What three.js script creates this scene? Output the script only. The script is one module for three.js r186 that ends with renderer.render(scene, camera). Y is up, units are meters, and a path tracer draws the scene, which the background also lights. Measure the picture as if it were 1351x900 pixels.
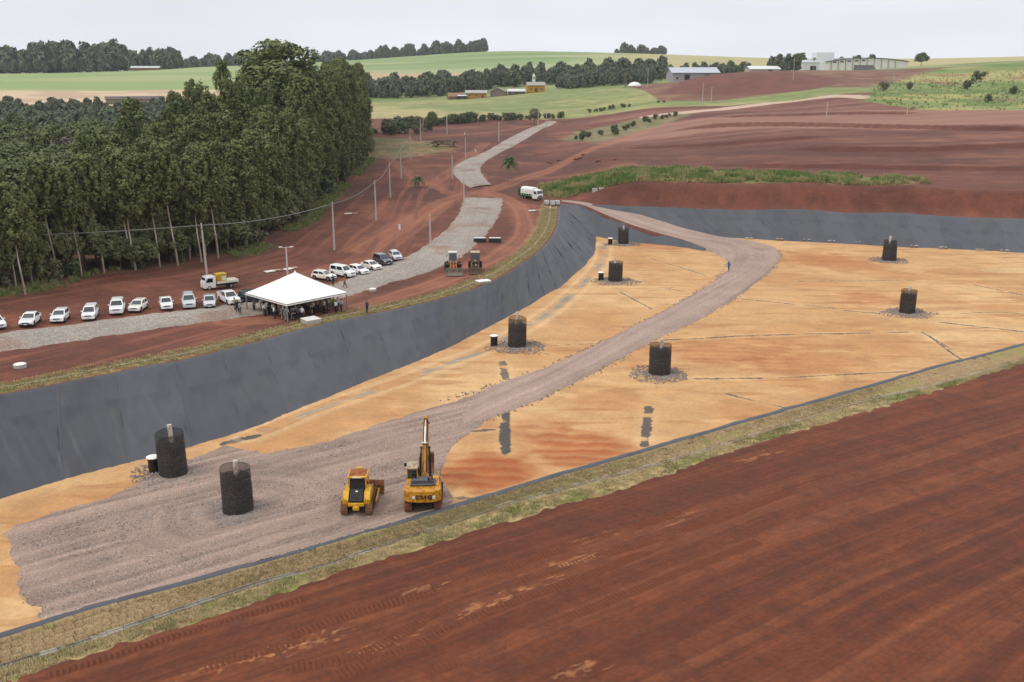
import * as THREE from 'three';
import { mergeGeometries } from 'three/addons/utils/BufferGeometryUtils.js';
import { RoundedBoxGeometry } from 'three/addons/geometries/RoundedBoxGeometry.js';
import { ConvexGeometry } from 'three/addons/geometries/ConvexGeometry.js';
import { MarchingCubes } from 'three/addons/objects/MarchingCubes.js';
import { TextGeometry } from 'three/addons/geometries/TextGeometry.js';
import { FontLoader } from 'three/addons/loaders/FontLoader.js';

// ------------------------------------------------------------------ camera, sky, sun, exposure
const scene = new THREE.Scene();
const camera = new THREE.PerspectiveCamera(38.19, 1024 / 682, 0.5, 12000);
camera.position.set(0, 35, 0);
{ const p = THREE.MathUtils.degToRad(15.48); camera.lookAt(0, 35 - Math.sin(p), -Math.cos(p)); }
const renderer = new THREE.WebGLRenderer({ antialias: true });
renderer.setSize(1024, 682);
renderer.toneMapping = THREE.LinearToneMapping;
renderer.toneMappingExposure = 1.0;
renderer.shadowMap.enabled = true;

// seeded random numbers and value noise
function rng(seed) { let a = seed >>> 0; return () => { a = (a + 0x6D2B79F5) >>> 0; let t = a; t = Math.imul(t ^ (t >>> 15), t | 1); t ^= t + Math.imul(t ^ (t >>> 7), t | 61); return ((t ^ (t >>> 14)) >>> 0) / 4294967296; }; }
const NT = new Float32Array(65536); { const r = rng(77); for (let i = 0; i < 65536; i++) NT[i] = r(); }
function vn(x, y) {                       // value noise 0..1
  const xi = Math.floor(x), yi = Math.floor(y); let fx = x - xi, fy = y - yi;
  fx = fx * fx * (3 - 2 * fx); fy = fy * fy * (3 - 2 * fy);
  const a = xi & 255, b = (xi + 1) & 255, c = (yi & 255) << 8, d = ((yi + 1) & 255) << 8;
  const p = NT[a + c], q = NT[b + c], r = NT[a + d], s = NT[b + d];
  return p + (q - p) * fx + (r - p + (p - q - r + s) * fx) * fy;
}
const FB = [];                            // fractal noise baked into seamless tiles, 64 cells wide
for (let o = 2; o <= 4; o++) {
  const t = new Float32Array(262144);
  for (let j = 0; j < 512; j++) for (let i = 0; i < 512; i++) { let s = 0, a = 0.5, n = 0, f = 1; for (let k = 0; k < o; k++) { const w = 64 * f, x = i / 8 * f, y = j / 8 * f, xi = Math.floor(x), yi = Math.floor(y); let fx = x - xi, fy = y - yi; fx = fx * fx * (3 - 2 * fx); fy = fy * fy * (3 - 2 * fy); const h = k * 4099, A = (xi % w), B = ((xi + 1) % w), C = (yi % w) * 131, D = ((yi + 1) % w) * 131; const p = NT[(A * 7 + C * 13 + h) & 65535], q = NT[(B * 7 + C * 13 + h) & 65535], r = NT[(A * 7 + D * 13 + h) & 65535], u = NT[(B * 7 + D * 13 + h) & 65535]; s += a * (p + (q - p) * fx + (r - p + (p - q - r + u) * fx) * fy); n += a; a *= 0.5; f *= 2; } t[j * 512 + i] = s / n; }
  FB[o] = t;
}
function fbm(x, y, o = 4) {
  const t = FB[o < 2 ? 2 : o > 4 ? 4 : o], X = x * 8, Y = y * 8, xi = Math.floor(X), yi = Math.floor(Y), fx = X - xi, fy = Y - yi, a = xi & 511, b = (xi + 1) & 511, c = (yi & 511) << 9, d = ((yi + 1) & 511) << 9;
  const p = t[a + c], q = t[b + c], r = t[a + d], s = t[b + d]; return p + (q - p) * fx + (r - p + (p - q - r + s) * fx) * fy;
}
const clamp = (v, a = 0, b = 1) => v < a ? a : v > b ? b : v;
const sst = (a, b, v) => { const t = clamp((v - a) / (b - a)); return t * t * (3 - 2 * t); };
const lerp = (a, b, t) => a + (b - a) * t;

// an overcast sky: soft grey-white cloud sheet, a little brighter overhead
{
  const W = 1024, Hh = 512, d = new Float32Array(W * Hh * 4);
  for (let j = 0; j < Hh; j++) {
    const el = (j + 0.5) / Hh * Math.PI - Math.PI / 2, se = Math.sin(el), ce = Math.cos(el);
    for (let i = 0; i < W; i++) {
      const az = i / W * 2 * Math.PI, X = ce * Math.cos(az), Z = ce * Math.sin(az);
      const k = 1 / (Math.max(se, 0) + 0.16);
      const c1 = fbm(X * k * 1.3 + 40, Z * k * 1.3 + 71, 5), c2 = fbm(X * 5 + 90, se * 40 + Z * 5, 4);
      const cl = (c1 - 0.5) * 0.30 + (c2 - 0.5) * 0.12;
      const up = Math.max(0, se);
      let L = 0.96 + 0.2 * up + cl * (0.55 + 0.45 * up);
      const o = (j * W + i) * 4;
      let r = L * 0.965, g = L * 0.99, b = L * 1.035;
      if (se < 0) { const t = clamp(-se * 6); r = lerp(r, 0.22, t); g = lerp(g, 0.17, t); b = lerp(b, 0.14, t); }
      d[o] = r; d[o + 1] = g; d[o + 2] = b; d[o + 3] = 1;
    }
  }
  const t = new THREE.DataTexture(d, W, Hh, THREE.RGBAFormat, THREE.FloatType);
  t.mapping = THREE.EquirectangularReflectionMapping; t.magFilter = THREE.LinearFilter; t.needsUpdate = true;
  scene.background = t; scene.environment = t;
}
const sun = new THREE.DirectionalLight(new THREE.Color(1, 0.95, 0.88), 1.35);
sun.position.set(-120, 190, 60); sun.target.position.set(0, 0, -140); sun.position.add(sun.target.position);
sun.castShadow = true; sun.shadow.radius = 26; sun.shadow.mapSize.set(4096, 4096);
{ const c = sun.shadow.camera; c.left = -220; c.right = 220; c.top = 220; c.bottom = -220; c.near = 1; c.far = 900; }
scene.add(sun, sun.target);
scene.fog = new THREE.FogExp2(new THREE.Color(0.74, 0.79, 0.86), 0.00008);
// ------------------------------------------------------------------ survey of the site: [x, y, z] in metres
const TOE_L=[[-47.76,0.05,-71.31],[-43.06,-0.02,-76.29],[-37.55,-0.1,-82.28],[-30.95,-0.19,-88.36],[-25.35,-0.28,-95.3],[-19.28,-0.43,-105.5],[-13.53,-0.57,-115.54],[-7.67,-0.73,-127.11],[-1.72,-0.91,-140.09],[4.87,-1.14,-156.37],[8.37,-1.26,-164.95],[12.07,-1.44,-178.11],[16.14,-1.67,-194.31],[18.32,-1.88,-209.43]];
const TOE_F=[[19.4,-2.06,-222.33],[31.78,-2.09,-224.63],[45.61,-2.06,-222.33],[60.5,-1.98,-216.78],[83.39,-1.87,-208.42],[105.58,-1.76,-200.66],[124.44,-1.66,-193.43]];
const TOP_L=[[-52.46,6.4,-81.03],[-47.05,6.0,-85.92],[-43.41,5.7,-90.23],[-38.91,5.3,-96.22],[-34.5,5.0,-101.32],[-28.96,4.6,-109.77],[-24.63,4.3,-117.13],[-20.87,4.1,-122.1],[-12.02,3.8,-131.77],[-6.88,3.6,-139.77],[-2.06,3.5,-150.43],[1.98,3.4,-163.33],[6.09,3.3,-180.01],[9.35,3.2,-203.12],[11.15,3.2,-231.75]];
const TOP_F=[[11.58,3.2,-241.21],[26.19,3.2,-235.71],[43.48,3.2,-231.1],[56.94,3.2,-227.91],[76.38,3.2,-222.98],[95.02,3.2,-218.25],[111.43,3.2,-213.71],[132.05,3.2,-207.23]];
const CREST=[[-37.04,0.84,-51.07],[-32.06,0.79,-54.54],[-28.08,0.74,-57.86],[-21.8,0.68,-61.97],[-15.5,0.62,-66.38],[-9.76,0.56,-70.53],[-3.36,0.5,-75.16],[2.35,0.43,-79.69],[9.54,0.36,-84.72],[22.42,0.23,-94.13],[38.24,0.08,-105.34],[50.96,-0.05,-114.49],[67.79,-0.21,-125.63],[93.62,-0.46,-143.34]];
const DRAIN=[[-35.58,0.27,-48.53],[-30.82,0.22,-51.9],[-26.84,0.18,-54.73],[-24.06,0.15,-57.07],[-21.1,0.12,-59.49],[-17.85,0.08,-62.1],[-15.02,0.06,-63.87],[-11.05,0.01,-66.94],[-7.91,-0.02,-69.62],[-5.44,-0.05,-71.38],[-2.21,-0.09,-74.23],[1.32,-0.13,-76.83],[5.66,-0.16,-79.58],[10.75,-0.21,-82.88],[15.98,-0.26,-86.24],[26.42,-0.37,-93.98],[37.18,-0.48,-102.01],[50.37,-0.59,-109.88],[65.04,-0.73,-119.99],[89.42,-0.96,-136.34]];
const REDGE=[[-34.47,0.4,-46.74],[-29.39,0.34,-50.43],[-26.23,0.3,-53.3],[-22.44,0.27,-55.54],[-19.58,0.24,-57.66],[-17.2,0.22,-59.52],[-14.59,0.18,-61.81],[-12.04,0.15,-64.02],[-6.69,0.1,-67.74],[-0.99,0.05,-71.58],[3.61,-0.0,-75.06],[7.1,-0.03,-76.92],[10.68,-0.06,-79.52],[15.46,-0.11,-83.18],[19.64,-0.16,-86.77],[27.31,-0.24,-92.15],[35.89,-0.32,-98.17],[47.55,-0.43,-106.06],[51.6,-0.48,-109.26],[63.98,-0.6,-117.9],[88.07,-0.83,-134.17]];
const RD_U=[[12.6,3.3,-250.65],[19.21,3.2,-244.05],[28.35,2.0,-235.21],[34.13,1.0,-227.31],[39.98,0.0,-220.27],[45.93,-0.8,-215.77],[50.74,-1.3,-214.73],[55.09,-1.6,-208.76],[53.46,-1.5,-195.04],[49.32,-1.4,-183.62],[40.6,-1.06,-165.27],[25.93,-0.7,-139.26],[20.51,-0.59,-131.66],[12.74,-0.42,-118.94],[7.55,-0.3,-110.73],[3.34,-0.21,-104.32],[-0.85,-0.22,-99.3],[-4.43,-0.29,-94.21],[-6.64,-0.48,-89.09]];
const RD_L=[[12.24,3.3,-243.28],[17.22,3.2,-237.06],[22.15,2.0,-228.91],[27.18,1.0,-220.45],[32.56,0.0,-215.0],[37.55,-0.8,-210.8],[40.92,-1.3,-204.3],[42.59,-1.6,-193.94],[40.96,-1.5,-184.12],[37.7,-1.4,-175.17],[33.45,-1.06,-165.27],[22.47,-0.78,-145.13],[16.66,-0.65,-135.59],[11.97,-0.54,-127.55],[7.17,-0.43,-120.0],[3.65,-0.36,-114.86],[-0.76,-0.37,-110.07],[-3.26,-0.47,-107.27],[-7.58,-0.67,-103.08]];
const PAD=[[-2.38,-0.35,-106.89],[-7.89,-0.27,-101.67],[-12.5,-0.2,-96.67],[-15.88,-0.15,-92.98],[-18.22,-0.12,-90.37],[-20.14,-0.09,-88.91],[-23.41,-0.07,-87.3],[-25.47,-0.09,-88.3],[-27.94,-0.1,-89.33],[-29.19,-0.07,-86.9],[-30.34,-0.04,-85.35],[-32.21,0.01,-81.69],[-33.89,0.07,-77.48],[-37.22,0.11,-74.09],[-39.43,0.15,-71.37],[-39.7,0.17,-69.88],[-38.83,0.19,-68.82],[-35.7,0.25,-64.18],[-33.2,0.32,-59.35],[-31.65,0.33,-58.55],[-30.72,0.36,-56.65],[-28.42,0.35,-57.02],[-25.31,0.32,-59.45],[-21.73,0.29,-61.63],[-15.43,0.23,-65.94],[-9.71,0.17,-70.01],[-6.13,0.13,-72.64],[-4.78,0.09,-75.75],[-5.62,0.04,-78.95],[-6.41,-0.01,-82.75],[-5.74,-0.09,-88.91],[-2.17,-0.21,-96.91]];
const COB_L=[[-59.59,6.7,-93.2],[-53.83,6.2,-99.51],[-49.7,5.8,-104.5],[-45.39,5.3,-110.54],[-40.25,4.8,-116.32],[-34.52,4.3,-122.49],[-28.22,4.0,-129.59],[-23.13,3.9,-136.18],[-18.91,3.8,-144.57],[-13.87,3.75,-153.33],[-9.68,3.75,-164.21],[-5.78,3.8,-186.29],[-2.93,3.9,-216.9],[-2.34,4.0,-243.64]];
const COB_U=[[-62.91,6.8,-98.86],[-57.31,6.3,-106.49],[-52.73,5.9,-111.38],[-49.86,5.5,-115.82],[-45.25,5.0,-120.88],[-40.65,4.6,-125.8],[-36.53,4.3,-130.1],[-31.58,4.1,-135.6],[-26.84,4.0,-142.59],[-23.36,3.9,-152.59],[-18.75,3.9,-163.42],[-14.71,3.9,-183.13],[-11.88,4.0,-209.42],[-11.72,4.1,-244.32]];
const CB2_R=[[-5.69,4.1,-270.42],[-8.57,4.3,-291.93],[-10.11,4.5,-312.46],[-9.28,4.7,-334.65],[-4.97,5.0,-366.5],[4.31,5.6,-422.16],[14.97,6.2,-495.71],[24.68,6.6,-551.76]];
const CB2_L=[[-10.85,4.1,-265.13],[-14.38,4.3,-278.87],[-18.32,4.5,-312.46],[-16.29,4.7,-337.73],[-10.23,5.0,-369.88],[-2.42,5.6,-426.71],[8.03,6.2,-495.71],[19.57,6.6,-559.75]];
const FOREST=[[-72.8,7.8,-111.43],[-66.52,7.0,-125.08],[-63.64,6.5,-131.57],[-61.0,6.0,-140.1],[-55.08,5.3,-148.04],[-52.13,5.0,-153.18],[-45.4,4.6,-168.85],[-45.11,4.4,-190.71],[-43.87,4.3,-206.32],[-45.31,4.4,-240.5],[-46.36,4.6,-275.19],[-49.36,5.0,-335.79],[-58.29,5.5,-404.61],[-69.18,6.0,-469.33]];
const TRK1=[[-35.59,4.4,-119.37],[-25.05,4.0,-123.69],[-16.69,3.75,-136.17],[-11.98,3.7,-144.5],[-6.82,3.6,-157.14],[-2.06,3.6,-170.67],[2.15,3.6,-191.05],[2.41,3.7,-215.96],[0.82,3.9,-235.9],[-4.95,4.1,-253.52]];
const TRK2=[[-26.87,4.0,-172.19],[-19.55,4.0,-219.75],[-14.24,4.1,-245.81],[-5.11,4.1,-261.71],[5.44,4.6,-291.17],[21.73,6.0,-338.81],[43.86,7.2,-401.76],[68.59,9.5,-468.63],[78.55,11.5,-499.28]];
const TRK3=[[-23.11,3.9,-169.04],[-17.4,4.0,-213.89],[-14.12,4.1,-237.14],[-6.77,4.1,-248.84]];
const TRK4=[[-52.36,4.8,-394.09],[-36.63,4.5,-319.86],[-24.52,4.3,-277.91],[-14.41,4.1,-248.84]];
const TRK5=[[-21.96,4.3,-272.29],[-18.1,4.5,-314.89],[-10.97,5.2,-408.72]];
const TRK6=[[-35.26,6.0,-442.82],[-12.56,6.0,-469.33],[9.69,6.4,-525.6]];
const UROAD=[[71.75,12.0,-512.6],[101.33,13.5,-531.12],[136.7,15.5,-562.84],[165.23,17.8,-574.89],[186.82,20.0,-562.79],[190.3,20.3,-536.92]];
const CP=[[-52.5,6.4,-81.0],[-47.0,6.0,-85.9],[-43.4,5.7,-90.2],[-38.9,5.3,-96.2],[-34.5,5.0,-101.3],[-29.0,4.6,-109.8],[-24.6,4.3,-117.1],[-20.9,4.1,-122.1],[-12.0,3.8,-131.8],[-6.9,3.6,-139.8],[-2.1,3.5,-150.4],[2.0,3.4,-163.3],[6.1,3.3,-180.0],[9.3,3.2,-203.1],[11.2,3.2,-231.8],[11.6,3.2,-241.2],[26.2,3.2,-235.7],[43.5,3.2,-231.1],[56.9,3.2,-227.9],[76.4,3.2,-223.0],[95.0,3.2,-218.2],[111.4,3.2,-213.7],[132.1,3.2,-207.2],[-59.6,6.7,-93.2],[-53.8,6.2,-99.5],[-49.7,5.8,-104.5],[-45.4,5.3,-110.5],[-40.2,4.8,-116.3],[-34.5,4.3,-122.5],[-28.2,4.0,-129.6],[-23.1,3.9,-136.2],[-18.9,3.8,-144.6],[-13.9,3.75,-153.3],[-9.7,3.75,-164.2],[-5.8,3.8,-186.3],[-2.9,3.9,-216.9],[-2.3,4.0,-243.6],[-62.9,6.8,-98.9],[-57.3,6.3,-106.5],[-52.7,5.9,-111.4],[-49.9,5.5,-115.8],[-45.2,5.0,-120.9],[-40.6,4.6,-125.8],[-36.5,4.3,-130.1],[-31.6,4.1,-135.6],[-26.8,4.0,-142.6],[-23.4,3.9,-152.6],[-18.8,3.9,-163.4],[-14.7,3.9,-183.1],[-11.9,4.0,-209.4],[-11.7,4.1,-244.3],[-10.8,4.1,-265.1],[-14.4,4.3,-278.9],[-18.3,4.5,-312.5],[-16.3,4.7,-337.7],[-10.2,5.0,-369.9],[-2.4,5.6,-426.7],[8.0,6.2,-495.7],[19.6,6.6,-559.8],[-72.8,7.8,-111.4],[-66.5,7.0,-125.1],[-63.6,6.5,-131.6],[-61.0,6.0,-140.1],[-55.1,5.3,-148.0],[-52.1,5.0,-153.2],[-45.4,4.6,-168.8],[-45.1,4.4,-190.7],[-43.9,4.3,-206.3],[-45.3,4.4,-240.5],[-46.4,4.6,-275.2],[-49.4,5.0,-335.8],[-58.3,5.5,-404.6],[-69.2,6.0,-469.3],[-26.9,4.0,-172.2],[-19.6,4.0,-219.8],[-14.2,4.1,-245.8],[-5.1,4.1,-261.7],[5.4,4.6,-291.2],[21.7,6.0,-338.8],[43.9,7.2,-401.8],[68.6,9.5,-468.6],[78.5,11.5,-499.3],[71.8,12.0,-512.6],[101.3,13.5,-531.1],[136.7,15.5,-562.8],[165.2,17.8,-574.9],[186.8,20.0,-562.8],[190.3,20.3,-536.9],[24.7,6.6,-551.8],[-29.6,6.0,-458.4],[-38.7,5.6,-424.9],[12.5,3.6,-252.9],[4.6,3.7,-246.0],[3.1,4.5,-276.1],[-15.5,3.9,-172.7],[-31.4,4.0,-172.2],[-28.7,4.0,-207.3],[-30.0,4.2,-243.5],[-31.7,4.5,-283.9],[-34.3,4.8,-338.0],[114.9,8.1,-222.1],[91.5,8.1,-227.8],[67.0,8.1,-233.9],[41.4,7.8,-241.3],[24.3,6.8,-255.3],[127.5,8.8,-247.4],[103.3,8.8,-258.4],[76.5,8.6,-268.4],[47.1,8.3,-275.7],[27.4,7.0,-289.1],[169.7,13.2,-332.9],[142.6,13.5,-360.9],[109.8,13.8,-389.6],[81.4,12.5,-425.0],[147.5,10.8,-287.8],[120.9,11.0,-304.3],[88.8,11.0,-313.2],[64.1,9.5,-332.8],[216.9,15.8,-427.9],[179.5,15.2,-456.2],[132.0,14.6,-470.0],[102.3,13.5,-479.2],[289.7,22.59,-575],[341.1,31.09,-680],[380.1,38.24,-760],[240.2,20.89,-560],[290.4,28.16,-680],[272.7,29.97,-700],[226.1,24.88,-640],[185.4,22.92,-600],[154.8,22.11,-640],[166.2,32.52,-690],[132.3,30.98,-700],[128.6,25.6,-770],[112.7,23.3,-740],[158.4,25.35,-790],[96.2,21.91,-700],[66.8,19.98,-720],[216.1,32.41,-720],[286.6,33.16,-850],[227.8,33.22,-820],[330.4,36.19,-850],[-21.2,13.1,-800],[26.5,17.73,-800],[-55.7,11.38,-780],[-97.2,8.28,-740],[-34.0,8.96,-600],[11.0,8.96,-600],[56.0,11.15,-600],[-65.5,6.59,-560],[-30.7,6.01,-540],[82.8,15.52,-600],[122.5,17.13,-620],[-25.1,21.35,-950],[59.7,24.77,-950],[130.2,28.18,-950],[-112.7,11.45,-860],[-145.7,14.86,-1000],[-137.1,22.18,-1050],[-59.0,22.18,-1050],[-209.1,31.4,-1250],[-70.0,32.29,-1250],[63.5,33.33,-1150],[191.4,34.97,-1150],[-327.1,45.23,-1800],[-176.2,56.61,-1900],[-37.7,64.83,-2000],[124.8,62.0,-2000],[302.2,57.74,-2000],[480.0,52.06,-2000],[814.9,49.92,-2100],[1049.5,49.92,-2100],[1281.0,49.92,-2100],[312.5,38.68,-1300],[505.1,38.68,-1300],[499.8,42.11,-1000],[-353.9,10.75,-700],[-299.1,12.15,-720],[-247.2,14.19,-760],[-428.0,17.88,-850],[-344.6,18.55,-880],[-251.6,20.77,-900],[-205.0,22.07,-1000],[-626.8,28.71,-1250],[-506.8,31.25,-1300],[-473.2,34.96,-1500],[-422.6,38.6,-1700],[-812.9,26.02,-1250],[-458.7,10.75,-700],[684.0,42.11,-1000],[326.0,14.6,-470],[-160,4,-300],[-130,5.5,-220],[-110,6.5,-170],[-200,4,-400],[-120,5,-430],[-300,7,-550],[-90,8,-90],[-120,8.5,-120],[-1200,20,-2600],[-400,25,-2700],[300,25,-2800],[1000,25,-2800],[1700,20,-2600],[-600,20,-1700]];
const MARKS=[[[[-0.6,-98.91],[-0.72,-93.03],[-0.61,-87.36]],0.62,0.95],[[[14.78,-100.67],[12.8,-89.18]],0.6,0.85],[[[-6.5,-92.81],[-1.96,-93.7]],0.5,0.75],[[[-28.01,-89.8],[-26.72,-91.07],[-25.55,-92.37]],0.7,0.9],[[[21.79,-111.38],[29.63,-111.82]],0.45,0.9],[[[32.06,-112.16],[40.57,-113.27],[49.89,-114.88]],0.35,0.55],[[[24.32,-105.5],[29.3,-100.78]],0.4,0.7],[[[57.82,-132.02],[57.1,-120.35]],0.35,0.75],[[[20.62,-129.52],[31.94,-131.6],[40.07,-132.87],[45.4,-133.0],[55.62,-133.95]],0.45,0.75],[[[50.79,-170.95],[66.88,-171.64],[73.47,-170.95]],0.4,0.6],[[[37.48,-156.02],[50.19,-149.13]],0.4,0.65],[[[51.32,-147.54],[55.95,-145.48]],0.4,0.8],[[[62.8,-144.47],[73.6,-146.51],[77.84,-145.48],[85.24,-144.47]],0.3,0.6],[[[62.9,-140.09],[72.38,-134.61],[79.49,-130.34]],0.45,0.8],[[[57.74,-134.17],[58.02,-125.16]],0.3,0.5],[[[80.16,-168.23],[84.5,-158.73],[88.71,-150.74]],0.4,0.8],[[[88.68,-181.14],[105.13,-180.38]],0.3,0.6],[[[27.66,-194.31],[31.76,-185.07],[35.5,-175.9]],0.4,0.6],[[[18.12,-161.47],[21.69,-148.6]],0.35,0.55],[[[26.85,-163.67],[29.21,-162.41]],0.4,0.7],[[[-1.19,-118.59],[-0.76,-111.38]],0.6,0.7],[[[20.88,-161.16],[26.95,-164.3]],0.3,0.4],[[[2.47,-125.93],[12.76,-128.3]],0.25,0.45],[[[5.79,-121.43],[2.44,-124.4]],0.3,0.6],[[[-2.26,-76.29],[-4.84,-76.76],[-6.37,-75.82]],0.5,0.6]];
const TRENCH=[[-26.04,-91.93],[-20.2,-101.19],[-12.68,-111.07],[-6.98,-120.0],[-4.31,-123.64],[2.7,-138.68],[9.57,-158.73],[17.51,-190.85],[20.25,-214.63]];
const RUST=[[6.5,-88.4,5.5,6.0,0.9],[-2.4,-82.6,5.1,4.9,1.0],[28.3,-124.4,11.0,7.2,0.45],[58.3,-155.8,5.5,7.2,0.4],[63.3,-190.9,8.9,10.7,0.35],[33.8,-212.5,9.9,7.6,0.5],[38.3,-117.9,11.4,5.0,0.25],[1.9,-95.3,4.7,3.4,0.3],[10.4,-102.8,5.0,3.9,0.3]];
const TREADS=[[[-14.14,-54.99],[-9.81,-58.13],[-3.68,-61.8],[7.29,-69.3],[13.86,-73.61]],[[-13.32,-51.26],[-9.11,-53.27],[-4.89,-58.03],[3.13,-63.8],[13.29,-70.24],[20.46,-75.4]],[[-10.51,-50.64],[-6.04,-54.29],[-0.83,-58.42],[5.06,-62.68],[13.14,-69.3],[23.58,-77.6]],[[-5.17,-50.87],[1.18,-55.43],[9.77,-61.8],[18.74,-68.27]],[[-27.47,-50.64],[-22.45,-54.12],[-14.16,-59.71]],[[-26.03,-44.03],[-19.44,-50.64],[-13.15,-54.81]]];
const BAGS=[[53.02,-218.69],[59.51,-217.58],[65.27,-216.49],[70.31,-214.86],[75.44,-213.26],[85.66,-208.09],[91.12,-206.08],[97.46,-203.15],[102.06,-202.18],[40.07,-231.61],[44.18,-226.75]];
const PALE=[[-8.3,-54.0,1.4],[-1.8,-58.7,2.0],[-6.1,-61.3,1.1],[3.8,-64.6,1.7],[6.7,-69.2,1.5],[-12.6,-54.3,1.4],[-15.4,-53.1,2.1],[4.3,-51.7,1.1],[1.3,-61.3,1.6],[12.3,-71.7,1.5],[23.9,-86.5,1.4]];
// ------------------------------------------------------------------ helpers
const V = (x, y, z) => new THREE.Vector3(x, y, z);
const taken = new Map();
function numbered(n) { const k = taken.get(n) || 0; taken.set(n, k + 1); return k ? n + '_' + String(k).padStart(3, '0') : n; }
function clean(g) {                       // every geometry to plain position / normal / uv triangles
  if (g.index) g = g.toNonIndexed();
  for (const a of Object.keys(g.attributes)) if (!['position', 'normal', 'uv', 'color'].includes(a)) g.deleteAttribute(a);
  if (!g.attributes.uv) g.setAttribute('uv', new THREE.Float32BufferAttribute(new Float32Array(g.attributes.position.count * 2), 2));
  if (!g.attributes.normal) g.computeVertexNormals();
  return g;
}
function join(list) { return list.length === 1 ? list[0] : mergeGeometries(list.map(clean)); }
function mesh(name, geo, mat, parent) {
  const m = new THREE.Mesh(Array.isArray(geo) ? join(geo) : geo, mat); m.name = parent ? name : numbered(name);
  m.castShadow = m.receiveShadow = true; (parent || scene).add(m); return m;
}
function tag(o, label, category, group, kind) { if (label) o.userData.label = label; if (category) o.userData.category = category; if (group) o.userData.group = group; if (kind) o.userData.kind = kind; return o; }
function structure(o, label) { o.userData.kind = 'structure'; if (label) o.userData.label = label; return o; }
function thing(name, label, category, x, y, z, turn = 0, group) { const g = new THREE.Group(); g.name = numbered(name); g.position.set(x, y, z); g.rotation.y = turn; scene.add(g); return tag(g, label, category, group); }
function copyOf(src, label, x, y, z, turn, group) { const base = src.name.replace(/_\d{3}$/, ''); const c = src.clone(); c.name = numbered(base); c.position.set(x, y, z); c.rotation.set(0, turn, 0); c.userData = { ...src.userData, label }; if (group) c.userData.group = group; scene.add(c); return c; }
const mats = new Map();
function paint(hex, rough = 0.6, metal = 0, extra = {}) { const k = hex + '|' + rough + '|' + metal + JSON.stringify(Object.keys(extra)); if (!mats.has(k)) mats.set(k, new THREE.MeshStandardMaterial({ color: hex, roughness: rough, metalness: metal, ...extra })); return mats.get(k); }

// ------------------------------------------------------------------ polylines
function resample(pl, n) {                // n+1 points at even arc length
  const L = [0]; for (let i = 1; i < pl.length; i++) L.push(L[i - 1] + Math.hypot(pl[i][0] - pl[i - 1][0], pl[i][2] - pl[i - 1][2]));
  const T = L[L.length - 1], out = []; let k = 0;
  for (let i = 0; i <= n; i++) { const s = T * i / n; while (k < L.length - 2 && L[k + 1] < s) k++; const t = (s - L[k]) / (L[k + 1] - L[k] || 1); out.push([0, 1, 2].map(c => lerp(pl[k][c], pl[k + 1][c], t))); }
  out.length_ = T; return out;
}
function smoothLine(pl, n) { const c = new THREE.CatmullRomCurve3(pl.map(p => V(...p)), false, 'centripetal'); return c.getSpacedPoints(n).map(p => [p.x, p.y, p.z]); }
const plen = pl => { let s = 0; for (let i = 1; i < pl.length; i++) s += Math.hypot(pl[i][0] - pl[i - 1][0], pl[i][2] - pl[i - 1][2]); return s; };
function makeDist(pts) {                  // pts [[x,z]..] -> (x,z) => distance; the nearest point's place along the line is left in makeDist.t, its side in makeDist.side
  let x0 = 1e9, x1 = -1e9, z0 = 1e9, z1 = -1e9; for (const p of pts) { x0 = Math.min(x0, p[0]); x1 = Math.max(x1, p[0]); z0 = Math.min(z0, p[1]); z1 = Math.max(z1, p[1]); }
  const CS = 4, gx0 = x0 - 64, gz0 = z0 - 64, gw = Math.ceil((x1 - x0 + 128) / CS), gh = Math.ceil((z1 - z0 + 128) / CS), far = gw * gh < 4e6 ? new Float32Array(gw * gh).fill(-1) : null;
  const n = pts.length - 1, f = (x, z, lim = 1e9) => {
    if (x < x0 - lim || x > x1 + lim || z < z0 - lim || z > z1 + lim) return 1e9;
    if (lim < 60 && far) { const ci = Math.floor((x - gx0) / CS), cj = Math.floor((z - gz0) / CS), k = cj * gw + ci; if (far[k] < 0) far[k] = f(gx0 + (ci + 0.5) * CS, gz0 + (cj + 0.5) * CS); if (far[k] > lim + 2.9) return 1e9; }
    let best = 1e18, bs = 0, bt = 0;
    for (let i = 0; i < n; i++) {
      const ax = pts[i][0], az = pts[i][1], dx = pts[i + 1][0] - ax, dz = pts[i + 1][1] - az;
      let t = ((x - ax) * dx + (z - az) * dz) / (dx * dx + dz * dz); t = t < 0 ? 0 : t > 1 ? 1 : t;
      const ex = x - ax - t * dx, ez = z - az - t * dz, d = ex * ex + ez * ez;
      if (d < best) { best = d; bs = dx * ez - dz * ex; bt = i + t; }
    }
    f.side = bs; f.t = bt; return Math.sqrt(best);
  };
  return f;
}
const flat = pl => pl.map(p => [p[0], p[2] === undefined ? p[1] : p[2]]);
function inPoly(poly, x, z) { let c = false; for (let i = 0, j = poly.length - 1; i < poly.length; j = i++) { const a = poly[i], b = poly[j]; if ((a[1] > z) !== (b[1] > z) && x < (b[0] - a[0]) * (z - a[1]) / (b[1] - a[1]) + a[0]) c = !c; } return c; }

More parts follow.
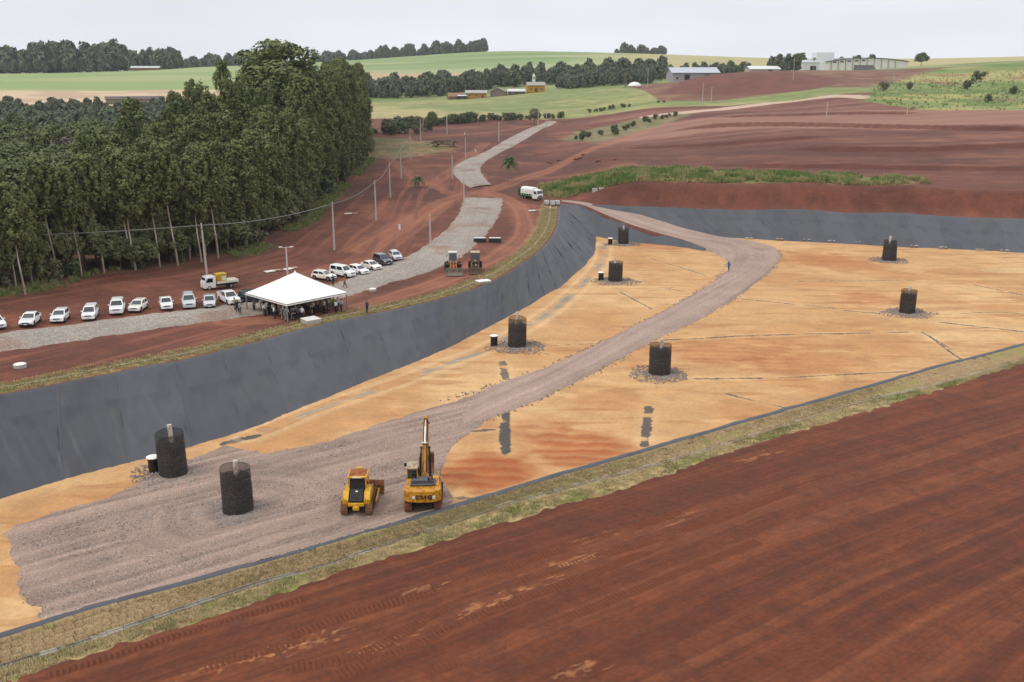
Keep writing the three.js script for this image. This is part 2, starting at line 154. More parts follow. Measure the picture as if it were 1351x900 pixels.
// ------------------------------------------------------------------ the lie of the land
const floorY = z => -0.014 * (-z - 75);
TOP_L.push([11.4, 3.2, -239]); TOE_L.push([19.4, -2.06, -222.3]); TOP_F.unshift([11.4, 3.2, -239]); TOE_F[0] = [19.4, -2.06, -222.3]; TOP_F.splice(1, 1);
const PIT = [...flat(TOP_L), ...flat(TOP_F), [150, -190], [115, -158], ...flat(CREST).reverse(), [-60, -62]];
const dTopL = makeDist(flat(TOP_L)), dTopF = makeDist(flat(TOP_F)), dCrest = makeDist(flat(CREST)), dRedge = makeDist(flat(REDGE));
const PADP = flat(PAD), dPad = makeDist([...PADP, PADP[0]]);
function bank(x, z) {                     // the cut bank behind the far liner
  const d = dTopF(x, z), out = dTopF.side < 0 ? d : -d;
  return 4.6 * sst(1.8, 10.5, out) * sst(8, 34, x) * (1 - sst(60, 220, out));
}
const tps = (() => {
  const U = (x, z) => { const d = Math.max(-z, 15); return [x / (d + 60) * 2.2, Math.log(d + 25)]; };
  const P = CP.map(p => [...U(p[0], p[2]), p[1] - bank(p[0], p[2])]), n = P.length, N = n + 3;
  const phi = r2 => r2 < 1e-12 ? 0 : r2 * Math.log(r2) * 0.5;
  const A = [];
  for (let i = 0; i < N; i++) A.push(new Float64Array(N + 1));
  for (let i = 0; i < n; i++) {
    for (let j = 0; j < n; j++) { const a = P[i][0] - P[j][0], b = P[i][1] - P[j][1]; A[i][j] = phi(a * a + b * b); }
    A[i][i] += 0.002; A[i][n] = A[n][i] = 1; A[i][n + 1] = A[n + 1][i] = P[i][0]; A[i][n + 2] = A[n + 2][i] = P[i][1]; A[i][N] = P[i][2];
  }
  for (let i = 0; i < N; i++) {
    let m = i; for (let k = i + 1; k < N; k++) if (Math.abs(A[k][i]) > Math.abs(A[m][i])) m = k;
    [A[i], A[m]] = [A[m], A[i]];
    for (let k = i + 1; k < N; k++) { const f = A[k][i] / A[i][i]; if (f) for (let j = i; j <= N; j++) A[k][j] -= f * A[i][j]; }
  }
  const w = new Float64Array(N);
  for (let i = N - 1; i >= 0; i--) { let s = A[i][N]; for (let j = i + 1; j < N; j++) s -= A[i][j] * w[j]; w[i] = s / A[i][i]; }
  return (x, z) => { const [a, b] = U(x, z); let s = w[n] + w[n + 1] * a + w[n + 2] * b; for (let i = 0; i < n; i++) { const p = P[i][0] - a, q = P[i][1] - b; s += w[i] * phi(p * p + q * q); } return s; };
})();
const CUTS = [[[[52, -283], [90, -272], [140, -262], [190, -258]], 0.9], [[[80, -312], [120, -306], [170, -312], [215, -322]], 1.3], [[[36, -352], [80, -338], [110, -344]], 0.8], [[[60, -418], [110, -398], [170, -372], [225, -352]], 1.6], [[[90, -470], [140, -462], [190, -458]], 1.2]].map(([p, h]) => [makeDist(flat(smoothLine(p.map(q => [q[0], 0, q[1]]), 24))), h]);
function cutAt(x, z) { let y = 0; for (const [f, h] of CUTS) { const q = f(x, z, 30); if (q > 29) continue; const e = sst(0, 3.5, f.t) * (1 - sst(20.5, 24, f.t)), s = f.side > 0 ? -1 : 1, r = q + (fbm(x * 0.12, z * 0.12, 3) - 0.5) * 1.6; y += s * h * 0.5 * e * sst(0, 1.3, r) * (1 - sst(8, 28, q)); } return y; }
function cutNear(x, z) { let n = 9; for (const [f] of CUTS) { const q = f(x, z, 4); if (q > 4) continue; const e = sst(0, 3.5, f.t) * (1 - sst(20.5, 24, f.t)); if (e > 0.2) n = Math.min(n, Math.max(0, q + (fbm(x * 0.12, z * 0.12, 3) - 0.5) * 1.6) / e); } return n; }
function land(x, z) {                     // ground outside the pit
  const d = Math.hypot(x, z), k = clamp(d / 600, 0.25, 1);
  return tps(x, z) + bank(x, z) + (x > 20 && z < -245 && z > -510 ? cutAt(x, z) : 0) + (fbm(x * 0.05 + 3, z * 0.05 + 8, 3) - 0.5) * 0.5 * k + (fbm(x * 0.31, z * 0.31, 3) - 0.5) * 0.22;
}
function H(x, z) {
  if (inPoly(PIT, x, z)) {
    const a = dTopL(x, z), b = dTopF(x, z), s = Math.min(a, b);
    return Math.max(land(x, z) - 1.3 * s, floorY(z) - 1.5);
  }
  return land(x, z);
}

// ------------------------------------------------------------------ texture makers
function dataTex(w, h, fn, srgb = true) {
  const d = new Uint8Array(w * h * 4), c = [0, 0, 0];
  for (let j = 0; j < h; j++) for (let i = 0; i < w; i++) { fn((i + 0.5) / w, (j + 0.5) / h, c); const o = (j * w + i) * 4; d[o] = clamp(c[0], 0, 255); d[o + 1] = clamp(c[1], 0, 255); d[o + 2] = clamp(c[2], 0, 255); d[o + 3] = 255; }
  const t = new THREE.DataTexture(d, w, h, THREE.RGBAFormat); t.magFilter = THREE.LinearFilter; t.minFilter = THREE.LinearMipmapLinearFilter; t.generateMipmaps = true; t.wrapS = t.wrapT = THREE.RepeatWrapping; t.anisotropy = 8; if (srgb) t.colorSpace = THREE.SRGBColorSpace; t.needsUpdate = true; return t;
}
const rep = (t, a, b = a) => { const c = t.clone(); c.repeat.set(a, b); c.needsUpdate = true; return c; };
const set = (c, r, g, b) => { c[0] = r; c[1] = g; c[2] = b; };
const mixc = (c, r, g, b, t) => { c[0] += (r - c[0]) * t; c[1] += (g - c[1]) * t; c[2] += (b - c[2]) * t; };
const mul = (c, k) => { c[0] *= k; c[1] *= k; c[2] *= k; };
// seamless cells: stones seen from above; returns colour and height tiles
function stoneTile(px, cells, seed, colour, gap) {
  const r = rng(seed), S = []; for (let i = 0; i < cells * cells; i++) S.push([r(), r(), r(), r(), 0.6 + r() * 0.7]);
  const hgt = new Float32Array(px * px), col = dataTex(px, px, (u, v, c) => {
    const x = u * cells, y = v * cells, xi = Math.floor(x), yi = Math.floor(y); let d1 = 9, d2 = 9, id = 0;
    for (let b = -1; b <= 1; b++) for (let a = -1; a <= 1; a++) {
      const k = ((yi + b + cells) % cells) * cells + (xi + a + cells) % cells, s = S[k];
      const dx = xi + a + s[0] - x, dy = yi + b + s[1] - y, d = Math.sqrt(dx * dx + dy * dy) / s[4]; if (d < d1) { d2 = d1; d1 = d; id = k; } else if (d < d2) d2 = d;
    }
    const e = sst(0, gap, d2 - d1), s = S[id]; colour(c, s[2], s[3], e, u, v);
    hgt[Math.floor(v * px) * px + Math.floor(u * px)] = e * (0.5 + 0.5 * s[2]) * 255;
  });
  const bump = dataTex(px, px, (u, v, c) => { const k = hgt[Math.floor(v * px) * px + Math.floor(u * px)]; set(c, k, k, k); }, false);
  return [col, bump];
}
function noiseTile(px, n, o, seed) {      // seamless grey noise
  const s = seed * 13.7; return dataTex(px, px, (u, v, c) => {
    const f = (a, b) => fbm(a * n + s, b * n + s, o), wu = u, wv = v;
    const k = (f(u, v) * (1 - wu) + f(u - 1, v) * wu) * (1 - wv) + (f(u, v - 1) * (1 - wu) + f(u - 1, v - 1) * wu) * wv;
    const g = clamp((k - 0.5) * 1.9 + 0.5) * 255; set(c, g, g, g);
  }, false);
}
const lump = noiseTile(512, 40, 4, 3), grain = noiseTile(512, 90, 3, 5);

// ------------------------------------------------------------------ what covers the ground outside the pit (sRGB, as the matter itself is coloured)
const dTrk = [[TRK1, 3.2, 0.8], [TRK2, 3.6, 0.8], [TRK3, 2.2, 0.6], [TRK4, 2.4, 0.6], [TRK5, 3.0, 0.6], [TRK6, 3.2, 0.6]].map(([t, w, s]) => [makeDist(flat(smoothLine(t, 30))), w, s]);
const dU = makeDist(flat(smoothLine(UROAD, 20)));
const WOODEDGE = [...flat(FOREST), [-90, -520], [-400, -560], [-400, -60], [-80, -60]];
const dForest = makeDist(flat(FOREST));
const GREENBANK = [[8, -256], [14, -249], [30, -248], [60, -241], [90, -234], [98, -237], [97, -245], [70, -262], [40, -275], [20, -279], [9, -270]];
const dGreen = makeDist([...GREENBANK, GREENBANK[0]]);
const HILL = [[190, -470], [180, -520], [196, -560], [230, -640], [330, -780], [700, -900], [900, -560], [330, -440], [240, -452]];
const dHill = makeDist([...HILL, HILL[0]]);
const WEEDS = [[20, -420], [30, -470], [60, -505], [84, -520], [92, -508], [72, -470], [50, -430], [34, -400]];
const dWeeds = makeDist([...WEEDS, WEEDS[0]]);
const SCRUB = [[-60, -345], [-40, -345], [-24, -372], [-22, -392], [-34, -420], [-70, -450], [-90, -420]];
const dScrub = makeDist([...SCRUB, SCRUB[0]]);
const RAISED = [[95, -640], [130, -625], [180, -610], [215, -650], [200, -720], [120, -720]];
const sd = (poly, dist, x, z, lim) => { const d = dist(x, z, lim); if (d > 1e8) return inPoly(poly, x, z) ? lim : -lim; return inPoly(poly, x, z) ? d : -d; };
function redEarth(c, x, z) {
  const n1 = fbm(x * 0.035 + 5, z * 0.035, 4), n2 = fbm(x * 0.4, z * 0.4 + 31, 4), n3 = vn(x * 2.7, z * 2.7);
  set(c, 101, 56, 40); mixc(c, 82, 44, 31, sst(0.45, 0.7, n1)); mixc(c, 128, 77, 55, sst(0.5, 0.8, fbm(x * 0.09, z * 0.09 + 50, 4)) * 0.8);
  mul(c, 0.76 + 0.32 * n2 + 0.18 * n3);
}
function cover(c, x, z) {
  const d = -z;
  redEarth(c, x, z);
  const w1 = fbm(x * 0.15 + 9, z * 0.15, 3), w2 = fbm(x * 0.7, z * 0.7 + 3, 3);
  if (d < 640) {
    // graded red terrace: levelled bands, paler compacted ground
    if (x > 0 && d > 255) {
      const tf = sst(10, 48, x + 30 * (w1 - 0.5) - (d - 255) * 0.03), keep0 = [c[0], c[1], c[2]], ang = (d - 262 - x * 0.12), bandN = fbm(x * 0.012 + 2, ang * 0.09, 4);
      const upP = sst(300, 400, d + x * 0.1); mixc(c, 136, 92, 76, 0.12 + 0.5 * upP * sst(0.3, 0.6, bandN) + 0.25 * sst(0.5, 0.68, bandN)); mixc(c, 84, 44, 34, 0.65 * sst(0.48, 0.66, fbm(x * 0.022 + 7, ang * 0.13 + 4, 4)) * (1 - 0.5 * upP)); mixc(c, 82, 43, 32, 0.45 * sst(0.6, 0.7, fbm(x * 0.006 + 3, ang * 0.45 + 9, 3))); mul(c, 0.84 + 0.32 * fbm(x * 0.25, z * 0.5, 4));
      mixc(c, 156, 114, 96, 0.6 * sst(385, 400, d + x * 0.1 + 25 * (w1 - 0.5)) * (1 - sst(465, 480, d)));
      if (d < 510) { const cn = cutNear(x, z); if (cn < 2) mixc(c, 82, 42, 31, 0.75 * (1 - sst(0.9, 2.0, cn)) * (0.5 + 0.5 * w2)); }
      mixc(c, ...keep0, 1 - tf);
    }
    // tyre-worn tracks
    for (const [f, w, s] of dTrk) {
      const q = f(x, z, 6); if (q > 5) continue;
      const e = 1 - sst(w * 0.45, w * (0.8 + 0.5 * w1), q + (w2 - 0.5) * 1.2);
      const rut = 0.5 + 0.5 * Math.cos(q * 3.4 + w1 * 3); mixc(c, 160, 104, 78, e * s * (0.55 + 0.35 * rut) * (0.75 + 0.5 * w2));
    }
    if (d < 300 && x < 20) {           // longitudinal wheel marks over the parking side
      const q = dForest(x, z, 60); if (q < 40 && !inPoly(WOODEDGE, x, z)) { const st = fbm(q * 0.8, (x * 0.6 - z * 0.8) * 0.03, 3); mixc(c, 148, 90, 66, 0.5 * sst(0.52, 0.72, st)); mixc(c, 84, 45, 36, 0.45 * sst(0.55, 0.75, fbm(q * 0.6 + 40, (x * 0.6 - z * 0.8) * 0.04, 3))); }
      const g = dTopL(x, z, 8);         // dry turf along the liner
      if (g < 7 && dTopL.side < 0 || g < 0.6) {
        const wdt = 3.4 + 1.4 * sst(150, 200, d) + (w2 - 0.5) * 1.6, e = 1 - sst(wdt - 0.8, wdt, g);
        const gr = fbm(x * 0.5 + 60, z * 0.5, 3);
        const t0 = e * clamp(0.55 + 1.3 * (vn(x * 1.9, z * 1.9) - 0.35)); mixc(c, 150, 124, 82, t0); mixc(c, 112, 112, 58, t0 * sst(0.45, 0.65, gr) * (1 - 0.6 * sst(160, 190, d)));
        if (g < 0.5) mixc(c, 116, 70, 52, 0.8);
      }
    }
    const q = dU(x, z, 12); if (q < 10) { mixc(c, 200, 172, 150, (1 - sst(6.5, 8.2, q + (w2 - 0.5) * 2)) * 0.9); }
    // weeds and scrub on the edges of the works
    const gw = (s, a, b) => sst(a, b, s + (w1 - 0.5) * 7 + (w2 - 0.5) * 4);
    let s = sd(WEEDS, dWeeds, x, z, 20); if (s > -8) { mixc(c, 128, 122, 84, 0.8 * gw(s, -1, 2)); mixc(c, 92, 98, 54, 0.6 * gw(s, 0, 3) * sst(0.45, 0.6, fbm(x * 0.2, z * 0.2 + 5, 3))); }
    s = sd(SCRUB, dScrub, x, z, 20); if (s > -8) { const gp = gw(s, -3, 3) * (0.45 + 0.55 * sst(0.35, 0.55, w2)); mixc(c, 136, 122, 80, 0.9 * gp); mixc(c, 92, 98, 48, 0.75 * gp * sst(0.42, 0.6, fbm(x * 0.15, z * 0.15 + 5, 3))); }
    s = sd(GREENBANK, dGreen, x, z, 12); if (s > -4) { mixc(c, 132, 118, 70, 0.8 * gw(s, -2, 1)); mixc(c, 84, 104, 42, 0.9 * gw(s, 0.5, 2.5)); mixc(c, 136, 124, 70, 0.6 * gw(s, 0, 1) * sst(0.5, 0.66, fbm(x * 0.3, z * 0.3, 3))); }
    if (inPoly(WOODEDGE, x, z)) { mixc(c, 112, 84, 58, 0.85); }
    else { const q2 = dForest(x, z, 10); if (q2 < 6) { mixc(c, 92, 108, 48, 0.85 * (1 - sst(1, 4.5, q2 + (w2 - 0.5) * 3)) * sst(0.4, 0.55, fbm(x * 0.06 + 2, z * 0.06, 2))); } }
  }
  // pasture, crops and the hill
  const s = sd(HILL, dHill, x, z, 60);
  const edge = sst(-2, 3, s + (w1 - 0.5) * 12);
  const g2 = fbm(x * 0.03 + 1, z * 0.03 + 4, 4);
  const dd = d + (fbm(x * 0.02, z * 0.02, 2) - 0.5) * 8;
  // near crop field: starts behind the hedge line
  const hedge = 566 + 0.06 * (x - 20) - (x < 0 ? x * 0.35 : 0);
  if (dd > hedge && s < 2) {
    set(c, 124, 130, 76); mixc(c, 146, 142, 90, sst(0.4, 0.7, g2)); mixc(c, 104, 122, 62, 0.5 * sst(0.5, 0.7, vn(x * 0.01, z * 0.16)));
    mixc(c, 166, 152, 104, 0.85 * sst(0.35, 0.75, g2 * 0.5 + 0.5 * clamp((-x - 20) / 70 + (690 - d) / 160)) );
    mul(c, 0.9 + 0.2 * vn(x * 0.25, z * 0.25));
    if (x > 88) { const b = 600 + 0.12 * (x - 88); const t = sst(b, b + 6, dd); mixc(c, 108, 66, 52, t * 0.9); mixc(c, 142, 112, 80, t * 0.6 * sst(0.45, 0.6, fbm(x * 0.1, z * 0.1, 3))); if (inPoly(RAISED, x, z)) { set(c, 106, 62, 50); mul(c, 0.85 + 0.3 * w1); } }
    if (dd > 790) { set(c, 140, 146, 96); mixc(c, 112, 124, 70, sst(0.4, 0.6, g2)); }
    if (dd > 690 && x < -150) { set(c, 178, 152, 122); mixc(c, 196, 170, 138, sst(0.4, 0.6, g2)); if (dd > 850 + x * 0.02) { set(c, 132, 150, 90); mixc(c, 158, 160, 110, sst(0.45, 0.65, vn(x * 0.008, z * 0.02)) * 0.7); } }
    if (dd > 1030 && x > -260) { set(c, 186, 162, 122); mixc(c, 168, 146, 104, g2); if (dd > 1205) { set(c, 128, 146, 90); mixc(c, 152, 160, 112, sst(0.4, 0.65, vn(x * 0.006 + 4, z * 0.012))); mixc(c, 108, 130, 76, 0.6 * sst(0.55, 0.7, vn(x * 0.003, z * 0.02 + 9))); } }
    if (dd > 1120 && x > 60) { const t = sst(60, 260, x + 120 * (vn(x * 0.004, z * 0.006) - 0.5)); mixc(c, 160, 156, 104, t); mixc(c, 178, 160, 112, t * sst(0.4, 0.6, g2)); }
    if (dd > 900 && x > 330) { set(c, 184, 168, 120); mixc(c, 160, 152, 100, g2); }
  }
  if (edge > 0) {
    const hc = [118, 128, 68]; mixc(hc, 154, 148, 88, sst(0.42, 0.62, fbm(x * 0.022 + 9, z * 0.03, 4))); mixc(hc, 88, 116, 46, 0.9 * sst(0.5, 0.64, fbm(x * 0.03, z * 0.04 + 20, 4))); mixc(hc, 128, 78, 58, 0.6 * sst(0.62, 0.72, fbm(x * 0.04 + 44, z * 0.05, 3)));
    mul(hc, 0.85 + 0.3 * w2); mixc(c, ...hc, edge);
  }
}
// a sheet of ground over a list of x and z lines
function sheet(name, xs, zs, hf, keep, mat, uvf) {
  const nx = xs.length, nz = zs.length, pos = new Float32Array(nx * nz * 3), uv = new Float32Array(nx * nz * 2), kp = new Uint8Array(nx * nz), idx = [];
  for (let j = 0; j < nz; j++) for (let i = 0; i < nx; i++) { const k = j * nx + i, x = xs[i], z = zs[j]; kp[k] = keep(x, z) ? 1 : 0; pos[k * 3] = x; pos[k * 3 + 1] = kp[k] ? hf(x, z) : 0; pos[k * 3 + 2] = z; const q = uvf(x, z); uv[k * 2] = q[0]; uv[k * 2 + 1] = q[1]; }
  for (let j = 0; j < nz - 1; j++) for (let i = 0; i < nx - 1; i++) { const a = j * nx + i, b = a + 1, e = a + nx, f = e + 1; if (kp[a] && kp[b] && kp[e] && kp[f]) idx.push(a, e, b, b, e, f); }
  const g = new THREE.BufferGeometry(); g.setAttribute('position', new THREE.BufferAttribute(pos, 3)); g.setAttribute('uv', new THREE.BufferAttribute(uv, 2)); g.setIndex(idx); g.computeVertexNormals();
  return structure(mesh(name, g, mat));
}
const span = (a, b, n) => Array.from({ length: n + 1 }, (_, i) => a + (b - a) * i / n);
const wide = (x, z) => Math.abs(x) < 0.66 * -z + 25;       // ground that could come into view; the rest gets a plain tone
function coverSheet(name, x0, x1, z0, z1, xs, zs, keep, tw, th, bumpM, yo = 0) {
  const BW = 128, blk = new Int8Array(BW * BW).fill(-1);
  const t = dataTex(tw, th, (u, v, c) => {
    const k = Math.floor(v * BW) * BW + Math.floor(u * BW);
    if (blk[k] < 0) { blk[k] = 0; const bi = k % BW, bj = Math.floor(k / BW); for (let a = -0.3; a <= 1.31; a += 0.4) for (let b = -0.3; b <= 1.31; b += 0.4) { const X = x0 + (x1 - x0) * (bi + a) / BW, Z = z0 + (z1 - z0) * (bj + b) / BW; if (wide(X, Z) && keep(X, Z)) blk[k] = 1; } }
    if (blk[k]) cover(c, x0 + (x1 - x0) * u, z0 + (z1 - z0) * v); else set(c, 108, 70, 50);
  });
  const b = rep(lump, (x1 - x0) / bumpM, (z1 - z0) / bumpM);
  const m = new THREE.MeshStandardMaterial({ map: t, roughness: 0.97, bumpMap: b, bumpScale: 0.10 });
  return sheet(name, xs, zs, (x, z) => H(x, z) + yo, keep, m, (x, z) => [(x - x0) / (x1 - x0), (z - z0) / (z1 - z0)]);
}
const deep = (x, z) => inPoly(PIT, x, z) && Math.min(dTopL(x, z), dTopF(x, z)) > 3;
const nearSide = (x, z) => { const q = dCrest(x, z); return dCrest.side > 0 && z > -160; };
coverSheet('dirt_bench', -112, 24, -252, -62, span(-112, 24, 190), span(-252, -62, 260), (x, z) => !deep(x, z) && !(x > -45 && nearSide(x, z)), 1408, 1792, 9);
coverSheet('red_earth_terrace', -112, 268, -604, -186, span(-112, 268, 300), span(-604, -186, 320), (x, z) => !deep(x, z) && !(x < 22.5 && z > -250), 1664, 1408, 14, -0.03);
{ const xs = [], zs = []; for (let i = -130; i <= 130; i++) xs.push(Math.sign(i) * (Math.abs(i) * 6 + Math.pow(Math.abs(i) / 130, 3) * 1400)); for (let i = 0; i <= 190; i++) zs.push(-60 - (i * 5 + Math.pow(i / 190, 3.2) * 2400));
  coverSheet('farmland', -1500, 1500, -3000, -60, xs.filter(x => Math.abs(x) < 1800), zs, (x, z) => !(x > -106 && x < 260 && z > -598 && z < -60) && !(z > -200 && x > 60), 1792, 1152, 40, -0.12); }
console.log('land done');
// ------------------------------------------------------------------ the lined pit
// floor of orange soil
const FX0 = -62, FX1 = 152, FZ0 = -242, FZ1 = -44;
const dMarks = MARKS.map(([p, w, s]) => [makeDist(p), w * (w > 0.5 ? 0.8 : 0.55), s]), dTrench = makeDist(flat(smoothLine(TRENCH.map(p => [p[0], 0, p[1]]), 60)));
function floorColour(c, x, z) {
  const n1 = fbm(x * 0.05 + 2, z * 0.05 + 6, 4), n2 = fbm(x * 0.45, z * 0.45, 4), n3 = vn(x * 3.1, z * 3.1), sw = fbm(x * 0.09 + n1 * 3, z * 0.5 + n1 * 4, 3);
  set(c, 195, 150, 101); mixc(c, 205, 165, 116, sst(0.45, 0.7, n1)); mixc(c, 182, 131, 82, 0.7 * sst(0.5, 0.72, fbm(x * 0.08 + 30, z * 0.08, 4)));
  mixc(c, 216, 178, 126, 0.4 * sst(0.64, 0.78, sw)); mixc(c, 166, 112, 68, 0.5 * sst(0.6, 0.75, fbm(x * 0.12 + 70, z * 0.7, 3)));
  for (const [rx, rz, a, b, s] of RUST) {
    const ex = (x - rx) / a, ez = (z - rz) / b, e = Math.sqrt(ex * ex + ez * ez); if (e > 1.6) continue;
    const arc = 0.5 + 0.5 * Math.sin(Math.hypot(x - rx + a * 0.4, z - rz - b * 3.0) * 3.2 + n2 * 5);
    mixc(c, 162, 88, 44, s * (1 - sst(0.45, 1.25, e + (n2 - 0.5) * 0.9)) * (0.6 + 0.4 * arc));
  }
  for (const [f, w, s] of dMarks) { const q = f(x, z, 2.2); if (q > 2) continue; const br = vn(x * 0.55 + 3, z * 0.55); const e = 1 - sst(w * 0.86, w * 1.02, q + (n2 - 0.5) * 0.7 * w + (n3 - 0.5) * 0.25); mixc(c, 78, 73, 70, e * s * sst(0.16, 0.36, br)); mixc(c, 222, 192, 148, 0.22 * (1 - e) * (1 - sst(w, w + 1.1, q))); }
  const q = dTrench(x, z, 4); if (q < 3) { const tb = sst(0.3, 0.55, vn(x * 0.22 + 7, z * 0.22)); mixc(c, 176, 156, 132, 0.7 * tb * (1 - sst(0.3, 0.8, q + (n2 - 0.5) * 1.4))); mixc(c, 134, 130, 124, 0.75 * tb * (1 - sst(0.06, 0.22, Math.abs(q - 0.25) + (n2 - 0.5) * 0.5))); mixc(c, 222, 192, 150, 0.4 * sst(0.9, 1.2, q) * (1 - sst(1.4, 2.6, q))); }
  mul(c, 0.86 + 0.14 * n2 + 0.07 * n3 + 0.06 * vn(x * 8.3, z * 8.3));
}
function floorH(x, z) {
  const q = dCrest(x, z, 3), r = q < 3 ? 0.42 * (1 - sst(0.1, 1.5, q)) : 0;
  let rel = (fbm(x * 0.12, z * 0.12 + 7, 3) - 0.5) * 0.22 + (fbm(x * 0.8, z * 0.8, 2) - 0.5) * 0.05;
  for (const [rx, rz, a, b, k] of RUST) { if (k < 0.4) continue; const ex = (x - rx) / a, ez = (z - rz) / b, e = ex * ex + ez * ez; if (e < 2) rel += 0.06 * k * (1 - e / 2) * Math.sin(Math.hypot(x - rx + a * 0.4, z - rz - b * 3.0) * 3.2 + fbm(x * 0.45, z * 0.45, 4) * 5); }
  const t = dTrench(x, z, 2); if (t < 1.2) rel -= 0.16 * (1 - sst(0.2, 1.1, t));
  return floorY(z) + rel + r;
}
{
  const t = dataTex(2048, 1792, (u, v, c) => { const x = FX0 + (FX1 - FX0) * u, z = FZ0 + (FZ1 - FZ0) * v; if (wide(x, z) && !(x < -8 && z < -135) && x + z * 1.42 < -40 + 25) floorColour(c, x, z); else set(c, 188, 140, 88); });
  const m = new THREE.MeshStandardMaterial({ map: t, roughness: 0.96, bumpMap: rep(lump, 40, 37), bumpScale: 0.07 });
  const poly = [...flat(TOP_L), ...flat(TOP_F), [150, -190], [115, -158], ...flat(CREST).map(([x, z]) => [x + 0.12, z + 0.16]).reverse(), [-60, -62]];
  sheet('pit_floor', span(FX0, FX1, 400), span(FZ0, FZ1, 380), floorH, (x, z) => inPoly(poly, x, z), m, (x, z) => [(x - FX0) / (FX1 - FX0), (z - FZ0) / (FZ1 - FZ0)]).userData.label = 'orange soil floor of the lined pit';
}
// crushed-stone tiles
const [gravC, gravB] = stoneTile(1024, 92, 11, (c, a, b, e, u, v) => { set(c, 160, 143, 135); if (a > 0.92) set(c, 196, 184, 174); else if (a < 0.2) set(c, 142, 124, 116); mixc(c, 162, 134, 121, b * 0.4); mul(c, 0.9 + 0.1 * e); }, 0.25);
const [cobC, cobB] = stoneTile(1024, 44, 23, (c, a, b, e) => { set(c, 178, 170, 161); if (a > 0.8) set(c, 198, 192, 184); else if (a < 0.25) set(c, 156, 144, 134); mixc(c, 176, 150, 132, b * 0.35); mul(c, 0.74 + 0.26 * e); }, 0.22);
const gravelMat = (k) => new THREE.MeshStandardMaterial({ map: rep(gravC, 1 / 6.4, 1 / 6.4), bumpMap: rep(gravB, 1 / 6.4, 1 / 6.4), bumpScale: 0.018, roughness: 0.95, vertexColors: true });
// ribbon of road between two edge lines; uv in metres, edges ragged and sunk into the ground
function road(name, A, B, step, across, rag, crown, skirt, mat, tint, low) {
  const n = Math.round(Math.max(plen(A), plen(B)) / step), a = smoothLine(A, n), b = smoothLine(B, n), pos = [], uv = [], col = [], idx = [], W = across + 3;
  let s = 0;
  for (let i = 0; i <= n; i++) {
    const p = a[i], q = b[i], dx = q[0] - p[0], dz = q[2] - p[2], w = Math.hypot(dx, dz), ux = dx / w, uz = dz / w;
    if (i) s += Math.hypot((p[0] + q[0] - a[i - 1][0] - b[i - 1][0]) / 2, (p[2] + q[2] - a[i - 1][2] - b[i - 1][2]) / 2);
    const ra = (fbm(s * 0.9, 3.1 + rag, 3) - 0.5) * rag * 2.4, rb = (fbm(s * 0.9 + 50, 8.1, 3) - 0.5) * rag * 2.4;
    for (let k = 0; k < W; k++) {
      let t, x, y, z;
      if (k === 0) { const g = low(p[0], p[2]), e = 0.35 + skirt * Math.max(0, p[1] - g); x = p[0] + ux * (ra - e); z = p[2] + uz * (ra - e); y = low(x, z) - 0.12; t = 0; }
      else if (k === W - 1) { const g = low(q[0], q[2]), e = 0.35 + skirt * Math.max(0, q[1] - g); x = q[0] + ux * (rb + e); z = q[2] + uz * (rb + e); y = low(x, z) - 0.12; t = 1; }
      else { t = (k - 1) / across; const o = lerp(ra, w + rb, t); x = p[0] + ux * o; z = p[2] + uz * o; y = lerp(p[1], q[1], t) + crown * (1 - Math.pow(2 * t - 1, 4)) + (fbm(x * 0.7, z * 0.7, 2) - 0.5) * 0.06; if (crown < 0.2 && skirt < 0.5) y = Math.max(y, low(x, z) + crown * (1 - Math.pow(2 * t - 1, 6))); }
      pos.push(x, y, z); uv.push(x, z); const c = [1, 1, 1]; tint(c, s, t * w, w, x, z, k === 0 || k === W - 1); col.push(...c);
    }
  }
  for (let i = 0; i < n; i++) for (let k = 0; k < W - 1; k++) { const o = i * W + k; idx.push(o, o + 1, o + W, o + 1, o + W + 1, o + W); }
  const g = new THREE.BufferGeometry(); g.setAttribute('position', new THREE.Float32BufferAttribute(pos, 3)); g.setAttribute('uv', new THREE.Float32BufferAttribute(uv, 2)); g.setAttribute('color', new THREE.Float32BufferAttribute(col, 3)); g.setIndex(idx); g.computeVertexNormals();
  return structure(mesh(name, g, mat));
}
const gTint = (c, s, o, w, x, z) => { const r = fbm(o * 1.1 + 3, s * 0.03, 3), p = fbm(x * 0.25, z * 0.25, 3); const wt = fbm(o * 2.6 + 9, s * 0.02, 3), k = 1.10 + 0.55 * (r - 0.5) + 0.35 * (p - 0.5) + 0.4 * (wt - 0.5); set(c, k, k * 0.92, k * 0.85); };
road('gravel_access_road', RD_U, RD_L, 0.5, 22, 0.22, 0.16, 1.15, gravelMat(), gTint, (x, z) => floorY(z)).userData.label = 'grey gravel access road curving down into the pit';
const ringRut = (x, z) => { const r = Math.hypot(x + 22.5, z + 74.2), a = Math.atan2(z + 74.2, x + 22.5), k = (1 - sst(7, 12, r)) * sst(1.6, 3, r) * sst(0.3, 0.6, fbm(a * 0.7 + 5, r * 0.08, 2)); const ring = fbm(r * 1.5 + 0.25 * Math.sin(a * 2), 2 + a * 0.12, 3), str = fbm((x * 0.62 + z * 0.78) * 1.5, (x * 0.78 - z * 0.62) * 0.05, 3); return lerp(str, ring, k); };
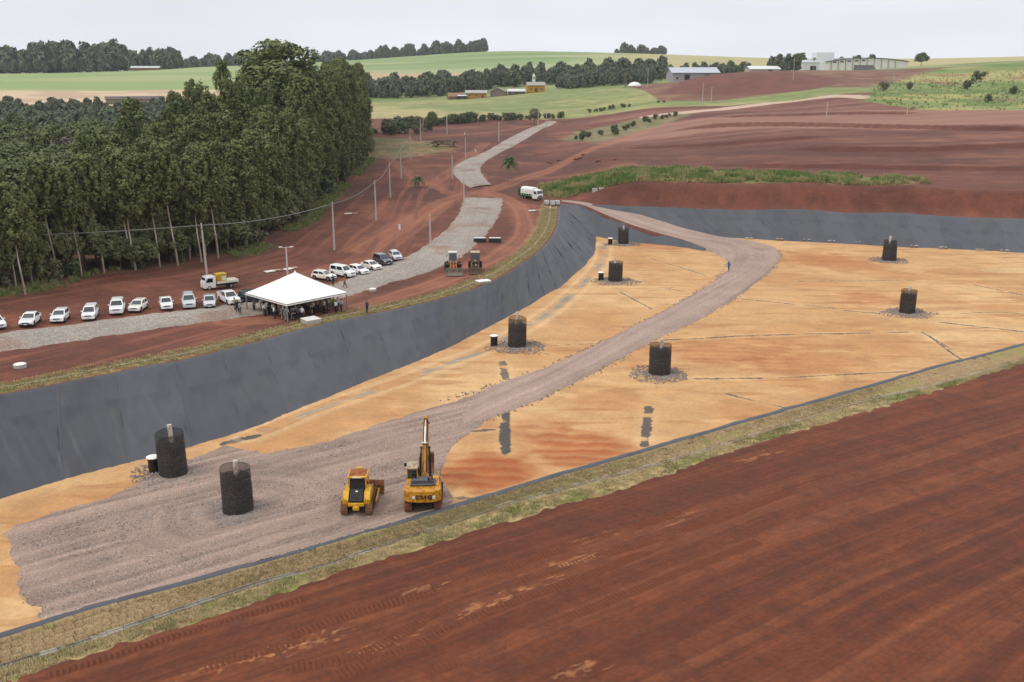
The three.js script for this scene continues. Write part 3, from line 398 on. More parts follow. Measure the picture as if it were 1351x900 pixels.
{ // gravel working pad
  const xs = span(-42, -3, 210), zs = span(-106, -54, 280), g = gravelMat();
  const o = sheet('gravel_pad', xs, zs, (x, z) => { const s = sd(PADP, dPad, x, z, 8) + (fbm(x * 0.8, z * 0.8, 3) - 0.5) * 0.9; const r = Math.hypot(x + 22.5, z + 74.2), rut = (ringRut(x, z) - 0.5) * 0.12; return floorH(x, z) + lerp(-0.22, 0.10, sst(-0.5, 0.5, s)) + ((fbm(x * 0.6, z * 0.6, 3) - 0.5) * 0.08 + rut) * sst(0, 1, s); },
    (x, z) => (inPoly(PADP, x, z) || dPad(x, z) < 1.6) && !(dCrest(x, z) > 0.15 && dCrest.side > 0), g, (x, z) => [x, z]);
  const p = o.geometry.attributes.position, col = new Float32Array(p.count * 3), c = [0, 0, 0];
  for (let i = 0; i < p.count; i++) { const x = p.getX(i), z = p.getZ(i), q = fbm(x * 0.3, z * 0.3, 3), k = 1.0 + 0.8 * (ringRut(x, z) - 0.5) + 0.4 * (q - 0.5); set(c, k, k * 0.92, k * 0.84); col.set(c, i * 3); }
  o.geometry.setAttribute('color', new THREE.BufferAttribute(col, 3)); o.userData.label = 'grey crushed-stone working pad on the pit floor';
}
// ------------------------------------------------------------------ geomembrane panels on the two slopes
const ridged = (u, v, k, l, m) => { const f = (a, b) => { const n = fbm(a * k + b * m, b * l, 3); return 1 - Math.abs(2 * n - 1) * 2.2; }; return f(u, v) * (1 - u) + f(u - 1, v) * u; };
const linerBump = dataTex(512, 512, (u, v, c) => { const n = (0.5 + 0.5 * ridged(u, v, 16, 2.2, 5)) * 0.6 + (0.5 + 0.5 * ridged(u, v + 3, 34, 4, 8)) * 0.35; const k = clamp(n) * 255; set(c, k, k, k); }, false);
const linerMap = dataTex(512, 512, (u, v, c) => { const n = Math.max(0, ridged(u, v, 16, 2.2, 5)), m = fbm(u * 5, v * 3 + 40, 4) * (1 - u) + fbm((u - 1) * 5, v * 3 + 40, 4) * u; set(c, 74, 76, 82); mixc(c, 64, 66, 72, sst(0.45, 0.7, m)); mixc(c, 78, 78, 80, 0.15 * n * n); mixc(c, 100, 90, 82, 0.2 * sst(0.58, 0.8, fbm(u * 9, v * 4 + 9, 4) * (1 - u) + fbm((u - 1) * 9, v * 4 + 9, 4) * u)); });
const linerMats = [0, 1, 2].map(i => new THREE.MeshStandardMaterial({ color: [0xffffff, 0xeceef2, 0xf6f2f0][i], map: rep(linerMap, 1 / 9, 1 / 9), bumpMap: rep(linerBump, 1 / 9, 1 / 9), bumpScale: 0.055, roughness: 0.56 }));
function liner(name, label, TOP, TOE, width, seed) {
  const grp = new THREE.Group(); grp.name = name; scene.add(grp); structure(grp, label);
  const L = plen(TOP), np = Math.round(L / width), per = 24, n = np * per, a = smoothLine(TOP, n).map(p => [p[0], land(p[0], p[2]) + 0.03, p[2]]), b = smoothLine(TOE, n), R = rng(seed), K = 26;
  for (let p = 0; p < np; p++) {
    const pos = [], uv = [], idx = [], lean = (R() - 0.5) * 1.2;
    for (let i = 0; i <= per; i++) {
      const g = p * per + i, A = a[g], B = b[g], s = g / n * L;
      const ox = A[0] - B[0], oz = A[2] - B[2], ol = Math.hypot(ox, oz), nx = ox / ol, nz = oz / ol, len = Math.hypot(ol, A[1] - B[1]);
      for (let k = 0; k <= K + 1; k++) {
        const t = k / K; let x, y, z;
        if (k > K) { x = A[0] + nx * 0.55; z = A[2] + nz * 0.55; y = H(x, z) - 0.06; }
        else {
          x = lerp(B[0], A[0], t); z = lerp(B[2], A[2], t); y = lerp(B[1] - 0.25, A[1] + 0.05, t);
          const q = s + t * 3.5 + lean * t * 2, f = Math.sin(Math.PI * Math.min(1, t * 1.15));
          const fold = (a, b) => Math.max(0, 1 - Math.abs(fbm(a, b, 2) * 2 - 1) * 5), wr = (fbm(q * 1.15, t * 1.4 + 5, 3) - 0.5) * 0.30 + fold(q * 0.55, t * 0.8 + 3) * 0.14 + (fbm(q * 3.2 + 20, t * 2, 2) - 0.5) * 0.10 + (fbm(s * 0.25, t * 5 + 40, 2) - 0.5) * 0.25;
          const seam = i === 0 || i === per ? 0.035 : (i === 1 ? 0.0 : 0);
          const d = wr * (0.25 + 0.75 * f) + seam; const k2 = len ? 1 / len : 0; x -= nx * d * (A[1] - B[1]) * k2; z -= nz * d * (A[1] - B[1]) * k2; y += d * ol * k2;
        }
        pos.push(x, y, z); uv.push(s, t * len);
      }
    }
    const W = K + 2; for (let i = 0; i < per; i++) for (let k = 0; k <= K; k++) { const o = i * W + k; idx.push(o, o + W, o + 1, o + 1, o + W, o + W + 1); }
    const g = new THREE.BufferGeometry(); g.setAttribute('position', new THREE.Float32BufferAttribute(pos, 3)); g.setAttribute('uv', new THREE.Float32BufferAttribute(uv, 2)); g.setIndex(idx); g.computeVertexNormals();
    mesh('liner_panel', g, linerMats[p % 3], grp);
    // welded seam strip over the joint
    if (p) { const sp = [], si = []; for (let k = 0; k <= K; k++) { const o = k * 3; const dx = a[p * per + 1][0] - a[p * per][0], dz = a[p * per + 1][2] - a[p * per][2], dl = Math.hypot(dx, dz); for (const e of [-0.04, 0.04]) sp.push(pos[o] + dx / dl * e, pos[o + 1] + 0.03, pos[o + 2] + dz / dl * e); } for (let k = 0; k < K; k++) si.push(k * 2, k * 2 + 1, k * 2 + 2, k * 2 + 1, k * 2 + 3, k * 2 + 2); const sg = new THREE.BufferGeometry(); sg.setAttribute('position', new THREE.Float32BufferAttribute(sp, 3)); sg.setIndex(si); sg.computeVertexNormals(); mesh('weld_seam', sg, seamMat, grp); }
  }
}
const seamMat = new THREE.MeshStandardMaterial({ color: 0x54555a, roughness: 0.5 });
liner('liner_slope', 'grey plastic lining sheet on the long slope below the parking bench', TOP_L, TOE_L, 6.2, 5);
liner('liner_far_slope', 'grey plastic lining sheet on the slope below the red bank', TOP_F, TOE_F, 6.6, 9);
// sheet folded over the near crest
{
  const n = 420, a = smoothLine(CREST, n), pos = [], uv = [], idx = []; let s = 0;
  for (let i = 0; i <= n; i++) {
    const p = a[i], q = a[Math.min(i + 1, n)], o = a[Math.max(i - 1, 0)], dx = q[0] - o[0], dz = q[2] - o[2], l = Math.hypot(dx, dz), nx = -dz / l, nz = dx / l; if (i) s += Math.hypot(p[0] - a[i - 1][0], p[2] - a[i - 1][2]);
    const wv = (fbm(s * 0.35, 4, 3) - 0.5) * 0.5, prof = [[-0.62, -0.34], [-0.42, -0.09], [-0.16, 0.02], [0.05, 0.04], [0.24, 0], [0.36, -0.12]];
    prof.forEach(([t, y], k) => { const e = k < 2 ? wv : wv * 0.4; pos.push(p[0] + nx * (t + e), p[1] + y + (fbm(s * 1.3 + k, k, 2) - 0.5) * 0.05, p[2] + nz * (t + e)); uv.push(s, t); });
  }
  for (let i = 0; i < n; i++) for (let k = 0; k < 5; k++) { const o = i * 6 + k; idx.push(o, o + 1, o + 6, o + 1, o + 7, o + 6); }
  const g = new THREE.BufferGeometry(); g.setAttribute('position', new THREE.Float32BufferAttribute(pos, 3)); g.setAttribute('uv', new THREE.Float32BufferAttribute(uv, 2)); g.setIndex(idx); g.computeVertexNormals();
  structure(mesh('liner_edge', g, linerMats[0]), 'grey lining sheet folded over the low berm beside the turf');
}
// ------------------------------------------------------------------ turfed berm: soil, laid sods, drain, grass verge
const turfTile = (seed, r, g, b, r2, g2, b2) => dataTex(256, 256, (u, v, c) => { const n = fbm(u * 9 + seed, v * 9, 4), m = vn(u * 60 + seed, v * 60), k = fbm(u * 30, v * 30 + seed, 3); set(c, r, g, b); mixc(c, r2, g2, b2, sst(0.45, 0.65, n)); mul(c, 0.62 + 0.4 * m + 0.32 * k); });
{
  const n = 600, C = smoothLine(CREST, n), D = smoothLine(DRAIN, n), Rr = smoothLine(REDGE, n);
  const soil = new THREE.MeshStandardMaterial({ color: 0x8c6b48, roughness: 0.98, bumpMap: rep(lump, 0.3, 0.3), bumpScale: 0.06 });
  const outP = (i, t) => { const c = C[i], d = D[i], dx = d[0] - c[0], dz = d[2] - c[2], l = Math.hypot(dx, dz), e = 0.3 + (l - 0.3 - 0.22) * t; const k = e / l; return [c[0] + dx * k, lerp(c[1] - 0.1, d[1] + 0.02, t), c[2] + dz * k]; };
  { const pos = [], uv = [], idx = []; for (let i = 0; i <= n; i++) for (let k = 0; k <= 6; k++) { const p = outP(i, k / 6); pos.push(p[0], p[1] - 0.015, p[2]); uv.push(p[0], p[2]); } for (let i = 0; i < n; i++) for (let k = 0; k < 6; k++) { const o = i * 7 + k; idx.push(o, o + 1, o + 7, o + 1, o + 8, o + 7); }
    const g = new THREE.BufferGeometry(); g.setAttribute('position', new THREE.Float32BufferAttribute(pos, 3)); g.setAttribute('uv', new THREE.Float32BufferAttribute(uv, 2)); g.setIndex(idx); g.computeVertexNormals();
    const grp = new THREE.Group(); grp.name = 'turf_berm'; scene.add(grp); structure(grp, 'outer face of the berm laid with squares of dry turf'); mesh('soil_bed', g, soil, grp);
    const tm = [[184, 158, 116, 160, 128, 88], [180, 153, 112, 156, 124, 86], [188, 162, 120, 164, 132, 92], [176, 156, 106, 150, 138, 84], [160, 152, 92, 168, 148, 98], [178, 148, 108, 152, 120, 84]].map((a, i) => new THREE.MeshStandardMaterial({ map: turfTile(i * 7.7, ...a), bumpMap: rep(grain, 0.6, 0.6), bumpScale: 0.05, roughness: 1 }));
    const box = [0, 1, 2].map(v => { const q = new THREE.BoxGeometry(1, 1, 1), p = q.attributes.position, R = rng(v + 40), m = new Map(); for (let i = 0; i < p.count; i++) { const k = [p.getX(i), p.getY(i), p.getZ(i)].join(); if (!m.has(k)) m.set(k, [(R() - 0.5) * 0.1, (R() - 0.5) * 0.4, (R() - 0.5) * 0.1]); const j = m.get(k); p.setXYZ(i, p.getX(i) * (p.getY(i) > 0 ? 0.97 : 1) + j[0], p.getY(i) + j[1], p.getZ(i) * (p.getY(i) > 0 ? 0.97 : 1) + j[2]); } q.computeVertexNormals(); return q; });
    const R = rng(808), list = [], L = plen(C), rows = 4, M4 = new THREE.Matrix4();
    for (let r = 0; r < rows; r++) {
      let s = 0.1; const RC = rng(4242);
      while (s < L - 0.8) {
        const w = 0.52 + RC() * 0.16, i0 = (s + (R() - 0.5) * 0.04) / L * n, f = (q, t) => { const i = Math.min(n - 1, Math.floor(q)), u = q - i, a = outP(i, t), b = outP(i + 1, t); return V(lerp(a[0], b[0], u), lerp(a[1], b[1], u), lerp(a[2], b[2], u)); };
        const i1 = (s + w) / L * n, t0 = r / rows, t1 = (r + 1) / rows, a = f(i0, t0), b = f(Math.min(i1, n - 0.01), t0), c = f(i0, t1), mid = a.clone().add(f(Math.min(i1, n - 0.01), t1)).multiplyScalar(0.5);
        const X = b.clone().sub(a), Z = c.clone().sub(a), xl = X.length(), zl = Z.length(); X.normalize(); const Y = Z.clone().cross(X).normalize(); const Z2 = X.clone().cross(Y);
        const rot = (R() - 0.5) * 0.16; X.applyAxisAngle(Y, rot); Z2.applyAxisAngle(Y, rot);
        const gap = R() < 0.02 ? 0 : 1;
        if (gap) list.push([mid, X, Y, Z2, xl - 0.004 - R() * R() * 0.05, 0.06 + R() * 0.025, zl + 0.004 - R() * R() * 0.05, R(), fbm(s * 0.12, r * 0.4 + 3, 3)]);
        s += w;
      }
    }
    list.sort((p, q) => p[0].length() - q[0].length());
    const rest = [];
    let shown = 0; const vis = p => { const v = p.clone().project(camera); return Math.abs(v.x) < 1.02 && Math.abs(v.y) < 1.02; };
    camera.updateMatrixWorld(); camera.updateProjectionMatrix();
    for (const [p, X, Y, Z, w, h, d, rv, gn] of list) {
      M4.makeBasis(X.clone().multiplyScalar(w), Y.clone().multiplyScalar(h), Z.clone().multiplyScalar(d)); M4.setPosition(p.x, p.y + 0.012, p.z);
      const k = gn > 0.62 ? (rv < 0.4 ? 4 : 3) : rv < 0.4 ? 0 : rv < 0.7 ? 1 : rv < 0.93 ? 2 : 5;
      if (shown < 300 && vis(p)) { shown++; const m = mesh('sod', box[Math.floor(rv * 97) % 3], tm[k], grp); M4.decompose(m.position, m.quaternion, m.scale); }
      else { const g2 = clean(box[Math.floor(rv * 97) % 3].clone()); g2.applyMatrix4(M4); (rest[k] = rest[k] || []).push(g2); }
    }
    rest.forEach((l, k) => { if (l) tag(mesh('sods', l, tm[k], grp), 'laid turf squares farther along the berm', null, null, 'stuff'); });
  }
  // grass verge between drain and red field
  { const pos = [], uv = [], idx = []; for (let i = 0; i <= n; i++) for (let k = 0; k <= 6; k++) { const t = k / 6, d = D[i], r = Rr[i], dx = r[0] - d[0], dz = r[2] - d[2], l = Math.hypot(dx, dz), e = lerp(0.2, l + 0.9, t) / l; const x = d[0] + dx * e, z = d[2] + dz * e; pos.push(x, lerp(d[1] + 0.04, r[1] - 0.02, t) + (fbm(x, z, 3) - 0.5) * 0.1, z); uv.push(x, z); } for (let i = 0; i < n; i++) for (let k = 0; k < 6; k++) { const o = i * 7 + k; idx.push(o, o + 1, o + 7, o + 1, o + 8, o + 7); }
    const g = new THREE.BufferGeometry(); g.setAttribute('position', new THREE.Float32BufferAttribute(pos, 3)); g.setAttribute('uv', new THREE.Float32BufferAttribute(uv, 2)); g.setIndex(idx); g.computeVertexNormals();
    const map = dataTex(1024, 1024, (u, v, c) => { const x = u * 50, z = v * 50, n1 = fbm(x * 0.35, z * 0.35, 4), n2 = fbm(x * 2.2, z * 2.2, 4); set(c, 178, 154, 108); mixc(c, 134, 132, 70, sst(0.5, 0.64, n1)); mixc(c, 150, 116, 80, 0.7 * sst(0.58, 0.7, fbm(x * 0.6 + 8, z * 0.6, 3))); mul(c, 0.75 + 0.5 * n2); });
    structure(mesh('grass_verge', g, new THREE.MeshStandardMaterial({ map: rep(map, 1 / 50, 1 / 50), roughness: 1, bumpMap: rep(grain, 0.5, 0.5), bumpScale: 0.06 })), 'strip of dry grass between concrete drain and red field'); }
  // precast concrete drain
  { const grp = new THREE.Group(); grp.name = 'drainage_channel'; scene.add(grp); structure(grp, 'line of half-round concrete drain pieces at the foot of the turf');
    const sh = new THREE.Shape(); sh.moveTo(-0.24, 0.06); sh.lineTo(-0.18, 0.06); for (let i = 0; i <= 8; i++) { const a = Math.PI + Math.PI * i / 8; sh.lineTo(Math.cos(a) * 0.17, Math.sin(a) * 0.15 + 0.05); } sh.lineTo(0.24, 0.06); sh.lineTo(0.24, -0.04); sh.lineTo(0.1, -0.17); sh.lineTo(-0.1, -0.17); sh.lineTo(-0.24, -0.04); sh.closePath();
    const g = new THREE.ExtrudeGeometry(sh, { depth: 0.97, bevelEnabled: false, curveSegments: 2 }); g.translate(0, 0, -0.485);
    const cm = [0xa39c92, 0x8f8779, 0xb5afa6, 0x7d7264].map(h => new THREE.MeshStandardMaterial({ color: h, roughness: 0.95, bumpMap: rep(grain, 2, 2), bumpScale: 0.02 }));
    const L = plen(D), m = Math.floor(L / 1.0), Q = smoothLine(DRAIN, m), R = rng(61);
    for (let i = 0; i < m; i++) { const a = Q[i], b = Q[i + 1]; if (R() < 0.05) continue; const o = mesh('drain_piece', g, cm[Math.floor(R() * 4)], grp); o.position.set((a[0] + b[0]) / 2, (a[1] + b[1]) / 2 + 0.05 + (R() - 0.5) * 0.03, (a[2] + b[2]) / 2); o.lookAt(b[0], b[1] + 0.05, b[2]); o.rotateY((R() - 0.5) * 0.06); } }
}
// ------------------------------------------------------------------ red field in front
{
  const O = [-38, -41], E1 = [0.818, -0.575], E2 = [0.575, 0.818], S0 = -22, S1 = 168, T0 = -12, T1 = 62;
  const toW = (s, t) => [O[0] + E1[0] * s + E2[0] * t, O[1] + E1[1] * s + E2[1] * t];
  const map = dataTex(2048, 1664, (u, v, c) => {
    let s = lerp(S0, S1, u); const t = lerp(T0, T1, v), [x, z] = toW(s, t); if (!wide(x, z)) { set(c, 104, 57, 42); return; } s += 34 * fbm(x * 0.045 + 11, z * 0.045, 3);
    const wob = t + (fbm(s * 0.02, t * 0.05, 2) - 0.5) * 5;
    const b1 = fbm(s * 0.018, wob * 0.42, 4), b2 = fbm(s * 0.025 + 30, wob * 1.3, 4), n = fbm(x * 0.8, z * 0.8, 4), m = vn(x * 5, z * 5), big = fbm(x * 0.05 + 20, z * 0.05, 3);
    const b3 = fbm(s * 0.02 + 12, wob * 2.6, 4), b4 = fbm(s * 0.012 + 70, wob * 0.9 + 5, 4); const fine = fbm(s * 0.012 + 3, wob * 6.5, 3); set(c, 102, 50, 25); mixc(c, 86, 40, 19, 0.75 * sst(0.42, 0.64, b1)); mixc(c, 116, 61, 33, 0.5 * sst(0.46, 0.68, b2)); mixc(c, 86, 41, 21, 0.4 * sst(0.52, 0.7, b3)); mixc(c, 126, 72, 42, 0.4 * sst(0.56, 0.72, b4));
    mixc(c, 88, 44, 27, 0.45 * sst(0.6, 0.72, fbm(x * 0.5, z * 0.5 + 60, 4)));
    for (const [px, pz, r] of PALE) { const dx = x - px, dz = z - pz, a = dx * E1[0] + dz * E1[1], b = dx * E2[0] + dz * E2[1], e = Math.sqrt((a / (r * 1.6)) ** 2 + (b / 0.55) ** 2); if (e < 2) mixc(c, 184, 134, 88, 0.6 * (1 - sst(0.3, 1.2, e + (fbm(s * 1.7, t * 4.5, 4) - 0.42) * 5)) * (0.5 + 0.5 * vn(s * 5, t * 8))); }
    mul(c, (0.78 + 0.26 * n + 0.18 * m) * (0.92 + 0.16 * fine));
  });
  const fieldBump = dataTex(1536, 1024, (u, v, c) => { const s = lerp(S0, S1, u), t = lerp(T0, T1, v), [x, z] = toW(s, t), wob = t + (fbm(s * 0.02, t * 0.05, 2) - 0.5) * 5, k = 255 * (0.22 * fbm(s * 0.012 + 3, wob * 6.5, 3) + 0.3 * fbm(s * 0.02 + 12, wob * 2.6, 4) + 0.48 * fbm(x * 2.6, z * 2.6, 4)); set(c, k, k, k); }, false);
  const ns = 760, nt = 300, pos = [], uv = [], idx = [], kp = [];
  const edge = (x, z) => { const q = dRedge(x, z); return (dRedge.side > 0 ? q : -q) + (fbm(x * 1.1, z * 1.1, 3) - 0.5) * 1.1; };
  for (let j = 0; j <= nt; j++) for (let i = 0; i <= ns; i++) {
    const s = lerp(S0, S1, i / ns), t = lerp(T0, T1, j / nt), [x, z] = toW(s, t), e = edge(x, z);
    kp.push(e > -0.7 ? 1 : 0);
    const wob = t + (fbm(s * 0.02, t * 0.05, 2) - 0.5) * 5;
    const rut = (fbm(s * 0.03, wob * 1.1, 3) - 0.5) * 0.13 + (fbm(x * 0.15, z * 0.15, 2) - 0.5) * 0.25 + (fbm(x * 2.1, z * 2.1, 2) - 0.5) * 0.06;
    pos.push(x, floorY(z) + lerp(-0.22, 0.1, sst(-0.4, 0.35, e)) + rut * sst(0, 1, e), z); uv.push(i / ns, j / nt);
  }
  for (let j = 0; j < nt; j++) for (let i = 0; i < ns; i++) { const a = j * (ns + 1) + i, b = a + 1, e = a + ns + 1, f = e + 1; if (kp[a] && kp[b] && kp[e] && kp[f]) idx.push(a, e, b, b, e, f); }
  const g = new THREE.BufferGeometry(); g.setAttribute('position', new THREE.Float32BufferAttribute(pos, 3)); g.setAttribute('uv', new THREE.Float32BufferAttribute(uv, 2)); g.setIndex(idx); g.computeVertexNormals();
  structure(mesh('red_field', g, new THREE.MeshStandardMaterial({ map, roughness: 0.97, bumpMap: fieldBump, bumpScale: 0.15 })), 'graded red soil field with wheel and track marks');
  // cleat prints pressed by tracked machines: ridged strips
  const cm = new THREE.MeshStandardMaterial({ color: 0x723c24, roughness: 0.98, bumpMap: rep(grain, 0.8, 0.8), bumpScale: 0.03 });
  const wave = (x, z) => { const dx = x - O[0], dz = z - O[1], s = dx * E1[0] + dz * E1[1], t = dx * E2[0] + dz * E2[1], wob = t + (fbm(s * 0.02, t * 0.05, 2) - 0.5) * 5; return floorY(z) + 0.1 + (fbm(s * 0.03, wob * 1.1, 3) - 0.5) * 0.13 + (fbm(x * 0.15, z * 0.15, 2) - 0.5) * 0.25; };
  TREADS.forEach((t, ti) => {
    const pl = t.map(p => [p[0], 0, p[1]]), L = plen(pl), n = Math.round(L / 0.06), a = smoothLine(pl, n), pos = [], uv = [], idx = [], K = 6, Wd = 1.15; let s = 0;
    for (let i = 0; i <= n; i++) {
      const p = a[i], q = a[Math.min(n, i + 1)], o = a[Math.max(0, i - 1)], dx = q[0] - o[0], dz = q[2] - o[2], l = Math.hypot(dx, dz), nx = -dz / l, nz = dx / l; if (i) s += Math.hypot(p[0] - a[i - 1][0], p[2] - a[i - 1][2]);
      for (let k = 0; k <= K; k++) { const e = (k / K - 0.5) * Wd, x = p[0] + nx * e, z = p[2] + nz * e, ph = (s / 0.34 + e * 0.3) % 1, ridge = sst(0.2, 0.36, ph) * (1 - sst(0.78, 0.94, ph)), side = k === 0 || k === K;
        const wear = sst(0.28, 0.44, fbm(s * 0.22 + ti * 9, e * 0.8 + ti, 3)); pos.push(x, wave(x, z) + (side ? -0.06 : -0.075 + 0.125 * ridge) + lerp(-0.07, 0.045, wear), z); uv.push(x, z); }
    }
    for (let i = 0; i < n; i++) for (let k = 0; k < K; k++) { const o = i * (K + 1) + k; idx.push(o, o + 1, o + K + 1, o + 1, o + K + 2, o + K + 1); }
    const g = new THREE.BufferGeometry(); g.setAttribute('position', new THREE.Float32BufferAttribute(pos, 3)); g.setAttribute('uv', new THREE.Float32BufferAttribute(uv, 2)); g.setIndex(idx); g.computeVertexNormals();
    structure(mesh('track_print', g, cm), 'ridged cleat prints of a tracked machine in red soil');
  });
}
// ------------------------------------------------------------------ stone-paved road on the bench
const cobMat = new THREE.MeshStandardMaterial({ map: rep(cobC, 1 / 8, 1 / 8), bumpMap: rep(cobB, 1 / 8, 1 / 8), bumpScale: 0.05, roughness: 0.95, vertexColors: true });
const cTint = (c, s, o, w, x, z, edge) => { const p = fbm(x * 0.2, z * 0.2, 3), r = fbm(o * 0.9, s * 0.02, 3), k = 0.94 + 0.28 * (p - 0.5) + 0.2 * (r - 0.5); set(c, k, k * 0.985, k * 0.97); const dirt = sst(0.56, 0.72, fbm(x * 0.16 + 40, z * 0.16, 4)); mixc(c, 0.8 * k, 0.56 * k, 0.46 * k, 0.75 * dirt); if (edge) set(c, 0.6, 0.42, 0.34); };
const above = pl => pl.map(p => [p[0], land(p[0], p[2]) + 0.08, p[2]]);
road('stone_road', above(smoothLine(COB_U, 40)), above(smoothLine(COB_L, 40)), 0.6, 14, 0.45, 0.12, 0.4, cobMat, cTint, land).userData.label = 'pale stone paved road past the parked cars';
road('stone_road', above(smoothLine(CB2_L, 40)), above(smoothLine(CB2_R, 40)), 1.0, 12, 0.4, 0.15, 0.4, cobMat, cTint, land).userData.label = 'pale stone paved road climbing beyond the palm';
// narrow concrete gutter in the dry turf along the liner
{
  const base = smoothLine(TOP_L.slice(1), 200), pos = [], uv = [], idx = [];
  base.forEach((p, i) => { const q = base[Math.min(200, i + 1)], o = base[Math.max(0, i - 1)], dx = q[0] - o[0], dz = q[2] - o[2], l = Math.hypot(dx, dz), nx = dz / l, nz = -dx / l, e = 2.1; [-0.16, -0.06, 0.06, 0.16].forEach((w, k) => { const x = p[0] + nx * (e + w), z = p[2] + nz * (e + w); pos.push(x, H(x, z) + (k === 0 || k === 3 ? 0.07 : 0.03), z); uv.push(x, z); }); });
  for (let i = 0; i < 200; i++) for (let k = 0; k < 3; k++) { const o = i * 4 + k; idx.push(o, o + 4, o + 1, o + 1, o + 4, o + 5); }
  const g = new THREE.BufferGeometry(); g.setAttribute('position', new THREE.Float32BufferAttribute(pos, 3)); g.setAttribute('uv', new THREE.Float32BufferAttribute(uv, 2)); g.setIndex(idx); g.computeVertexNormals();
  structure(mesh('bench_gutter', g, new THREE.MeshStandardMaterial({ color: 0xb0a78f, roughness: 0.95, bumpMap: rep(grain, 1, 1), bumpScale: 0.03 })), 'narrow pale gutter running through the dry turf above the liner');
}
// lined flank of the ramp, with the red soil lip it is dug into
{
  const a = smoothLine(RD_L.slice(0, 7), 90), b = smoothLine(RD_U.slice(0, 7), 90);
  const build = (name, mat, label, prof) => { const pos = [], uv = [], idx = []; let s = 0; a.forEach((p, i) => { if (i) s += Math.hypot(p[0] - a[i - 1][0], p[2] - a[i - 1][2]); const q = b[i], dx = p[0] - q[0], dz = p[2] - q[2], l = Math.hypot(dx, dz), h = Math.max(0, p[1] - floorY(p[2])); prof(h, s).forEach(([o, y]) => { pos.push(p[0] + dx / l * o, p[1] + y, p[2] + dz / l * o); uv.push(s, o); }); }); const W = prof(1, 0).length; for (let i = 0; i < a.length - 1; i++) for (let k = 0; k < W - 1; k++) { const o = i * W + k; idx.push(o, o + W, o + 1, o + 1, o + W, o + W + 1); } const g = new THREE.BufferGeometry(); g.setAttribute('position', new THREE.Float32BufferAttribute(pos, 3)); g.setAttribute('uv', new THREE.Float32BufferAttribute(uv, 2)); g.setIndex(idx); g.computeVertexNormals(); structure(mesh(name, g, mat), label); };
  build('ramp_liner', linerMats[1], 'grey lining sheet on the flank of the road ramp', (h, s) => [0.0, 0.15, 0.4, 0.7, 1.0].map(t => [0.75 + t * (1.2 * h + 0.45), -0.04 - t * (h + 0.1) + (fbm(s * 1.2, t * 3, 3) - 0.5) * 0.16]));
  build('ramp_lip', new THREE.MeshStandardMaterial({ color: 0x6b3a2a, roughness: 0.98, bumpMap: rep(lump, 0.3, 0.3), bumpScale: 0.1 }), 'dark red soil lip along the edge of the road ramp', (h, s) => { const k = sst(0.2, 1.6, h), w = (0.1 + 1.5 * Math.max(0, fbm(s * 0.3, 7, 3) - 0.3)) * k; return [[0.05, 0.02 - 0.3 * (1 - k)], [0.35, 0.1 - 0.3 * (1 - k)], [0.6 + w * 0.5, 0.04 - w * 0.2 - 0.3 * (1 - k)], [0.75 + w, -0.06 - w * 0.6 - 0.3 * (1 - k)]]; });
}
// loose stones on the pad, the road edges and round the wells
const WELLS = [[-30.4, -82.1], [-22.5, -74.2], [0.7, -126.3], [18.3, -170.9], [24.2, -212.5], [17.8, -113.6], [60.3, -146], [74.4, -191.7]];
{
  const R = rng(5), g = new THREE.IcosahedronGeometry(1, 0), N = 36000, im = new THREE.InstancedMesh(g, new THREE.MeshStandardMaterial({ color: 0xffffff, roughness: 0.95 }), N), M = new THREE.Matrix4(), q = new THREE.Quaternion(), e = new THREE.Euler(), c = new THREE.Color(); let n = 0;
  const put = (x, z, y, s) => { if (n >= N) return; e.set(R() * 6, R() * 6, R() * 6); q.setFromEuler(e); M.compose(V(x, y, z), q, V(s * (0.7 + 0.6 * R()), s * (0.5 + 0.4 * R()), s * (0.7 + 0.6 * R()))); im.setMatrixAt(n, M); const b = 0.2 + 0.16 * R() * R() + (R() < 0.05 ? 0.12 : 0); c.setRGB(b * 1.06, b * 0.93, b * 0.86); im.setColorAt(n, c); n++; };
  for (let k = 0; k < 60000 && n < 6000; k++) { const x = -42 + R() * 39, z = -106 + R() * 52; if (!inPoly(PADP, x, z)) continue; const dn = fbm(x * 0.25, z * 0.25, 3); if (dn < 0.35 + 0.3 * R()) continue; if (dCrest(x, z) < 0.7) continue; put(x, z, floorH(x, z) + 0.11, 0.03 + 0.045 * R() * R()); }
  for (const [x0, z0] of WELLS) for (let k = 0; k < 850; k++) { const a = R() * 6.283, r = 1.2 + Math.pow(R(), 1.25) * (3.4 * fbm(a * 1.3 + x0, z0, 3) + 1.1), x = x0 + Math.cos(a) * r, z = z0 + Math.sin(a) * r; put(x, z, floorH(x, z) + 0.06, 0.06 + 0.07 * R()); }
  for (const pl of [RD_U, RD_L]) { const a = smoothLine(pl, 900); for (let k = 0; k < 900; k++) { const p = a[Math.floor(R() * 900)], o = (R() - 0.5) * 1.6; put(p[0] + o, p[2] + (R() - 0.5) * 1.6, Math.max(floorY(p[2]) + 0.03, p[1] - 0.1 - Math.abs(o) * 0.2), 0.06 + 0.09 * R()); } }
  im.count = n; im.name = 'loose_gravel'; im.castShadow = im.receiveShadow = true; scene.add(im); tag(im, 'loose grey stones on the pad, road edges and well feet', 'gravel', null, 'stuff');
}
console.log('pit done');
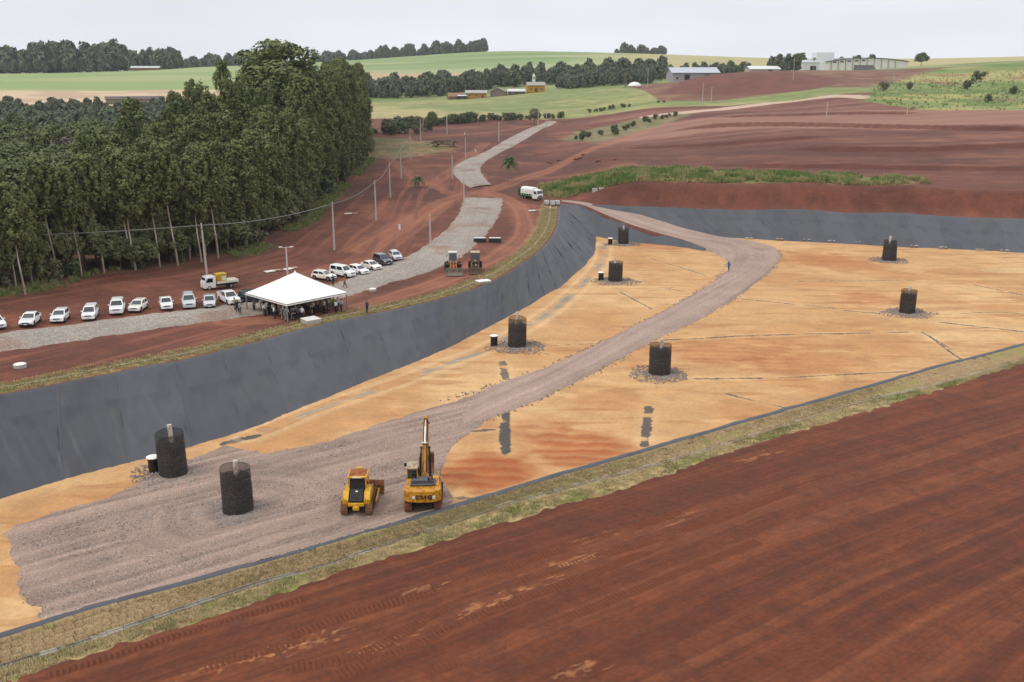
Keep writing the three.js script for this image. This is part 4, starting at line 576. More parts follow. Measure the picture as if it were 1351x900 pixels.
// ------------------------------------------------------------------ trees and plants
function tube(pts, r0, r1, seg = 6) {     // tapered bent stem
  const c = new THREE.CatmullRomCurve3(pts), n = Math.max(3, pts.length * 2), g = new THREE.TubeGeometry(c, n, 1, seg, false), p = g.attributes.position;
  for (let i = 0; i <= n; i++) { const t = i / n, q = c.getPointAt(t), r = lerp(r0, r1, t); for (let k = 0; k <= seg; k++) { const o = i * (seg + 1) + k; p.setXYZ(o, q.x + (p.getX(o) - q.x) * r, q.y + (p.getY(o) - q.y) * r, q.z + (p.getZ(o) - q.z) * r); } }
  return g;
}
function bar(a, b, r0, r1 = r0, seg = 8) { const d = b.clone().sub(a), g = new THREE.CylinderGeometry(r1, r0, d.length(), seg, 1); g.translate(0, d.length() / 2, 0); g.applyQuaternion(new THREE.Quaternion().setFromUnitVectors(V(0, 1, 0), d.normalize())); g.translate(a.x, a.y, a.z); return g; }
// leaves: small triangles spread through clumps [x, y, z, rx, ry, tone]
function leaves(clumps, per, size, R, cols) {
  const pos = [], nor = [], col = [], v = V(), n = V(), a = V(), b = V();
  for (const [cx, cy, cz, rx, ry, tone, cnt] of clumps) {
    const N = Math.round(per * (cnt || 1));
    for (let i = 0; i < N; i++) {
      v.set(R() * 2 - 1, R() * 2 - 1, R() * 2 - 1); const l = v.length() || 1; if (l > 1) v.divideScalar(l * (1 + R() * 0.3)); else v.multiplyScalar(0.6 + 0.4 / Math.max(l, 0.3) * Math.min(1, l));
      const px = cx + v.x * rx, py = cy + v.y * ry, pz = cz + v.z * rx;
      n.set(v.x + (R() - 0.5), v.y * 0.8 + 0.35 + (R() - 0.5), v.z + (R() - 0.5)).normalize();
      a.set(R() - 0.5, R() - 0.5, R() - 0.5).cross(n).normalize(); b.copy(n).cross(a);
      const s = size * (0.6 + 0.8 * R()), t = tone + (R() - 0.5) * 0.35, c0 = cols[0], c1 = cols[1];
      pos.push(px + a.x * s, py + a.y * s, pz + a.z * s, px + (-a.x * 0.6 + b.x * 0.8) * s, py + (-a.y * 0.6 + b.y * 0.8) * s - s * 0.2, pz + (-a.z * 0.6 + b.z * 0.8) * s, px + (-a.x * 0.5 - b.x * 0.8) * s, py + (-a.y * 0.5 - b.y * 0.8) * s - s * 0.2, pz + (-a.z * 0.5 - b.z * 0.8) * s);
      for (let k = 0; k < 3; k++) { nor.push(n.x, n.y, n.z); for (let q = 0; q < 3; q++) col.push(Math.max(0.004, lerp(c0[q], c1[q], t))); }
    }
  }
  const g = new THREE.BufferGeometry(); g.setAttribute('position', new THREE.Float32BufferAttribute(pos, 3)); g.setAttribute('normal', new THREE.Float32BufferAttribute(nor, 3)); g.setAttribute('color', new THREE.Float32BufferAttribute(col, 3)); return g;
}
const leafMat = new THREE.MeshStandardMaterial({ vertexColors: true, roughness: 0.85, side: THREE.DoubleSide });
const barkTex = dataTex(128, 512, (u, v, c) => { const n = fbm(u * 6, v * 9, 4), m = fbm(u * 14 + 5, v * 3, 3); set(c, 170, 158, 142); mixc(c, 128, 106, 88, sst(0.45, 0.65, n)); mixc(c, 196, 188, 176, sst(0.55, 0.7, m)); });
const bark = new THREE.MeshStandardMaterial({ map: barkTex, roughness: 0.95 }), darkBark = new THREE.MeshStandardMaterial({ color: 0x5a4c3e, roughness: 0.95 });
const EUC = [[0.098, 0.114, 0.036], [0.15, 0.168, 0.054]], BROAD = [[0.1, 0.115, 0.042], [0.148, 0.162, 0.064]], GREY = [[0.10, 0.085, 0.065], [0.2, 0.17, 0.13]], FARC = [[0.085, 0.1, 0.06], [0.13, 0.148, 0.082]];
function eucalyptus(seed, h, c0, r, lean, per, size, cols = EUC) {
  const R = rng(seed), g = new THREE.Group(); g.name = 'eucalyptus_tree';
  const lx = Math.cos(seed) * lean, lz = Math.sin(seed) * lean, at = t => V(lx * h * t * (0.6 + 0.4 * t) + Math.sin(t * 5 + seed) * 0.25, h * t, lz * h * t * (0.6 + 0.4 * t) + Math.cos(t * 4 + seed) * 0.25);
  const tr = [tube([at(0).setY(-0.6), at(0.1), at(0.35), at(0.6), at(0.82), at(0.97)], 0.09 + h * 0.0042, 0.05, 6)], cl = [];
  const nc = Math.round(13 + h * 0.7);
  for (let i = 0; i < nc; i++) {
    const t = c0 + (1 - c0) * Math.pow((i + 0.5) / nc, 0.92), u = (t - c0) / (1 - c0), env = r * (0.45 + 0.75 * Math.sin(Math.PI * Math.min(1, 0.16 + u * 0.86))) * (0.7 + 0.5 * R()), an = i * 2.4 + R() * 0.9;
    const base = at(Math.max(0.05, t - 0.06 - R() * 0.05)), off = env * (0.35 + 0.5 * R()), tip = at(t).add(V(Math.cos(an) * off, (R() - 0.3) * 0.6, Math.sin(an) * off));
    if (i % 2 === 0) tr.push(tube([base, base.clone().lerp(tip, 0.5).add(V(0, -0.2, 0)), tip], 0.07 + 0.05 * (1 - u), 0.02, 4));
    const rr = r * (0.26 + 0.2 * R()); cl.push([tip.x, tip.y, tip.z, rr, rr * (0.75 + 0.5 * R()), R()]);
    if (R() < 0.7) cl.push([tip.x + (R() - 0.5) * rr * 2, tip.y - rr * (0.6 + R() * 0.8), tip.z + (R() - 0.5) * rr * 2, rr * 0.7, rr * 0.9, R(), 0.6]);
  }
  for (let i = 0; i < nc * 2.2; i++) { const t = c0 + (1 - c0) * R(), u = (t - c0) / (1 - c0), env = r * (0.45 + 0.75 * Math.sin(Math.PI * Math.min(1, 0.16 + u * 0.86))), an = R() * 6.28, q = at(t), o = env * Math.sqrt(R()) * 0.95; cl.push([q.x + Math.cos(an) * o, q.y - 0.3, q.z + Math.sin(an) * o, r * 0.16, r * (0.3 + 0.35 * R()), R(), 0.42]); }
  mesh('trunk', tr, bark, g); mesh('crown', leaves(cl, per, size, R, cols), leafMat, g); return g;
}
function broadleaf(seed, h, r, per, size, cols = BROAD, name = 'broadleaf_tree') {
  const R = rng(seed), g = new THREE.Group(); g.name = name; const tr = [tube([V(0, -0.5, 0), V(0.1, h * 0.2, 0), V(-0.1, h * 0.45, 0.1), V(0, h * 0.8, 0)], 0.1 + h * 0.014, 0.05, 6)], cl = [];
  const n = Math.round(16 + r * 2.2);
  for (let i = 0; i < n; i++) { const y = 1 - (i + 0.5) / n * 1.55, rad = Math.sqrt(Math.max(0, 1 - y * y)), an = i * 2.4 + R(), k = 0.62 + 0.3 * R(), tip = V(Math.cos(an) * rad * r * k, h * 0.62 + y * h * 0.34 * (0.85 + 0.3 * R()), Math.sin(an) * rad * r * k);
    if (i % 3 === 0) tr.push(tube([V(0, h * 0.3, 0), V(tip.x * 0.5, lerp(h * 0.3, tip.y, 0.6), tip.z * 0.5), tip], 0.09, 0.03, 4));
    const rr = r * (0.30 + 0.16 * R()); cl.push([tip.x, tip.y, tip.z, rr, rr * 0.8, R()]); }
  mesh('trunk', tr, darkBark, g); mesh('crown', leaves(cl, per, size, R, cols), leafMat, g); return g;
}
let protoUsed = new Set();
function plant(proto, x, z, turn, s, sy, label, category, group, dy = 0) {
  const c = proto.clone(); c.name = numbered(proto.name); c.position.set(x, H(x, z) + dy, z); c.rotation.y = turn; c.scale.set(s, sy, s); tag(c, label, category, group); scene.add(c); return c;
}
{
  const R = rng(2024);
  const tall = [eucalyptus(1, 24, 0.14, 3.3, 0.02, 100, 0.29), eucalyptus(2, 25, 0.2, 3.0, 0.03, 100, 0.28), eucalyptus(3, 23, 0.10, 3.6, 0.02, 100, 0.3), eucalyptus(4, 26, 0.24, 3.4, 0.015, 98, 0.29)];
  const bare = [eucalyptus(11, 19, 0.54, 2.6, 0.07, 100, 0.27), eucalyptus(12, 20, 0.6, 2.4, 0.05, 100, 0.27), eucalyptus(13, 18, 0.5, 2.7, 0.09, 100, 0.27)];
  const broad = [broadleaf(21, 12, 4.3, 120, 0.42), broadleaf(22, 11, 4.8, 115, 0.44), broadleaf(23, 13, 3.9, 120, 0.42)], dry = broadleaf(29, 11, 3.6, 60, 0.3, GREY, 'leafless_tree');
  const edge = makeDist(flat(FOREST)), line = resample(FOREST, 400);
  const LT = 'tall leafy eucalyptus in the dense stand beside the power line', LB = 'slender eucalyptus with a long pale bare trunk at the wood edge', GR = 'eucalyptus stand behind the parking bench';
  const spot = []; const free = (x, z, d) => { for (const s of spot) if ((s[0] - x) ** 2 + (s[1] - z) ** 2 < d * d) return false; spot.push([x, z]); return true; };
  // pale leaning trunks at the front of the wood
  for (const [x, z, k, turn, s] of [[-66.0, -128, 0, 2.6, 0.95], [-63, -124.5, 2, 2.9, 0.9], [-60.5, -143, 1, 2.4, 1.0], [-57, -146.5, 2, 2.7, 1.1], [-54.8, -150.5, 0, 2.3, 1.05], [-52.6, -152, 1, 2.8, 1.1], [-50, -156, 2, 2.5, 1.1], [-48.6, -160, 0, 2.7, 1.15], [-64.5, -137, 1, 2.9, 1.0], [-62, -139, 0, 2.5, 0.92], [-58.5, -149, 1, 3.0, 1.05], [-70, -122, 1, 2.4, 1], [-73, -117, 0, 2.7, 1]]) { free(x, z, 0.5); plant(bare[k], x, z, turn, s * 0.92, s * (0.78 + 0.12 * R()), LB, 'tree', GR); }
  // the stand: rows behind the edge
  for (let row = 0; row < 8; row++) {
    for (let i = 0; i < 400; i += 1) {
      const p = line[i], q = line[i + 1], dx = q[0] - p[0], dz = q[2] - p[2], l = Math.hypot(dx, dz), nx = dz / l, nz = -dx / l, d = -p[2];
      if (R() > 0.5) continue; const off = 1.2 + row * 4.6 + R() * 2.4, x = p[0] + nx * off, z = p[2] + nz * off + (R() - 0.5) * 2;
      if (!inPoly(WOODEDGE, x, z) || edge(x, z) < 0.6) continue; const front = d < 150;
      if (Math.abs(x) > 0.56 * -z + 6 || !free(x, z, row < 1 ? 3.4 : row < 3 ? 4.9 : 6.6)) continue;
      if (front) { if (row > 3) continue; if (row > 0 && R() < 0.4) plant(bare[Math.floor(R() * 3)], x, z, 2.2 + R(), 0.72 + 0.25 * R(), 0.58 + 0.26 * R(), LB, 'tree', GR); else plant(tall[Math.floor(R() * 4)], x, z, R() * 6, 0.6 + 0.2 * R(), 0.36 + 0.16 * R(), LT, 'tree', GR); }
      else { const hh = (d < 175 ? 0.66 : d < 200 ? 0.74 : d < 230 ? 0.86 : d < 260 ? 0.98 : 1.08) * (0.76 + 0.42 * R()); plant(tall[Math.floor(R() * 4)], x, z, R() * 6, 0.72 + 0.36 * R(), hh, LT, 'tree', GR); }
    }
  }
  // low young trees and thicket filling the gaps under the tall crowns
  for (let k = 0; k < 1600; k++) { const p = line[Math.floor(R() * 330)], off = 1.2 + R() * 11, x = p[0] - off * 0.8, z = p[2] - off * 0.6; if (!inPoly(WOODEDGE, x, z) || edge(x, z) < 0.9 || Math.abs(x) > 0.56 * -z + 6 || -z > 215 || !free(x, z, 1.7)) continue; plant(broad[Math.floor(R() * 3)], x, z, R() * 6, 0.4 + 0.22 * R(), 0.38 + 0.4 * R(), 'low young tree in the thicket under the tall eucalyptus crowns', 'tree', 'thicket under the eucalyptus'); }
  // the two giants rising over the stand
  const giant = broadleaf(31, 36, 8.2, 420, 0.42, EUC, 'giant_tree');
  plant(giant, -60.5, -266, 1, 1.5, 1.0, 'huge round-crowned tree towering over the eucalyptus stand', 'tree');
  plant(giant, -53, -305, 3, 0.8, 0.88, 'second tallest tree with a narrow crown beside the round giant', 'tree').scale.x = 0.7;
  // mixed wood behind
  const rest = [];
  for (let z = -150; z > -520; z -= 7.2) for (let x = -300; x < -40; x += 7.2) {
    const X = x + (R() - 0.5) * 5, Z = z + (R() - 0.5) * 5; if (!inPoly(WOODEDGE, X, Z) || Math.abs(X) > 0.56 * -Z + 8 || edge(X, Z) < 8 || !free(X, Z, 5.2)) continue; rest.push([X, Z, R(), R(), R()]);
  }
  rest.sort((a, b) => Math.hypot(a[0], a[1]) - Math.hypot(b[0], b[1]));
  const LM = 'round-crowned broadleaf tree in the mixed wood behind the eucalyptus', back = [];
  rest.forEach(([x, z, a, b, c], i) => { if (a < 0.07 && i < 150) plant(dry, x, z, b * 6, 0.8 + c * 0.4, 0.8 + b * 0.4, 'leafless grey-brown tree among the green crowns of the wood', 'tree', 'bare trees in the wood'); else if (i < 170) plant(broad[Math.floor(b * 3)], x, z, a * 6, 0.8 + c * 0.5, 0.75 + 0.5 * a, LM, 'tree', 'mixed wood'); else back.push([x, z, a, b, c]); });
  // helper: one instanced mass of a far-off wood
  const farProto = [broadleaf(41, 12, 4.6, 34, 0.95, FARC), broadleaf(42, 13, 4.0, 34, 0.95, FARC)].map(p => { const c = p.children[1].geometry; return c; });
  function woodMass(label, spots) {
    const M = new THREE.Matrix4(), q = new THREE.Quaternion();
    const half = [spots.filter((_, i) => i % 2 === 0), spots.filter((_, i) => i % 2 === 1)];
    const g = new THREE.Group(); g.name = numbered('far_wood'); scene.add(g); tag(g, label, 'wood', null, 'stuff');
    half.forEach((h, k) => { const im = new THREE.InstancedMesh(farProto[k], leafMat, h.length); im.name = 'crowns'; im.userData.kind = 'stuff'; im.castShadow = im.receiveShadow = true; h.forEach(([x, z, s, sy, t], i) => { q.setFromAxisAngle(V(0, 1, 0), t * 6.28); M.compose(V(x, H(x, z) - 4.6 * sy, z), q, V(s, sy * 1.35, s)); im.setMatrixAt(i, M); }); g.add(im); });
  }
  const strew = (x0, x1, d0, d1, n, h, hv = 0.35) => Array.from({ length: n }, () => { const d = lerp(d0, d1, R()), k = h / 13 * (1 - hv / 2 + hv * R() * 1.6); return [lerp(x0, x1, R()), -d, k * (0.8 + 0.4 * R()), k, R()]; });
  woodMass('dark canopy of the mixed wood running back to the fields', [...back.map(([x, z, a, b, c]) => [x, z, 0.8 + 0.4 * c, 0.6 + 0.3 * a, b]), ...strew(-420, -100, 480, 640, 420, 7.5).filter(s => inPoly([[-420, -640], [-250, -620], [-165, -600], [-70, -520], [-90, -470], [-420, -470]], s[0], s[1]))]);
  woodMass('broad dark wood on the ridge left of the pasture', [...strew(-800, -492, 1262, 1345, 130, 20, 0.8), ...strew(-478, -428, 1275, 1330, 26, 15, 0.8)]);
  woodMass('thin line of trees on the ridge behind the big green field', strew(-560, -370, 1600, 1660, 70, 14, 0.8));
  woodMass('long row of eucalyptus on the ridge above the green field', strew(-390, -45, 1975, 2040, 120, 15, 0.7));
  woodMass('belt of trees beside the farm houses', [...strew(-140, -48, 830, 900, 62, 10, 0.8), ...strew(-48, -20, 850, 900, 22, 12)]);
  woodMass('dark wood behind the farm houses and white tent', [...strew(-22, 140, 880, 960, 130, 9.5, 0.8), ...strew(36, 112, 800, 880, 90, 9), ...strew(120, 205, 850, 930, 50, 9)]);
  woodMass('small clump of trees on the bare skyline', [...strew(205, 300, 1990, 2030, 26, 13, 0.7)]);
  woodMass('trees behind the white factory', [...strew(205, 236, 800, 830, 9, 9, 0.5), ...strew(268, 300, 960, 1000, 8, 10, 0.6), ...strew(325, 350, 960, 1000, 5, 9, 0.5)]);
  // bushes
  const bush = [0, 1, 2].map(k => { const r = rng(60 + k), g = new THREE.Group(); g.name = 'shrub'; const cl = [], st = []; for (let i = 0; i < 9; i++) { const a = r() * 6.3, q = r() * 0.8; cl.push([Math.cos(a) * q, 0.5 + r() * 0.8, Math.sin(a) * q, 0.42 + r() * 0.2, 0.4 + 0.2 * r(), 0.15 + 0.6 * r()]); if (i % 3 === 0) st.push(bar(V(0, -0.2, 0), V(Math.cos(a) * q, 0.8, Math.sin(a) * q), 0.04, 0.02, 4)); } mesh('stem', st, darkBark, g); mesh('foliage', leaves(cl, 34, 0.2, r, k === 2 ? [[0.09, 0.08, 0.04], [0.2, 0.18, 0.1]] : [[0.035, 0.048, 0.02], [0.13, 0.15, 0.06]]), leafMat, g); return g; });
  const bushAt = (n, pick, smin, smax, label, group) => { for (let i = 0; i < n; i++) { const [x, z] = pick(); const s = lerp(smin, smax, R()); plant(bush[Math.floor(R() * 3)], x, z, R() * 6, s, s * (0.8 + 0.4 * R()), label, 'shrub', group); } };
  const along = (x0, z0, x1, z1, w) => () => { const t = R(); return [lerp(x0, x1, t) + (R() - 0.5) * w, lerp(z0, z1, t) + (R() - 0.5) * w]; };
  bushAt(44, along(-62, -500, -16, -560, 8), 1.6, 3.2, 'green shrub in the hedge between red earth and crop field', 'hedge shrubs');
  bushAt(30, along(-16, -560, 30, -575, 6), 1.2, 2.4, 'green shrub in the hedge between red earth and crop field', 'hedge shrubs');
  bushAt(16, along(-76, -440, -46, -470, 26), 1.6, 3.4, 'bushy shrub in the scrub at the end of the eucalyptus stand', 'scrub bushes');
  bushAt(22, along(26, -415, 84, -512, 14), 0.7, 1.9, 'weedy bush on the spoil heap beside the dirt track', 'spoil heap bushes');
  bushAt(6, along(205, -480, 330, -560, 70), 1.0, 2.8, 'dark bush scattered on the grassy hillside', 'hillside bushes');
  bushAt(5, along(230, -600, 330, -720, 60), 1.5, 3.5, 'dark bush scattered on the grassy hillside', 'hillside bushes');
  bushAt(14, along(40, -592, 95, -600, 5), 0.7, 1.6, 'low bush on the field edge beside the pale upper road', 'field edge bushes');
  bushAt(46, () => { const i = Math.floor(R() * 330), p = line[i]; return [p[0] - 0.3 - R() * 2.5, p[2] - R() * 2]; }, 1.0, 2.4, 'dark undergrowth bush at the foot of the eucalyptus wood', 'undergrowth');
  plant(broad[0], -38, -478, 1, 0.55, 0.78, 'lone thin tree standing in the hedge by the two poles', 'tree');
  plant(dry, 12, -540, 2, 0.85, 0.75, 'greyish round tree standing alone in front of the green field', 'tree');
  plant(broad[1], -198, -400, 2, 0.8, 1.25, 'single taller tree rising above the far edge of the wood', 'tree');
  plant(broad[2], 222, -800, 2, 1.0, 0.95, 'dark round tree beside the white factory block', 'tree');
  plant(broad[1], 344, -860, 2, 1.1, 0.95, 'spreading dark tree beyond the end of the factory', 'tree');
  // palms
  const palm = (seed, h, fr, n, name = 'palm_tree') => {
    const r = rng(seed), g = new THREE.Group(); g.name = name; mesh('trunk', tube([V(0, -0.3, 0), V(0.05, h * 0.3, 0), V(0.1, h * 0.7, 0), V(0, h, 0)], 0.2, 0.13, 7), bark, g);
    const pos = [], col = []; const top = V(0, h, 0);
    for (let i = 0; i < n; i++) {
      const a = i * 2.399 + r() * 0.3, el = 1.25 - 1.75 * (i / n), dir = V(Math.cos(a), 0, Math.sin(a)), P = t => top.clone().add(dir.clone().multiplyScalar(fr * Math.cos(el) * t)).add(V(0, fr * (Math.sin(el) * t - 0.62 * t * t), 0)), side = V(-Math.sin(a), 0, Math.cos(a));
      for (let k = 1; k <= 13; k++) { const t = k / 13, p = P(t), q = P(Math.min(1, t + 0.09)), w = fr * 0.24 * Math.sin(Math.PI * (0.12 + 0.85 * t)); for (const s of [-1, 1]) { const e = p.clone().add(side.clone().multiplyScalar(s * w)).add(V(0, -w * 0.55, 0)).add(dir.clone().multiplyScalar(w * 0.4)); pos.push(p.x, p.y, p.z, q.x, q.y, q.z, e.x, e.y, e.z); const b = 0.6 + 0.7 * r(); for (let j = 0; j < 3; j++) col.push(0.06 * b, 0.095 * b, 0.03 * b); } }
    }
    const c = new THREE.BufferGeometry(); c.setAttribute('position', new THREE.Float32BufferAttribute(pos, 3)); c.setAttribute('color', new THREE.Float32BufferAttribute(col, 3)); c.computeVertexNormals(); mesh('crown', c, leafMat, g); return g;
  };
  plant(palm(3, 6.0, 3.0, 30), -0.7, -277, 0, 1, 1, 'tall feathery palm beside the orange dirt track', 'palm');
  plant(palm(4, 2.2, 2.4, 22), -25.1, -265, 0, 1, 1, 'short palm standing alone in the red earth', 'palm');
  const skyPalm = palm(5, 13, 3.2, 20);
  for (const [x, z, s] of [[216, -800, 1.3], [238, -806, 0.8], [283, -960, 1.1], [297, -965, 1.0], [312, -970, 1.2], [330, -975, 1.1], [343, -980, 1.15], [268, -955, 1.1], [275, -958, 0.9]]) plant(skyPalm, x, z, s * 9, s * 0.9, 0.8 * s * (0.9 + 0.2 * R()), 'tall slender palm on the skyline behind the white factory', 'palm', 'skyline palms');
  // grass: green cover on the bank, tufts on the verges
  const tuftGeo = (seed, n, h, w) => { const r = rng(seed), pos = []; for (let i = 0; i < n; i++) { const a = r() * 6.3, o = r() * 0.3, x = Math.cos(a) * o, z = Math.sin(a) * o, b = r() * 6.3, l = 0.25 + 0.4 * r(); pos.push(x - Math.cos(b) * w, 0, z - Math.sin(b) * w, x + Math.cos(b) * w, 0, z + Math.sin(b) * w, x + Math.cos(a) * l * h, h * (0.6 + 0.5 * r()), z + Math.sin(a) * l * h); } const g = new THREE.BufferGeometry(); g.setAttribute('position', new THREE.Float32BufferAttribute(pos, 3)); g.computeVertexNormals(); return g; };
  const gmat = new THREE.MeshStandardMaterial({ color: 0xffffff, roughness: 0.95, side: THREE.DoubleSide });
  function grass(name, label, geo, n, pick, tint, hy) {
    const im = new THREE.InstancedMesh(geo, gmat, n), M = new THREE.Matrix4(), q = new THREE.Quaternion(), c = new THREE.Color(); let k = 0, tries = 0;
    while (k < n && tries++ < n * 6) { const p = pick(); if (!p) continue; const s = p[2] || 1; q.setFromAxisAngle(V(0, 1, 0), R() * 6.28); M.compose(V(p[0], hy(p[0], p[1]) - 0.02, p[1]), q, V(s, s * (0.7 + 0.6 * R()), s)); im.setMatrixAt(k, M); const t = tint(p[0], p[1]); c.setRGB(...t); im.setColorAt(k, c); k++; }
    im.count = k; im.name = name; im.castShadow = im.receiveShadow = true; scene.add(im); tag(im, label, 'grass', null, 'stuff');
  }
  const big = tuftGeo(1, 16, 0.9, 0.09), small = tuftGeo(2, 12, 0.16, 0.02);
  const mixT = (a, b, t) => a.map((v, i) => lerp(v, b[i], t));
  grass('bank_grass', 'bright green weeds covering the top of the red bank', big, 13000, () => { const x = 6 + R() * 96, z = -292 + R() * 62, q = dGreen(x, z), inn = inPoly(GREENBANK, x, z); return (inn || q < 2.2 * R()) && fbm(x * 0.2, z * 0.2, 3) > 0.43 ? [x, z, 0.4 + 1.3 * R() * R()] : null; }, (x, z) => mixT([0.13, 0.2, 0.045], [0.38, 0.32, 0.15], clamp((fbm(x * 0.25 + 7, z * 0.25, 3) - 0.40) * 3 + (R() - 0.5) * 0.7 + (inPoly(GREENBANK, x, z) ? 0 : 0.5))), H);
  grass('hill_grass', 'rough yellow and green grass on the hillside', big, 1400, () => { const x = 185 + R() * 260, z = -455 - R() * 260; return inPoly(HILL, x, z) && Math.abs(x) < -z * 0.58 ? [x, z, 0.5 + 0.9 * R()] : null; }, (x, z) => mixT([0.15, 0.19, 0.06], [0.44, 0.37, 0.2], clamp((fbm(x * 0.022 + 9, z * 0.03, 4) - 0.4) * 3.5 + (R() - 0.5) * 0.6)), H);
  grass('edge_grass', 'green grass at the foot of the eucalyptus stand', big, 1800, () => { const p = line[Math.floor(R() * 380)], x = p[0] + (R() - 0.4) * 5, z = p[2] + (R() - 0.5) * 4; return fbm(x * 0.06 + 2, z * 0.06, 2) > 0.42 ? [x, z, 0.4 + 0.5 * R()] : null; }, () => mixT([0.14, 0.2, 0.05], [0.3, 0.28, 0.12], R()), H);
  { const D = smoothLine(DRAIN, 500), E = smoothLine(REDGE, 500); grass('verge_grass', 'short tufts on the verge beside the red field', small, 4500, () => { const i = Math.floor(Math.pow(R(), 1.4) * 499), t = 0.15 + 0.8 * R(); const x = lerp(D[i][0], E[i][0], t) + (R() - 0.5) * 0.3, z = lerp(D[i][2], E[i][2], t); return [x, z, 0.6 + 0.9 * R()]; }, (x, z) => mixT([0.22, 0.23, 0.08], [0.5, 0.4, 0.22], clamp((0.60 - fbm(x * 0.35, z * 0.35, 4)) * 4 + (R() - 0.5) * 0.7 + 0.4)), (x, z) => floorY(z) - 0.03); }
  { const C = smoothLine(CREST, 500), D = smoothLine(DRAIN, 500); grass('turf_straw', 'straw and dry blades over the laid turf squares', small, 9000, () => { const i = Math.floor(Math.pow(R(), 1.3) * 499), t = 0.2 + 0.7 * R(); return [lerp(C[i][0], D[i][0], t), lerp(C[i][2], D[i][2], t), 0.5 + 0.7 * R()]; }, () => mixT([0.3, 0.25, 0.11], [0.5, 0.4, 0.23], R()), (x, z) => { const q = dCrest(x, z); return floorY(z) + lerp(0.44, -0.03, clamp((q - 0.3) / 1.7)); }); }
  { const T = smoothLine(TOP_L, 600); grass('bench_grass', 'dry turf tufts along the top of the liner', small, 6000, () => { const i = 10 + Math.floor(R() * 560), p = T[i], q = T[i + 1], dx = q[0] - p[0], dz = q[2] - p[2], l = Math.hypot(dx, dz), o = 0.6 + R() * 3.2; return [p[0] + dz / l * o, p[2] - dx / l * o, 0.8 + 1.1 * R()]; }, (x, z) => mixT([0.22, 0.23, 0.08], [0.46, 0.36, 0.19], clamp(R() * 1.2 + 0.1)), H); }
}
console.log('plants done');
// ------------------------------------------------------------------ shared small builders
const bx = (w, h, d, x = 0, y = 0, z = 0, ry = 0, rx = 0) => { const g = new THREE.BoxGeometry(w, h, d); if (rx) g.rotateX(rx); if (ry) g.rotateY(ry); g.translate(x, y, z); return g; };
const rb = (w, h, d, x = 0, y = 0, z = 0, r = 0.05, rx = 0, ry = 0) => { const g = new RoundedBoxGeometry(w, h, d, 2, Math.min(r, w / 2.01, h / 2.01, d / 2.01)); if (rx) g.rotateX(rx); if (ry) g.rotateY(ry); g.translate(x, y, z); return g; };
const cy = (r, h, x = 0, y = 0, z = 0, axis = 'y', seg = 18, r2 = r) => { const g = new THREE.CylinderGeometry(r2, r, h, seg); if (axis === 'x') g.rotateZ(Math.PI / 2); if (axis === 'z') g.rotateX(Math.PI / 2); g.translate(x, y, z); return g; };
const side = (pts, w, bevel = 0.03, holes) => {        // outline in (z, y) extruded across x
  const s = new THREE.Shape(pts.map(p => new THREE.Vector2(p[0], p[1]))); if (holes) holes(s);
  const g = new THREE.ExtrudeGeometry(s, { depth: w - 2 * bevel, bevelEnabled: bevel > 0, bevelThickness: bevel, bevelSize: bevel, bevelSegments: 2, curveSegments: 8 }); g.translate(0, 0, -(w - 2 * bevel) / 2); g.rotateY(-Math.PI / 2); return g;   // shape x -> +z, extrude -> x
};
const quad = (a, b, c, d) => { const g = new THREE.BufferGeometry(); const f = p => [p[0], p[1], p[2]]; g.setAttribute('position', new THREE.Float32BufferAttribute([...f(a), ...f(b), ...f(c), ...f(a), ...f(c), ...f(d)], 3)); g.setAttribute('uv', new THREE.Float32BufferAttribute([0, 0, 1, 0, 1, 1, 0, 0, 1, 1, 0, 1], 2)); g.computeVertexNormals(); return g; };
const hull = pts => new ConvexGeometry(pts.map(p => V(...p)));
const grime = dataTex(256, 256, (u, v, c) => { const n = fbm(u * 7, v * 7, 4), m = fbm(u * 25, v * 25 + 5, 3); const k = 255 * (0.84 + 0.16 * m); set(c, k, k, k); mixc(c, 168, 116, 84, 0.65 * sst(0.48, 0.7, n)); mixc(c, 110, 72, 52, 0.5 * sst(0.62, 0.72, m)); });
const worn = (hex, rough = 0.55, metal = 0) => { const m = new THREE.MeshStandardMaterial({ color: hex, roughness: rough, metalness: metal, map: grime }); return m; };
const M = { glass: new THREE.MeshPhysicalMaterial({ color: 0x1b2226, roughness: 0.08, metalness: 0, clearcoat: 1, clearcoatRoughness: 0.04 }), tyre: worn(0x1d1b1a, 0.9), rim: paint(0xa9abad, 0.35, 0.7), black: worn(0x1b1b1c, 0.65), white: paint(0xe2e2df, 0.4), lampGlass: paint(0xd9dde0, 0.15), red: paint(0x8c1712, 0.3), steel: worn(0x8a8782, 0.5, 0.5), concrete: new THREE.MeshStandardMaterial({ color: 0xb9b4ab, roughness: 0.95, bumpMap: rep(grain, 1, 1), bumpScale: 0.02 }), yellow: worn(0xd79a1c, 0.45), rusty: worn(0x8a5637, 0.85), plate: paint(0xc9ccd0, 0.4) };

